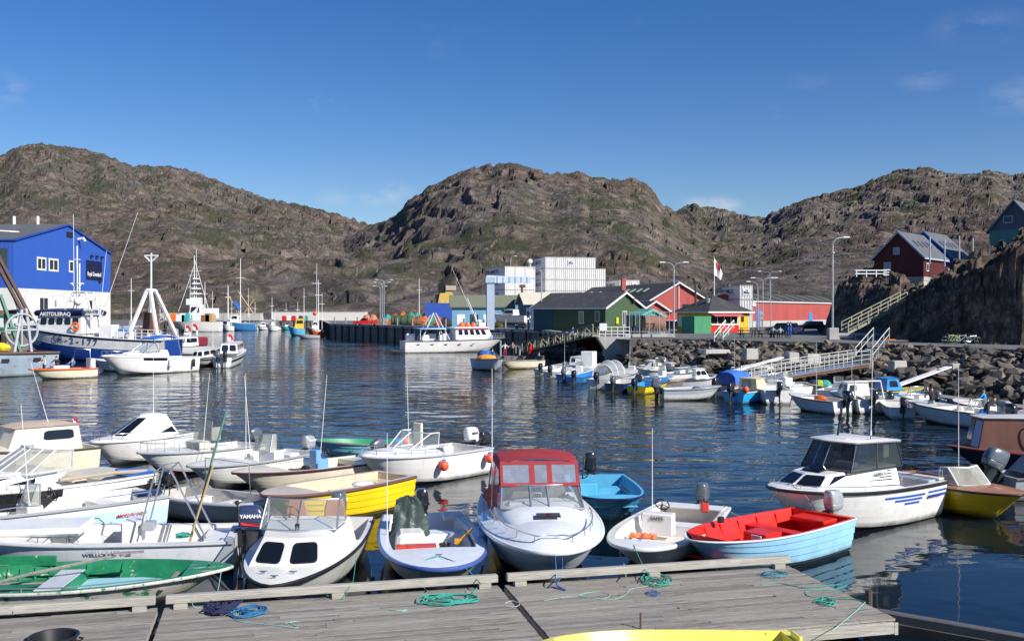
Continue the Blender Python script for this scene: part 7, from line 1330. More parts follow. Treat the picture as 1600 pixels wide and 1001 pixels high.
# --- blue hall
BLW = cladding('royal_blue_sheet', (.025, .095, .42), .5, var=.08, dirt=(.03, .10, .42)); WHB = mat('white_base', (.66, .66, .62), .7, var=.1, scale=.4, col2=(.45, .42, .36), c2=(.55, .8))
x0 = XD(13, 150).x; b = Bld('hall', 'large royal blue gabled hall with white lower storey at the left', Vector((x0, 150, 0)), 90, 36, 60, 13.6, 17.3, BLW, ROOFG, axis='x', over=.25, trim=BLW, split=(6.4, WHB)) if False else None
def blue_hall():
    K = Vector((-120, 150, 0)); t = Bld('hall', 'large royal blue gabled hall with white lower storey at the left', K, 0, 45, 36, 13.7, 17.5, BLW, ROOFG, axis='x', over=.2, trim=mat('hall_trim', (.015, .06, .36), .6), split=(6.5, WHB)); return t
b = blue_hall()
b.win('x1', 7.2, 10.3, 9.5, 11.6, nx=2, ny=1, fw=.28); b.win('x1', 11.2, 14.6, 9.5, 11.6, nx=2, ny=1, fw=.28); b.win('x1', 18.6, 20.4, 9.6, 11.6, fw=.25)
b.pan('x1', 25.3, 32, 8.6, 12.0, mat('sign_navy', (.008, .012, .05), .5), 'sign_board', .08); lettering('Royal Greenland', 1.05, LETW, b.t, (45.12, 28.6, 9.6), (0, 1, 0), (0, 0, 1), .02, .82)
for k in range(3): b.pan('x1', 27+2.2*k, 27.4+2.2*k, 12.6, 13.0, BLK, 'sign_lamp', .5)
b.pan('x1', 17.6, 20, 15.5, 16.4, BLK, 'vent', .1); m = MB(); m.tube([(45, 22, 15.4), (46, 22, 15.6), (46.3, 22, 15.0)], .22); m.build('vent_pipe', FRW, b.t); b.pan('x1', 30.5, 31.2, 8.3, 9.0, BLK, 'wall_lamp', .4)
b.win('x1', 8, 11, 2.6, 5.2, nx=2); b.pan('y0', 38, 44, 9.5, 12.5, PANE, 'window'); b.win('x1', 26, 28, 3.2, 5.0)
for k in range(2): m = MB(); m.cyl((36+4*k, 18, 17.4), .25, 1.6, 8); m.build('roof_vent', FRW, b.t)
# --- houses on the rocks
DR = cladding('dark_red_boards', (.075, .008, .008), .25); gz = 6-(440-HY)*127/FP
K = XD(1366, 124); K2 = XD(1424, 124)
def house_px(label, xl, xr, D, ybase, yeave, yapex, ang, depth, wall, roof, trim, **kw):
    gz = EH-(ybase-HY)*D/FP; H = EH-(yeave-HY)*D/FP-gz; Rg = EH-(yapex-HY)*(D+1)/FP-gz; a = XD(xl, D); ca, sa = math.cos(R(ang)), math.sin(R(ang)); tr = (xr-800)/FP; W_ = (tr*a.y-a.x)/(ca-tr*sa); return Bld('house', label, a, ang, W_, depth, H, Rg, wall, roof, gz=gz, axis='y', over=.3, trim=trim, cat='house', **kw)
def found(b): m = MB(); m.box(((b.a[0]+b.a[1])/2, (b.b[0]+b.b[1])/2, -2.0), (b.a[1]-b.a[0], b.b[1]-b.b[0], 4.0)); m.build('foundation', CONC, b.t)
BT = mat('pale_blue_trim', (.35, .42, .55), .6); b = house_px('dark red gabled house with grey roof on the rocky knoll', 1366, 1443, 125, 440, 403, 366, -40, 8.9, DR, ROOFG, BT, base=(.5, CONC))
b.win('y0', 2.35, 3.15, 3.3, 4.2, frame=BT, pane=mat('pane_pale', (.25, .30, .36), .2)); b.win('y0', 1.2, 2.1, .6, 2.4, frame=BT, pane=mat('pane_pale', (.25, .30, .36), .2)); b.win('x1', 1.0, 1.9, 1.2, 2.2)
def skylights(b, n, y0, dy, fx=.75):
    a0, a1 = b.a; am = (a0+a1)/2; ang_ = math.atan2(b.rg-b.H, (a1-a0)/2)
    for k in range(n):
        x = am+(a1-am)*fx*.7; z = b.rg-(b.rg-b.H)*fx*.7+.24; m = MB(); m.box((x, y0+dy*k, z-.02), (1.2, .62, .06), ry=ang_); f = m.build('skylight', STEEL, b.t); m = MB(); m.box((x, y0+dy*k, z+.02), (1.1, .5, .05), ry=ang_); m.build('pane', PANE, f)
skylights(b, 4, 1.6, 1.7); found(b); RH = b
m = MB(); m.box((7.0, 6.6, .6), (2.4, 2.6, .12)); m.build('porch_deck', FRW, b.t)
for k in range(2): m = MB(); m.tube([(7.4, 5.4-0*k+1.2*k, 1.6), (7.9, 2.2+1.2*k, -1.0)], .09, 4); m.tube([(7.4, 5.4+1.2*k, 1.0), (7.9, 2.2+1.2*k, -1.6)], .09, 4); m.build('porch_rail', FRW, b.t)
b = house_px('bright blue trimmed house with grey roof behind the dark red house', 1402, 1487, 134, 438, 404, 366, -40, 9, cladding('blue_house', (.02, .10, .32), .25), ROOFG, mat('blue_barge', (.03, .22, .60), .5)); skylights(b, 4, 1.6, 1.8)
b = house_px('teal house with slate blue gable on the cliff at the right edge', 1546, 1624, 126, 392, 360, 318, -40, 9, cladding('teal_house', (.05, .20, .20), .3), ROOFG, mat('slate_barge', (.07, .11, .17), .6)); found(b); b.win('y0', 1.6, 2.7, 3.4, 4.3, frame=BT); m = MB(); a0, a1 = b.a; m.prism([(a0+.1, -.04), (a1-.1, -.04), (a1-.1, 0), (a0+.1, 0)], 2.6, b.H); am = (a0+a1)/2; m.add([(a0, -.05, b.H), (a1, -.05, b.H), (am, -.05, b.rg)], [(0, 1, 2)]); m.build('gable_cladding', cladding('slate_boards', (.055, .085, .13), .3), b.t)
for k, (x, yt, yb, D) in enumerate(((1453, 370, 412, 118), (1476, 374, 416, 116), (1499, 368, 410, 118), (1520, 372, 405, 120))): m = MB(); m.cyl((0, 0, 0), .09, (yb-yt)*D/FP, 7); o = m.build('utility_post', STEEL, None); o.location = PD(x, yb, D); tag(o, ['first', 'second', 'third', 'fourth'][k]+' thin post from the left in front of the house roofs on the cliff', 'post', 'posts in front of the cliff houses')
t = thing('fence', 'white board fence on the knoll in front of the dark red house', 'fence', PD(1337, 432, 121)); 
for z in (.35, .75): m = MB(); m.box((1.9, 0, z), (3.9, .06, .14)); m.build('board', FRW, t)
for k in range(4): m = MB(); m.box((.1+1.2*k, 0, .4), (.1, .1, .9)); m.build('post', FRW, t)
for z in (.2, .5, .8): m = MB(); m.box((3.7, -.3, z), (.9, .06, .13)); m.build('board', FRW, t)
# --- stairs up the knoll
a = PD(1320, 521, 107); c = PD(1412, 474, 109); d = c-a; t = thing('hillside_stairs', 'long weathered timber stairs with handrails climbing the grassy slope below the red house', 'stairs', a, math.atan2(d.y, d.x)); L = Vector((d.x, d.y, 0)).length
STG = mat('pale_green_timber', (.30, .30, .23), .8, var=.2, scale=2)
for k in range(22): m = MB(); m.box((L*(k+.5)/22, 0, d.z*(k+.5)/22+.2), (L/22*.9, 1.1, .05)); m.build('step', STG, t)
railing(t, L, d.z, 1.2, 1.25, STG, 6, .06, 2); m = MB(); m.loft([[(0, -.55, -.1), (0, .55, -.1), (0, .55, .16), (0, -.55, .16)], [(L, -.55, d.z-.1), (L, .55, d.z-.1), (L, .55, d.z+.16), (L, -.55, d.z+.16)]]); m.build('stringer', STG, t)
a = PD(1123, 534, 103); c = PD(1140, 513, 108); d = c-a; t = thing('short_stairs', 'small white hand railed steps from the rocks up to the kiosk square', 'stairs', a, math.atan2(d.y, d.x)); L = Vector((d.x, d.y, 0)).length; railing(t, L, d.z, .9, .9, WHP, 2, .05, 1)
for k in range(6): m = MB(); m.box((L*(k+.5)/6, 0, d.z*(k+.5)/6), (L/6, .8, .06)); m.build('step', STEEL, t)
# ------------------------------------------------------------------ street lamps
LAMPH = mat('lamp_head', (.72, .72, .70), .4)
def lamp(label, x, ytop, ybase, D, arms, r=.09, armlen=1.6, base=None, gz=GZ, group='street lamps round the harbour'):
    p = XD(x, D, gz); H_ = EH-(ytop-HY)*D/FP-gz; t = thing('street_lamp', label, 'street lamp', p, 0, group); m = MB(); m.tube([(0, 0, 0), (0, 0, H_-.8)], r, 8, r1=r*.7); m.build('pole', STEEL, t, smooth=True)
    for sg in arms:
        m = MB(); m.tube([(0, 0, H_-.85), (sg*.08, 0, H_-.45), (sg*.35, 0, H_-.15), (sg*armlen*.6, 0, H_-.05), (sg*armlen, 0, H_)], r*.6, 6); m.build('arm', STEEL, t, smooth=True); m = MB(); m.box((sg*(armlen+.3), 0, H_+.02), (.8, .28, .16), taper=.8); m.build('lamp_head', LAMPH, t, bevel=.03)
    if base: m = MB(); m.box((0, 0, base/2), (1.0, .9, base)); m.build('footing', CONC, t, bevel=.05)
    return t
t = lamp('tall grey street lamp with one arm on a concrete footing beside the knoll', 1301, 371, 532, 103, (1,), .12, 1.1, base=1.25); m = MB(); m.lathe((0, 0, t.children[0].bound_box[1][2]-1.8), [(.13, 0), (.2, .05), (.2, .25), (.13, .3)], 8); m.build('collar', STEEL, t)
lamp('double armed street lamp in front of the red hall', 1053, 410, 512, 128, (-1, 1), .11, 1.2); lamp('single armed street lamp beside the large container stack', 846, 419, 488, 150, (-1,), .1, 1.4)
lamp('first double armed lamp from the left in front of the red warehouse', 1184, 440, 508, 160, (-1,), .1, 1.2); lamp('second lamp in front of the red warehouse, nearly as tall', 1192, 434, 508, 170, (-1, 1), .1, 1.4); lamp('tallest lamp in front of the red warehouse', 1204, 434, 508, 172, (1,), .1, .6); lamp('distant double armed lamp seen above the red warehouse roof', 1203, 424, 500, 240, (-1, 1), .1, 2.2)
lamp('tallest of three double armed lamps by the red pickup', 600, 437, 500, 226, (-1, 1), .12, 1.4); lamp('middle of three double armed lamps by the red pickup', 597, 441, 500, 250, (-1, 1), .12, 1.5); lamp('lowest of three double armed lamps by the red pickup', 594, 447, 500, 275, (-1, 1), .12, 1.3)
lamp('slim lamp mast above the gantry container stack', 798, 400, 500, 260, (1,), .1, 1.0)
t = thing('flagpole', 'white flagpole behind the kiosk roof', 'flagpole', XD(1116, 158, GZ)); m = MB(); m.tube([(0, 0, 0), (0, 0, 11.6)], .09, 8, r1=.05); m.build('pole', WHP, t)
t = thing('flag', 'white flag with red swirl hanging from the pole behind the kiosk', 'flag', XD(1116, 158, GZ+11.3)); rg = []
for k in range(7): x = .1+.28*k; rg.append([(x, .12*math.sin(k*1.7), -.42*k), (x*.85+.0, .12*math.sin(k*1.7+1), -.42*k-.9 if k else -2.4)])
m = MB(); m.loft([[(.05, 0, 0), (.05, 0, -2.6)], [(.5, .15, -.5), (.4, .1, -2.8)], [(.9, -.1, -1.3), (.75, 0, -3.1)], [(1.35, .1, -2.4), (1.05, .05, -3.4)]], 0, False, False, False); m.build('cloth', WHP, t); m = MB(); m.loft([[(.3, -.04, -.3), (.35, -.04, -1.0)], [(.6, .04, -.8), (.55, 0, -1.7)], [(.95, -.2, -1.5), (.8, -.1, -2.2)]], 0, False, False, False); m.build('red_patch', LETR, t)
# ------------------------------------------------------------------ square: tables, people, bikes
def picnic(label, x, D, gz=GZ, rz=.2):
    t = thing('picnic_table', label, 'picnic table', XD(x, D, gz), rz, 'picnic tables on the harbour square'); m = MB(); m.box((0, 0, .75), (1.9, .8, .06)); m.build('tabletop', WOODP, t)
    for sg in (1, -1): m = MB(); m.box((0, sg*.75, .45), (1.9, .3, .05)); m.build('bench', WOODP, t); m = MB(); m.box((sg*.7, 0, .4), (.08, 1.6, .1)); m.box((sg*.7, .35, .38), (.08, .08, .76), rx=.3); m.box((sg*.7, -.35, .38), (.08, .08, .76), rx=-.3); m.build('leg_frame', WOODP, t)
for lab, x, D in (('picnic table in front of the yellow kiosk wall', 1166, 134), ('picnic table right of the kiosk near the lamp posts', 1190, 132), ('picnic table at the edge of the rocks below the kiosk', 1168, 112), ('picnic table left end beside the seated people', 1197, 113), ('picnic table where two people sit', 1216, 112)): picnic(lab, x, D)
person('person in grey shirt seated at the left of the harbour picnic table', XD(1208, 111, GZ), 1.4, cloth('grey_shirt', (.30, .32, .33)), cloth('dark', (.04, .04, .05)), 'sit', hat=BLK, arms='fold'); person('person in pale blue shirt seated at the right of the harbour picnic table', XD(1219, 110.5, GZ), 1.7, cloth('pale_blue', (.30, .36, .42)), cloth('dark', (.04, .04, .05)), 'sit', arms='fold')
person('person in bright blue overalls standing beside the dark car', XD(1235, 110.5, GZ), 3.3, cloth('overalls', (.02, .10, .50)), cloth('overalls', (.02, .10, .50)), arms='fold'); person('second person in darker blue standing beside the overalls', XD(1231, 111.5, GZ), -2.9, cloth('deep_blue', (.03, .06, .22)), cloth('deep_blue', (.03, .06, .22)), arms='down')
t = thing('oil_drum', 'green and yellow litter drum in front of the kiosk', 'drum', XD(1123, 124, GZ)); m = MB(); m.lathe((0, 0, 0), [(.32, 0), (.33, .3), (.33, .6), (.32, .9)], 12); m.build('body', GREENP, t); m = MB(); m.lathe((0, 0, .35), [(.335, 0), (.335, .15)], 12); m.build('band', YEL, t)
t = thing('sign_post', 'round and square traffic sign on a post before the warehouse', 'sign', XD(1190, 148, GZ)); m = MB(); m.cyl((0, 0, 0), .05, 3, 6); m.build('post', STEEL, t); m = MB(); m.box((0, -.05, 2.7), (.6, .04, .6)); m.box((0, -.05, 2.0), (.5, .04, .5)); m.build('sign_plate', GREYP, t)
t = thing('crash_barrier', 'low dark steel barrier along the road below the knoll', 'barrier', XD(1309, 104, GZ), .05); m = MB(); m.box((2.8, 0, .55), (5.8, .1, .3)); m.build('rail', GREYP, t)
for k in range(4): m = MB(); m.box((.2+1.75*k, .1, .3), (.1, .1, .6)); m.build('post', GREYP, t)
t = thing('pallet', 'wooden pallet with orange straps lying beside the road', 'pallet', XD(1396, 94, GZ)); 
for k in range(5): m = MB(); m.box((0, -.5+.25*k, .2), (2.4, .12, .04)); m.build('plank', WOODG, t)
m = MB(); m.box((-.4, 0, .28), (1.0, .5, .1)); m.build('strap_bundle', ORANGE, t); m = MB(); m.box((0, 0, .08), (2.2, 1.1, .14)); m.build('runner', DGREY, t)
def bicycle(label, p, rz, col, lean=.12):
    t = thing('bicycle', label, 'bicycle', p, rz, 'bicycles by the cliff road', tilt=(lean, 0))
    for x in (0, 1.05):
        m = MB(); m.tube([(x+.33*math.cos(a), 0, .34+.33*math.sin(a)) for a in [2*math.pi*k/18 for k in range(18)]], .028, 5, closed=True)
        w_ = m.build('wheel', DGREY, t); m = MB()
        for k in range(6): m.tube([(x, 0, .34), (x+.33*math.cos(k*1.047), 0, .34+.33*math.sin(k*1.047))], .006, 3)
        m.build('spokes', STEEL, w_)
    m = MB(); 
    for a, c in (((0, .34), (.38, .30)), ((0, .34), (.30, .78)), ((.38, .30), (.28, .88)), ((.30, .76), (.86, .80)), ((.38, .30), (.86, .76)), ((.84, .92), (1.05, .34))): m.tube([(a[0], 0, a[1]), (c[0], 0, c[1])], .022, 5)
    m.build('frame', col, t); m = MB(); m.tube([(.84, 0, .9), (.84, 0, 1.0)], .018); m.tube([(.95, -.28, 1.0), (.84, 0, 1.0), (.95, .28, 1.0)], .016); m.build('handlebar', BLK, t); m = MB(); m.box((.26, 0, .92), (.26, .14, .06)); m.build('saddle', BLK, t)
for lab, x, D, rz, c in (('bright green bicycle leaning among others by the cliff', 1484, 89, .5, mat('bike_green', (.25, .55, .05), .4)), ('dark bicycle at the left of the group by the cliff', 1476, 90, .2, DGREY), ('white bicycle behind the bright green one', 1493, 89.5, -.1, WHITE), ('silver bicycle parked apart at the right by the cliff', 1510, 87.5, .1, ALU)): bicycle(lab, XD(x, D, GZ), rz, c)
# ------------------------------------------------------------------ vessels
def ship_tube(bt, nm, segs, m, r=.06):
    mb = MB()
    for s_ in segs: mb.tube(s_, r, 5)
    return mb.build(nm, m, bt.t, smooth=True, angle=60)
# --- blue and white trawler
HB = gel('trawler_blue', (.015, .055, .26), .2)
b = Boat('trawler', 'blue and white trawler GR-2-177 with navy wheelhouse top and white stern gallows', 'trawler', (22, 505, 4.55), (272, 531, 2.55), B=6.0, Hs=2.6, Hb=4.55, draft=1.5, hull=HB, stripe=(.62, .88, gel('trawler_white', (.72, .72, .70), .2)), rail=WHP, railr=.07, t1=.5, floor=1.5, gw=.3, tw=.75, chine=.88)
L = b.L; b.hull(18); b.inner(12, deck=False); b.deck(.5, 1, .15, mat('deck_grey', (.25, .27, .28), .7))
for sg in (1, -1): b.side_stripe(.02*L, .93*L, .885, .995, sg, gel('trawler_navy', (.012, .016, .06)), 'bulwark_band', 14, .02)
b.side_text('GR-2-177', L*.53, .74, 1, 1.0, mat('lettering_steel', (.05, .08, .16), .5), 1.15, .02)
for k in range(3): b.side_stripe(L*(.90-.0*k), L*(.76+.02*k), .50-.09*k, .54-.09*k, 1, WHP, 'bow_stripe', 6, .02)
b.house(L*.50, L*.80, 2.5, 2.1, 3.3, 2.2, .3, .1, .15, .5, m=WHP, nm='wheelhouse', roof=gel('trawler_navy', (.012, .016, .06)), over=.35, roofth=.7, crown=.25)
for k in range(5): b.win('left', .08+.18*k, .5, .22+.18*k, .9, m=WINB); b.win('right', .08+.18*k, .5, .22+.18*k, .9, m=WINB)
for q in ('front_left', 'front_right'): [b.win(q, .06+.32*k, .5, .32+.32*k, .9) for k in range(3)]
lettering('AKITDLERAQ', .62, LETW, b.t, (L*.655, 2.70, 5.72), (-1, 0, 0), (0, 0, 1), .02, 1.1)
m = MB(); m.tube([(L*.53+.45*math.cos(a), 2.75, 4.2+.45*math.sin(a)) for a in [2*math.pi*k/14 for k in range(14)]], .13, 6, closed=True); m.build('life_ring', ORANGE, b.t)
ship_tube(b, 'radar_mast', [[(L*.60, 0, 6), (L*.60, 0, 14.2)], [(L*.60-.9, 0, 9.5), (L*.60+.9, 0, 9.5)], [(L*.60-.7, 0, 9.6), (L*.60, 0, 8.7), (L*.60+.7, 0, 9.6)], [(L*.57, .5, 6.5), (L*.57, .5, 12)], [(L*.60-.4, 0, 12.5), (L*.6+.4, 0, 12.5)]], WHP, .09)
ship_tube(b, 'exhaust_frame', [[(L*.66, 1.0, 6), (L*.60, .8, 8.4), (L*.52, .8, 8.4), (L*.47, 1.0, 4.5)], [(L*.66, -1.0, 6), (L*.60, -.8, 8.4), (L*.52, -.8, 8.4), (L*.47, -1.0, 4.5)], [(L*.60, -.8, 8.4), (L*.6, .8, 8.4)]], WHP, .13)
m = MB(); m.cyl((L*.62, 0, 7.2), .5, .5, 12); m.box((L*.66, 0, 8.0), (.3, 2.2, .2)); m.ball((L*.57, .9, 7.3), .5, 10, 7); m.cyl((L*.68, 1.2, 6.6), .4, .8, 10); m.build('radar_gear', WHP, b.t, smooth=True)
b.antenna(L*.66, -1.4, 6.3, 12, .1, 0, r=.05); b.antenna(L*.44, .8, 4.5, 13.5, -6.0, 1.5, r=.05); b.antenna(L*.42, 1.5, 4.5, 9, -1, 0, r=.04)
# stern gallows
ship_tube(b, 'gallows', [[(L*.22, 2.4, 2.9), (L*.15, .6, 8.6)], [(L*.22, -2.4, 2.9), (L*.15, -.6, 8.6)], [(L*.04, 2.4, 2.9), (L*.13, .6, 8.6)], [(L*.04, -2.4, 2.9), (L*.13, -.6, 8.6)], [(L*.15, -.6, 8.6), (L*.15, .6, 8.6)], [(L*.13, -.6, 8.6), (L*.13, .6, 8.6)], [(L*.15, .6, 8.6), (L*.13, .6, 8.6)]], WHP, .24)
ship_tube(b, 'gallows_mast', [[(L*.14, 0, 8.6), (L*.14, 0, 13.2)], [(L*.14-.9, 0, 12.9), (L*.14+.9, 0, 12.9)], [(L*.14-.8, 0, 12.8), (L*.14, 0, 12.1), (L*.14+.8, 0, 12.8)]], WHP, .11)
m = MB(); m.box((L*.14, 0, 4.6), (1.6, 1.8, 2.6), taper=.7); m.build('winch_housing', RUST, b.t)
m = MB()
for k in range(12):
    for sg in (1, -1): t_ = .03+.035*k; m.box((L*t_, sg*(b.half(t_)-.15), b.sheer(t_)+.6), (.07, .07, 1.2))
for z_ in (.4, .8, 1.2):
    for sg in (1, -1): m.tube([(L*(.03+.035*k), sg*(b.half(.03+.035*k)-.15), b.sheer(.03+.035*k)+z_) for k in range(12)], .045, 4)
m.build('deck_railing', WHP, b.t)
for k, (x, y, h, mm, nm) in enumerate(((.40, 0, 2.2, WHP, 'deck_house'), (.28, 1.0, 1.4, WHP, 'deck_locker'), (.34, -1.2, 1.8, BLUEP, 'blue_bin'), (.08, 0, 1.0, WHP, 'net_drum'))): m = MB(); m.box((L*x, y, 2.2+h/2), (1.8, 1.6, h)); m.build(nm, mm, b.t, bevel=.05)
lettering('OU-178', .5, LETK, b.t, (L*.45, 2.0, 6.0), (-1, 0, 0), (0, 0, 1), .01); m = MB(); m.box((L*.45, 1.9, 6.0), (2.3, .08, .8)); m.box((L*.45, 1.9, 4.6), (.15, .1, 2.4)); m.build('name_board', WHP, b.t)
# --- rusty grey vessel at the left edge
b = Boat('work_vessel', 'rusty grey work vessel with green gallows and long dark boom at the left edge', 'vessel', XD(-230, 84), Vector((XD(70, 97).x, 97, 0)), B=6.5, Hs=2.2, Hb=3.0, draft=1.2, hull=mat('rusty_grey_blue', (.30, .38, .46), .6, var=.25, scale=.6, col2=(.16, .10, .07), c2=(.56, .72), c2scale=1.2), rail=mat('rust_rail', (.14, .09, .06), .8), railr=.12, t1=.7, floor=1.0, gw=.3, inner=RUST, tw=.85)
L = b.L; b.hull(14).inner(10)
ship_shift = lambda bt, nm, segs, m, r=.06: ship_tube(bt, nm, [[(p[0]+2.4, p[1], p[2]) for p in q] for q in segs], m, r)
GG = mat('gallows_green', (.02, .13, .08), .5, var=.2); ship_shift(b, 'green_gallows', [[(4.6, 2.6, 2.2), (3.3, 1.4, 7.6)], [(1.2, 2.6, 2.2), (2.5, 1.4, 7.6)], [(4.6, -2.2, 2.2), (3.3, -1.2, 7.6)], [(3.3, 1.4, 7.6), (3.3, -1.2, 7.6)], [(4.2, 2.2, 4.4), (1.5, 2.2, 4.4)], [(2.9, 1.4, 7.6), (2.9, 1.4, 9.6)], [(4.8, 1.4, 5.6), (1.0, 1.4, 5.6)]], GG, .2)
ship_shift(b, 'mast', [[(2.9, 1.4, 9.6), (2.9, 1.4, 13.6)], [(.8, 1.4, 13.5), (5.0, 1.4, 13.5)], [(2.9, 1.4, 12), (7.5, 1.4, 4)], [(2.9, 1.4, 12), (.4, 1.2, 5)]], WHP, .07)
ship_shift(b, 'boom', [[(-.2, 2.0, 5.2), (6.4, 1.0, 18.5)], [(.2, 2.0, 5.0), (6.8, 1.0, 18.3)]], mat('boom_brown', (.10, .06, .05), .7), .2)
m = MB(); m.M = Matrix.Translation((2.4, 0, 0)); m.tube([(1.0+1.5*math.cos(a), 2.4, 4.3+1.5*math.sin(a)) for a in [2*math.pi*k/18 for k in range(18)]], .12, 6, closed=True)
for k in range(4): m.tube([(1.0, 2.4, 4.3), (1.0+1.5*math.cos(k*1.57), 2.4, 4.3+1.5*math.sin(k*1.57))], .1)
m.build('net_wheel', GREYP, b.t, smooth=True); ship_shift(b, 'winch_frame', [[(.2, 2.6, 2.2), (.5, 2.2, 6.2)], [(1.8, 2.6, 2.2), (.9, 2.2, 6.2)], [(.2, -2, 2.2), (.5, -2, 6.0)], [(.5, -2, 6), (.5, 2.2, 6.2)], [(-.4, 2.3, 4.8), (1.6, 2.3, 4.8)]], GREYP, .17)
for x, y, z, sx, sy, sz, mm, nm in ((5.5, .5, 2.6, 3, 2, 3.0, RUST, 'rusty_housing'), (9, 0, 4.0, 4, 4, 4.6, WHP, 'wheelhouse'), (3.0, -1, 2.3, 2.4, 2, 2.4, mat('drum_brown', (.12, .07, .05), .8), 'net_drum'), (4.5, 0, 5.9, 8, 1, .5, RUST, 'rusty_beam')): m = MB(); m.box((x+2.4, y, z), (sx, sy, sz)); m.build(nm, mm, b.t, bevel=.08)
for k in range(3): m = MB(); m.box((2.2+3*k, b.half(.1+.1*k)-.02, 1.55), (.7, .12, .3)); m.build('freeing_port', BLK, b.t)
m = MB(); m.ball((0, 0, 0), (1.1, .6, .5), 12, 6); o = m.build('net_heap', mat('yellow_net', (.70, .48, .02), .8, var=.3, bump=.6), None); o.location = b.W(5.4, 2.2, 2.7); tag(o, 'yellow and orange net heap on the rail of the rusty work vessel', 'net')
# --- orange boat with people
b = Boat('rowing_boat', 'cream double ended boat painted orange inside carrying three people', 'boat', (45, 576, .98), (150, 574, .88), B=2.0, Hs=.88, Hb=.98, hull=gel('cream', (.72, .66, .50)), inner=ORANGE, rail=ORANGE, railr=.07, tw=.5, t1=.9, floor=.3)
b.hull(14).inner(); b.box('cuddy', (b.L*.55, 0, .95), (1.4, 1.2, .5), GREYL, bevel=.05); b.box('stern_frame', (b.L*.08, 0, 1.3), (.5, 1.1, .9), GREYL); ship_tube(b, 'hoop', [[(b.L*.12, .8, .9), (b.L*.14, .8, 2.6), (b.L*.36, .8, 2.7), (b.L*.4, .8, .9)]], CHROME, .04)
person('person in white shirt standing in the bow of the orange boat', b.W(b.L*.78, 0, .35), -2.2, cloth('white', (.6, .6, .58)), cloth('dark', (.04, .04, .05)), arms='fold'); person('person in black jacket standing amidships in the orange boat', b.W(b.L*.60, .2, .35), -1.6, cloth('black', (.03, .03, .035)), cloth('grey_t', (.2, .2, .2)), H=1.7, lean=.25, arms='work'); person('person in light blue shirt seated in the orange boat', b.W(b.L*.36, .1, .62), 2.9, cloth('light_blue_shirt', (.20, .32, .60)), cloth('dark', (.04, .04, .05)), 'sit', arms='fold')
b.antenna(b.L*.30, 1.0, .9, 0.1)
# --- sport cruiser and its neighbours
b = Boat('motor_cruiser', 'sleek white sport cruiser with blue sun canopy moored beside the trawler', 'boat', (158, 556, 1.9), (300, 556, 1.5), B=3.0, Hs=1.5, Hb=1.9, hull=WHITE, stripe=(.70, .76, GREYP), rail=WHP, t1=.4, floor=.7, pb=.6)
b.hull(16).inner(deck=False); L = b.L; b.deck(.4, 1, .25, WHITE); b.house(L*.35, L*.85, 1.1, .6, 1.7, .55, 1.6, .0, .3, .3, m=WHITE); b.side_stripe(L*.40, L*.66, .78, .96, 1, WINB, 'side_window'); b.windshield(L*.62, .95, 2.2, L*.50, .85, 3.0, 1.8, r=.04, bars=(.5,), nose=.3); m = MB(); m.loft([[(L*.25, -1, 3.4), (L*.25, 1, 3.4), (L*.25, 1, 3.45), (L*.25, -1, 3.45)], [(L*.33, -1, 3.6), (L*.33, 1, 3.6), (L*.33, 1, 3.7), (L*.33, -1, 3.7)], [(L*.52, -1, 3.3), (L*.52, 1, 3.3), (L*.52, 1, 3.4), (L*.52, -1, 3.4)]]); m.build('canopy_top', CANVB, b.t); ship_tube(b, 'canopy_frame', [[(L*.25, 1, 3.4), (L*.22, 1.2, 1.6)], [(L*.52, 1, 3.3), (L*.45, 1.1, 1.9)], [(L*.25, -1, 3.4), (L*.22, -1.2, 1.6)]], ALU, .04); b.rail(.5, 1, .45, r=.03)
fender(b.W(L*.38, 1.62, 1.0), .16, WHP, 'white cylindrical fender on the side of the sleek sport cruiser', .8); fender(b.W(L*.1, 1.5, .9), .15, BLK, 'black cylindrical fender near the stern of the sleek sport cruiser', .8)
b = Boat('motorboat', 'low white runabout with dark shadowed hull left of the sport cruiser', 'boat', (150, 560, 1.2), (206, 566, .9), B=2.2, Hs=.9, Hb=1.2, hull=WHITE, t1=.5, floor=.4); b.hull(12).inner(); b.windshield(b.L*.55, .7, 1.1, b.L*.48, .65, 1.6, .6, bars=(.5,)); b.box('teal_box', (b.L*.25, 0, 1.2), (.8, .8, .5), TEAL)
b = Boat('cabin_boat', 'white cabin boat with maroon canvas stern cover behind the sport cruiser', 'boat', (262, 541, 1.4), (318, 539, 1.1), B=2.5, Hs=1.1, Hb=1.4, hull=WHITE, t1=.5, floor=.5); b.hull(12).inner(); L = b.L; b.house(L*.35, L*.7, 1.0, .8, 1.2, 1.3, .5, .1, .1, .1, m=WHITE, roof=WHITE); [b.win(q, .1, .4, .9, .85) for q in ('left', 'front_left', 'front_right', 'right')]; b.box('canvas_cover', (L*.2, 0, 1.7), (L*.28, 2.0, 1.3), mat('maroon_canvas', (.22, .015, .03), .8), bevel=.2); m = MB(); m.ball((L*.5, 0, 2.9), (.5, .4, .2), 10, 5); m.build('radar', WHP, b.t)
b = Boat('cabin_boat', 'small white cabin boat with long windows left of the twin outboard cruiser', 'boat', (298, 560, 1.1), (352, 551, .9), B=2.2, Hs=.9, Hb=1.1, hull=WHITE, stripe=(.6, .7, DGREY), t1=.4, floor=.4); b.hull(12).inner(deck=False); L = b.L; b.deck(.4, 1); b.house(L*.3, L*.85, .9, .6, 1.0, .8, .9, .1, .15, .2, m=WHITE, roof=WHITE); [b.win('left', .06+.3*k, .3, .32+.3*k, .85) for k in range(3)]; [b.win(q, .08, .2, .92, .85) for q in ('front_left', 'front_right')]; b.antenna(L*.4, 0, 1.9, 4.5, r=.03)
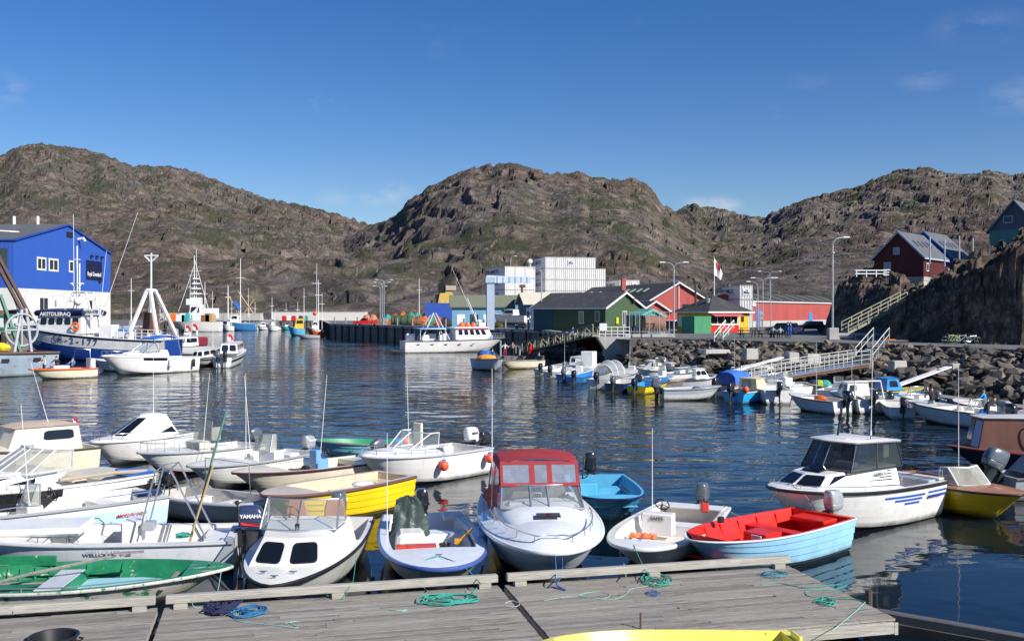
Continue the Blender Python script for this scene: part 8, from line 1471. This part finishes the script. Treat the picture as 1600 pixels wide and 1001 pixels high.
b = Boat('cabin_boat', 'white cabin cruiser with twin outboards showing its stern, right of the sport cruiser', 'boat', (378, 545, 1.3), (347, 559, 1.1), B=2.5, Hs=1.1, Hb=1.4, hull=WHITE, stripe=(.6, .75, BLK), t1=.4, floor=.5); b.hull(12).inner(deck=False); L = b.L; b.deck(.4, 1); b.house(L*.3, L*.8, 1.0, .7, 1.3, 1.1, .6, .1, .15, .2, m=WHITE, roof=WHITE); [b.win('back', .08+.46*k, .25, .46+.46*k, .88) for k in range(2)]; [b.win('right', .05+.32*k, .35, .32+.32*k, .85) for k in range(3)]; [b.win('left', .05+.32*k, .35, .32+.32*k, .85) for k in range(3)]; b.outboard(-.35, 1.3, ENGB); b.outboard(.4, 1.3, ENGG); b.antenna(L*.5, .3, 2.5, .1)
for k, (x, y, D, h) in enumerate(((289, 520, 124, 1.6), (300, 518, 122, 1.4), (355, 535, 118, 1.6))):
    t = thing('flag_staff', ['staff over the trawler stern', 'staff above the maroon covered boat', 'staff above the twin outboard cruiser'][k]+' carrying a small red and white flag', 'flagstaff', PD(x-3, y+14, D)); m = MB(); m.tube([(0, 0, 0), (.35, 0, 2.2)], .03); m.build('staff', WHP, t)
    small_flag(PD(x-3, y+14, D)+Vector((.35, 0, 2.1)), ['small red and white flag over the trawler stern', 'small red and white flag above the maroon covered boat', 'small red and white flag above the twin outboard cruiser'][k], 1.3)
# --- white fishing boat with red stripe
b = Boat('fishing_boat', 'white fishing boat with red sheer line, rear deck gear and long wheelhouse by the quay', 'fishing boat', XD(790, 151), XD(629, 146), B=4.4, Hs=1.75, Hb=2.1, draft=1, hull=WHITE, stripe=(.74, .82, gel('line_red', (.6, .02, .03))), rail=DGREY, railr=.06, t1=.5, floor=1.1, gw=.25, tw=.9, pb=.6)
L = b.L; b.hull(16).inner(deck=False); b.deck(.5, 1, .1, GREYL); b.house(L*.48, L*.86, 1.7, 1.4, 1.9, 1.6, .9, .0, .15, .3, m=WHP, nm='wheelhouse', roof=WHP, over=.2, roofth=.22, crown=.05)
for q in ('left', 'right'):
    for k in range(5): u = .08+.165*k; u = u if q == 'right' else 1-u-.115; b.win(q, u, .42, u+.115, .88)
for q in ('front_left', 'front_right'): [b.win(q, .05+.48*k, .4, .45+.48*k, .9) for k in range(2)]
m = MB(); m.panel(b.q['right'], [(0, .97), (1, .97), (1, 1.03), (0, 1.03)], .25); m.build('red_trim', LETR, b.t)
for k in range(5): b.box('scupper', (L*(.12+.13*k), -b.half(.1+.13*k)+.03, 1.25), (.45, .08, .1), DGREY)
for k in range(3): t = fender(b.W(L*.56+.9*k, -.3, 4.05), .38, ORANGE, ['left', 'middle', 'right'][k]+' orange buoy on the wheelhouse roof of the white fishing boat')
ship_tube(b, 'mast', [[(L*.72, 0, 3.6), (L*.70, 0, 5.8)], [(L*.72, 0, 4.4), (L*.62, 0, 8.0)], [(L*.69, -.5, 5.8), (L*.69, .5, 5.8)]], WHP, .07); b.antenna(L*.74, .3, 3.6, 8.9, -4.2, 0, r=.04); m = MB(); m.ball((L*.74, 0, 4.6), (.4, .4, .25), 10, 5); m.build('radar', WHP, b.t); m = MB(); m.box((L*.76, 0, 4.0), (1.0, 1.0, .7)); m.build('mast_base', WHP, b.t)
ship_tube(b, 'aft_gantry', [[(L*.16, 1.6, 1.9), (L*.28, .8, 5.8)], [(L*.16, -1.6, 1.9), (L*.28, -.8, 5.8)], [(L*.42, 1.6, 1.9), (L*.30, .8, 5.8)], [(L*.42, -1.6, 1.9), (L*.30, -.8, 5.8)], [(L*.28, -.8, 5.8), (L*.28, .8, 5.8)]], GREYL, .1); ship_tube(b, 'deck_posts', [[(L*.14, -1.9, 1.9), (L*.14, -1.9, 3.5), (L*.38, -1.9, 3.5), (L*.38, -1.9, 1.9)], [(L*.14, 1.9, 1.9), (L*.14, 1.9, 3.5), (L*.38, 1.9, 3.5), (L*.38, 1.9, 1.9)]], WHP, .09)
b.box('deck_awning', (L*.26, 0, 3.6), (L*.3, 3.8, .12), BLUEP)
for k, (x, y, z, s, mm) in enumerate(((.08, .8, 2.2, 1.2, WHP), (.2, -1, 2.1, 1.0, WHP), (.28, .3, 2.2, 1.2, GREYL), (.36, -1, 2.1, 1.0, WHP), (.42, .5, 2.2, 1.1, WHP))): b.box('deck_gear', (L*x, y, z), (s, s*.9, s), mm, .1)
b.rail(.84, 1, .7, r=.035, mid=True); b.box('swim_platform', (-.9, 0, .35), (1.9, 3.6, .18), DGREY); lettering('TASIILAQ', .38, LETB, b.t, (L*.83, -1.78, 2.2), (1, .15, 0), (0, 0, 1), .01)
# --- far vessels
def far_boat(label, stern, bow, B, Hs, Hb, hull, house=None, masts=(), cat='boat', extra=None, name='fishing_boat', D=None, **kw):
    D_ = FP*EH/(max(stern[1], bow[1])-HY) if D is None else D; b = Boat(name, label, cat, Vector(tuple(XD(bow[0], D_+(2 if bow[0] > stern[0] else -1)))), Vector(tuple(XD(stern[0], D_))), B=B, Hs=Hs, Hb=Hb, hull=hull, **{**dict(t1=.5, floor=Hs*.5, gw=.15, rail=WHP, inner=GREYL), **kw}); b.hull(10).inner(8); L = b.L
    if house: x0, x1, h, mm = house; b.house(L*x0, L*x1, B*.34, B*.3, Hs+.2, h, .2*h, .05, .1, .1, m=mm, roof=mm); [b.win(q, .1, .5, .9, .85) for q in ('left', 'right', 'front_left', 'front_right')]
    for x, h, r in masts: m = MB(); m.tube([(L*x, 0, Hs), (L*x, 0, Hs+h)], r, 6, r1=r*.5); m.box((L*x, 0, Hs+h*.7), (h*.14, .1, .1)); m.build('mast', WHP, b.t)
    return b
b = far_boat('white trawler with tall stacked mast and superstructure at the far quay', (345, 518), (262, 516), 7, 3.0, 4.4, WHITE, (.35, .6, 5, WHP), ((.5, 20, .22), (.3, 12, .15), (.46, 22, .12)), name='trawler'); L = b.L
for k in range(5): b.box('mast_platform', (L*.5-.6, 0, 10+1.5*k), (3.4-.4*k, 1.2, .4), WHP); 
b.box('bridge', (L*.5, 0, 9.0), (4, 3.6, 1.8), WHP); b.box('aft_house', (L*.22, 0, 5.6), (5, 4, 3), WHP); ship_tube(b, 'stays', [[(L*.5, 0, 22), (L*.2, 0, 5)], [(L*.5, 0, 20), (L*.8, 0, 6)]], WHP, .08)
b = far_boat('blue and white fishing boat with tall white mast and yellow derrick at the far quay', (400, 516), (346, 516), 5, 2.2, 3.2, gel('boat_blue', (.05, .22, .5)), (.5, .75, 2.6, WHP), ((.45, 21, .2), (.8, 12, .1))); L = b.L; ship_tube(b, 'derrick', [[(L*.45, 0, 4), (L*.05, 0, 10)], [(L*.45, 0, 5), (L*.85, 0, 12)]], mat('derrick_tan', (.5, .30, .12), .6), .18); b.box('blue_wrap', (L*.55, 0, 8), (1, 1, 3), CANVB, ry=.6)
b = far_boat('blue and yellow fishing boat with cream derrick at the end of the far quay', (372, 514.5), (425, 514.5), 4.5, 2.2, 3, gel('boat_blue2', (.08, .3, .6)), (.2, .45, 2.2, gel('cream', (.72, .66, .50))), ((.5, 7, .12),), stripe=(.6, .8, YEL)); ship_tube(b, 'derrick', [[(b.L*.6, 0, 3), (b.L*.0, 0, 13)]], mat('derrick_tan', (.5, .30, .12), .6), .2)
b = far_boat('light blue boat with yellow wheelhouse at the quay corner', (476, 524), (449, 524), 4.2, 1.6, 2.6, gel('boat_cyan', (.12, .48, .75)), (.05, .6, 2.4, mat('house_yellow', (.78, .50, .05), .5)), ((.4, 7, .08),))
b = far_boat('orange hulled fishing boat with white deck house and twin masts at the quay corner', (506, 526), (478, 526), 4.2, 1.6, 2.6, gel('hull_orange', (.72, .12, .03)), (.35, .7, 2.0, WHP), ((.3, 12, .12), (.4, 16, .08), (.1, 9, .07)), stripe=(.7, 1, WHITE)); fender(b.W(b.L*.5, 0, 5.6), .5, BUOY, 'red ball buoy on the mast of the orange fishing boat')
far_boat('long low grey skiff moored in front of the orange fishing boat', (500, 528.5), (462, 528), 2.2, .7, 1.0, GREYL, None, (), inner=GREYP, name='skiff')
for lab, s_, b_, h in (('white cabin boat, left of two moored at the dark quay end', (576, 526.5), (536, 526), (.25, .6, 1.3, WHITE)), ('white open motorboat, right of two moored at the dark quay end', (614, 528), (578, 527), None), ('blue covered small boat behind the stern of the white fishing boat', (635, 530), (617, 529), None)):
    b = far_boat(lab, s_, b_, 2.6, 1.1, 1.5, WHITE if 'blue' not in lab else BLUEP, h, (), name='motorboat'); b.outboard(0, 1.5, ENGB if 'open' in lab else ENGG)
for k, (x, w_, lab, mm, h) in enumerate(((342, 22, 'small blue boat with white rim at the far quay', gel('boat_blue', (.05, .22, .5)), None), (370, 24, 'small white cabin boat at the far quay, leftmost of the white ones', WHITE, (.2, .6, 1.4, WHITE)), (398, 22, 'white open boat at the far quay beside the leftmost cabin boat', WHITE, None), (411, 22, 'white runabout with rounded screen at the far quay', WHITE, (.3, .7, 1.3, WHITE)), (432, 18, 'white dinghy at the far quay near the light blue boat', WHITE, None), (447, 18, 'turquoise small boat at the far quay', TEAL, (.3, .6, 1.2, WHITE)), (318, 18, 'white boat with orange patch at the far quay', WHITE, (.2, .6, 1.3, ORANGE)), (390, 14, 'grey small boat at the far quay', GREYL, None))):
    far_boat(lab, (x+w_/2, 515.5), (x-w_/2, 515), 2.4, 1.0, 1.5, mm, h, ((.5, 4+k % 3*2, .06),) if k % 2 else (), name='motorboat')
for k, (x, w_, h, lab) in enumerate(((300, 26, 11, 'white fishing boat with one mast left of the far white trawler'), (425, 20, 9, 'small white fishing boat with mast beside the cream derrick'), (250, 24, 10, 'white boat with tall mast close behind the trawler stern'), (356, 20, 13, 'slim masted white boat between the trawler and the blue fishing boat'))):
    far_boat(lab, (x+w_/2, 517), (x-w_/2, 517), 3.4, 1.5, 2.4, WHITE, (.3, .6, 2.2, WHP), ((.5, h, .12), (.2, h*.6, .09)))
# masts and gear on the far left quay
for k, (x, y0, y1, D) in enumerate(((205, 435, 505, 190), (297, 430, 500, 260), (332, 455, 500, 300), (388, 450, 500, 330), (655, 435, 500, 230), (475, 450, 500, 300))):
    t = thing('mast', ['thin white mast rising behind the trawler wheelhouse', 'thin white mast left of the far trawler', 'short mast right of the far trawler', 'short mast beside the blue fishing boat', 'thin tall mast among the net piles', 'thin mast left of the orange fishing boat'][k], 'mast', XD(x, D, GZ)); H_ = EH-(y0-HY)*D/FP-GZ; m = MB(); m.tube([(0, 0, 0), (0, 0, H_)], .12, 6, r1=.05); m.box((0, 0, H_*.75), (1.2, .08, .08)); m.build('pole', WHP, t); m = MB(); m.box((0, 0, .6), (.6, .6, 1.2)); m.build('foot', CONC, t)
m = MB(); m.ball((0, 0, 1.6), (1.5, 1.5, 1.8), 12, 8); o = m.build('net_bag', mat('rust_net', (.14, .07, .05), .9, var=.4, bump=.7), None); o.location = XD(310, 300, GZ); tag(o, 'big rust brown net bag on the far quay right of the trawler', 'net bag')
for k, (x, c, lb) in enumerate(((270, ORANGE, 'orange'), (283, WHP, 'white'), (292, TEAL, 'teal'), (322, mat('crate_brown', (.3, .12, .05), .8), 'brown'), (329, mat('crate_tan', (.5, .3, .12), .8), 'tan'))): m = MB(); m.box((0, 0, 1), (2.6, 2, 2)); m.box((.4, 0, 2.2), (1.2, 1.2, .5)); o = m.build('gear_crate', c, None, bevel=.08); o.location = XD(x, 290, GZ); tag(o, lb+' gear crate on the quay between the trawler and the far white trawler', 'crate')
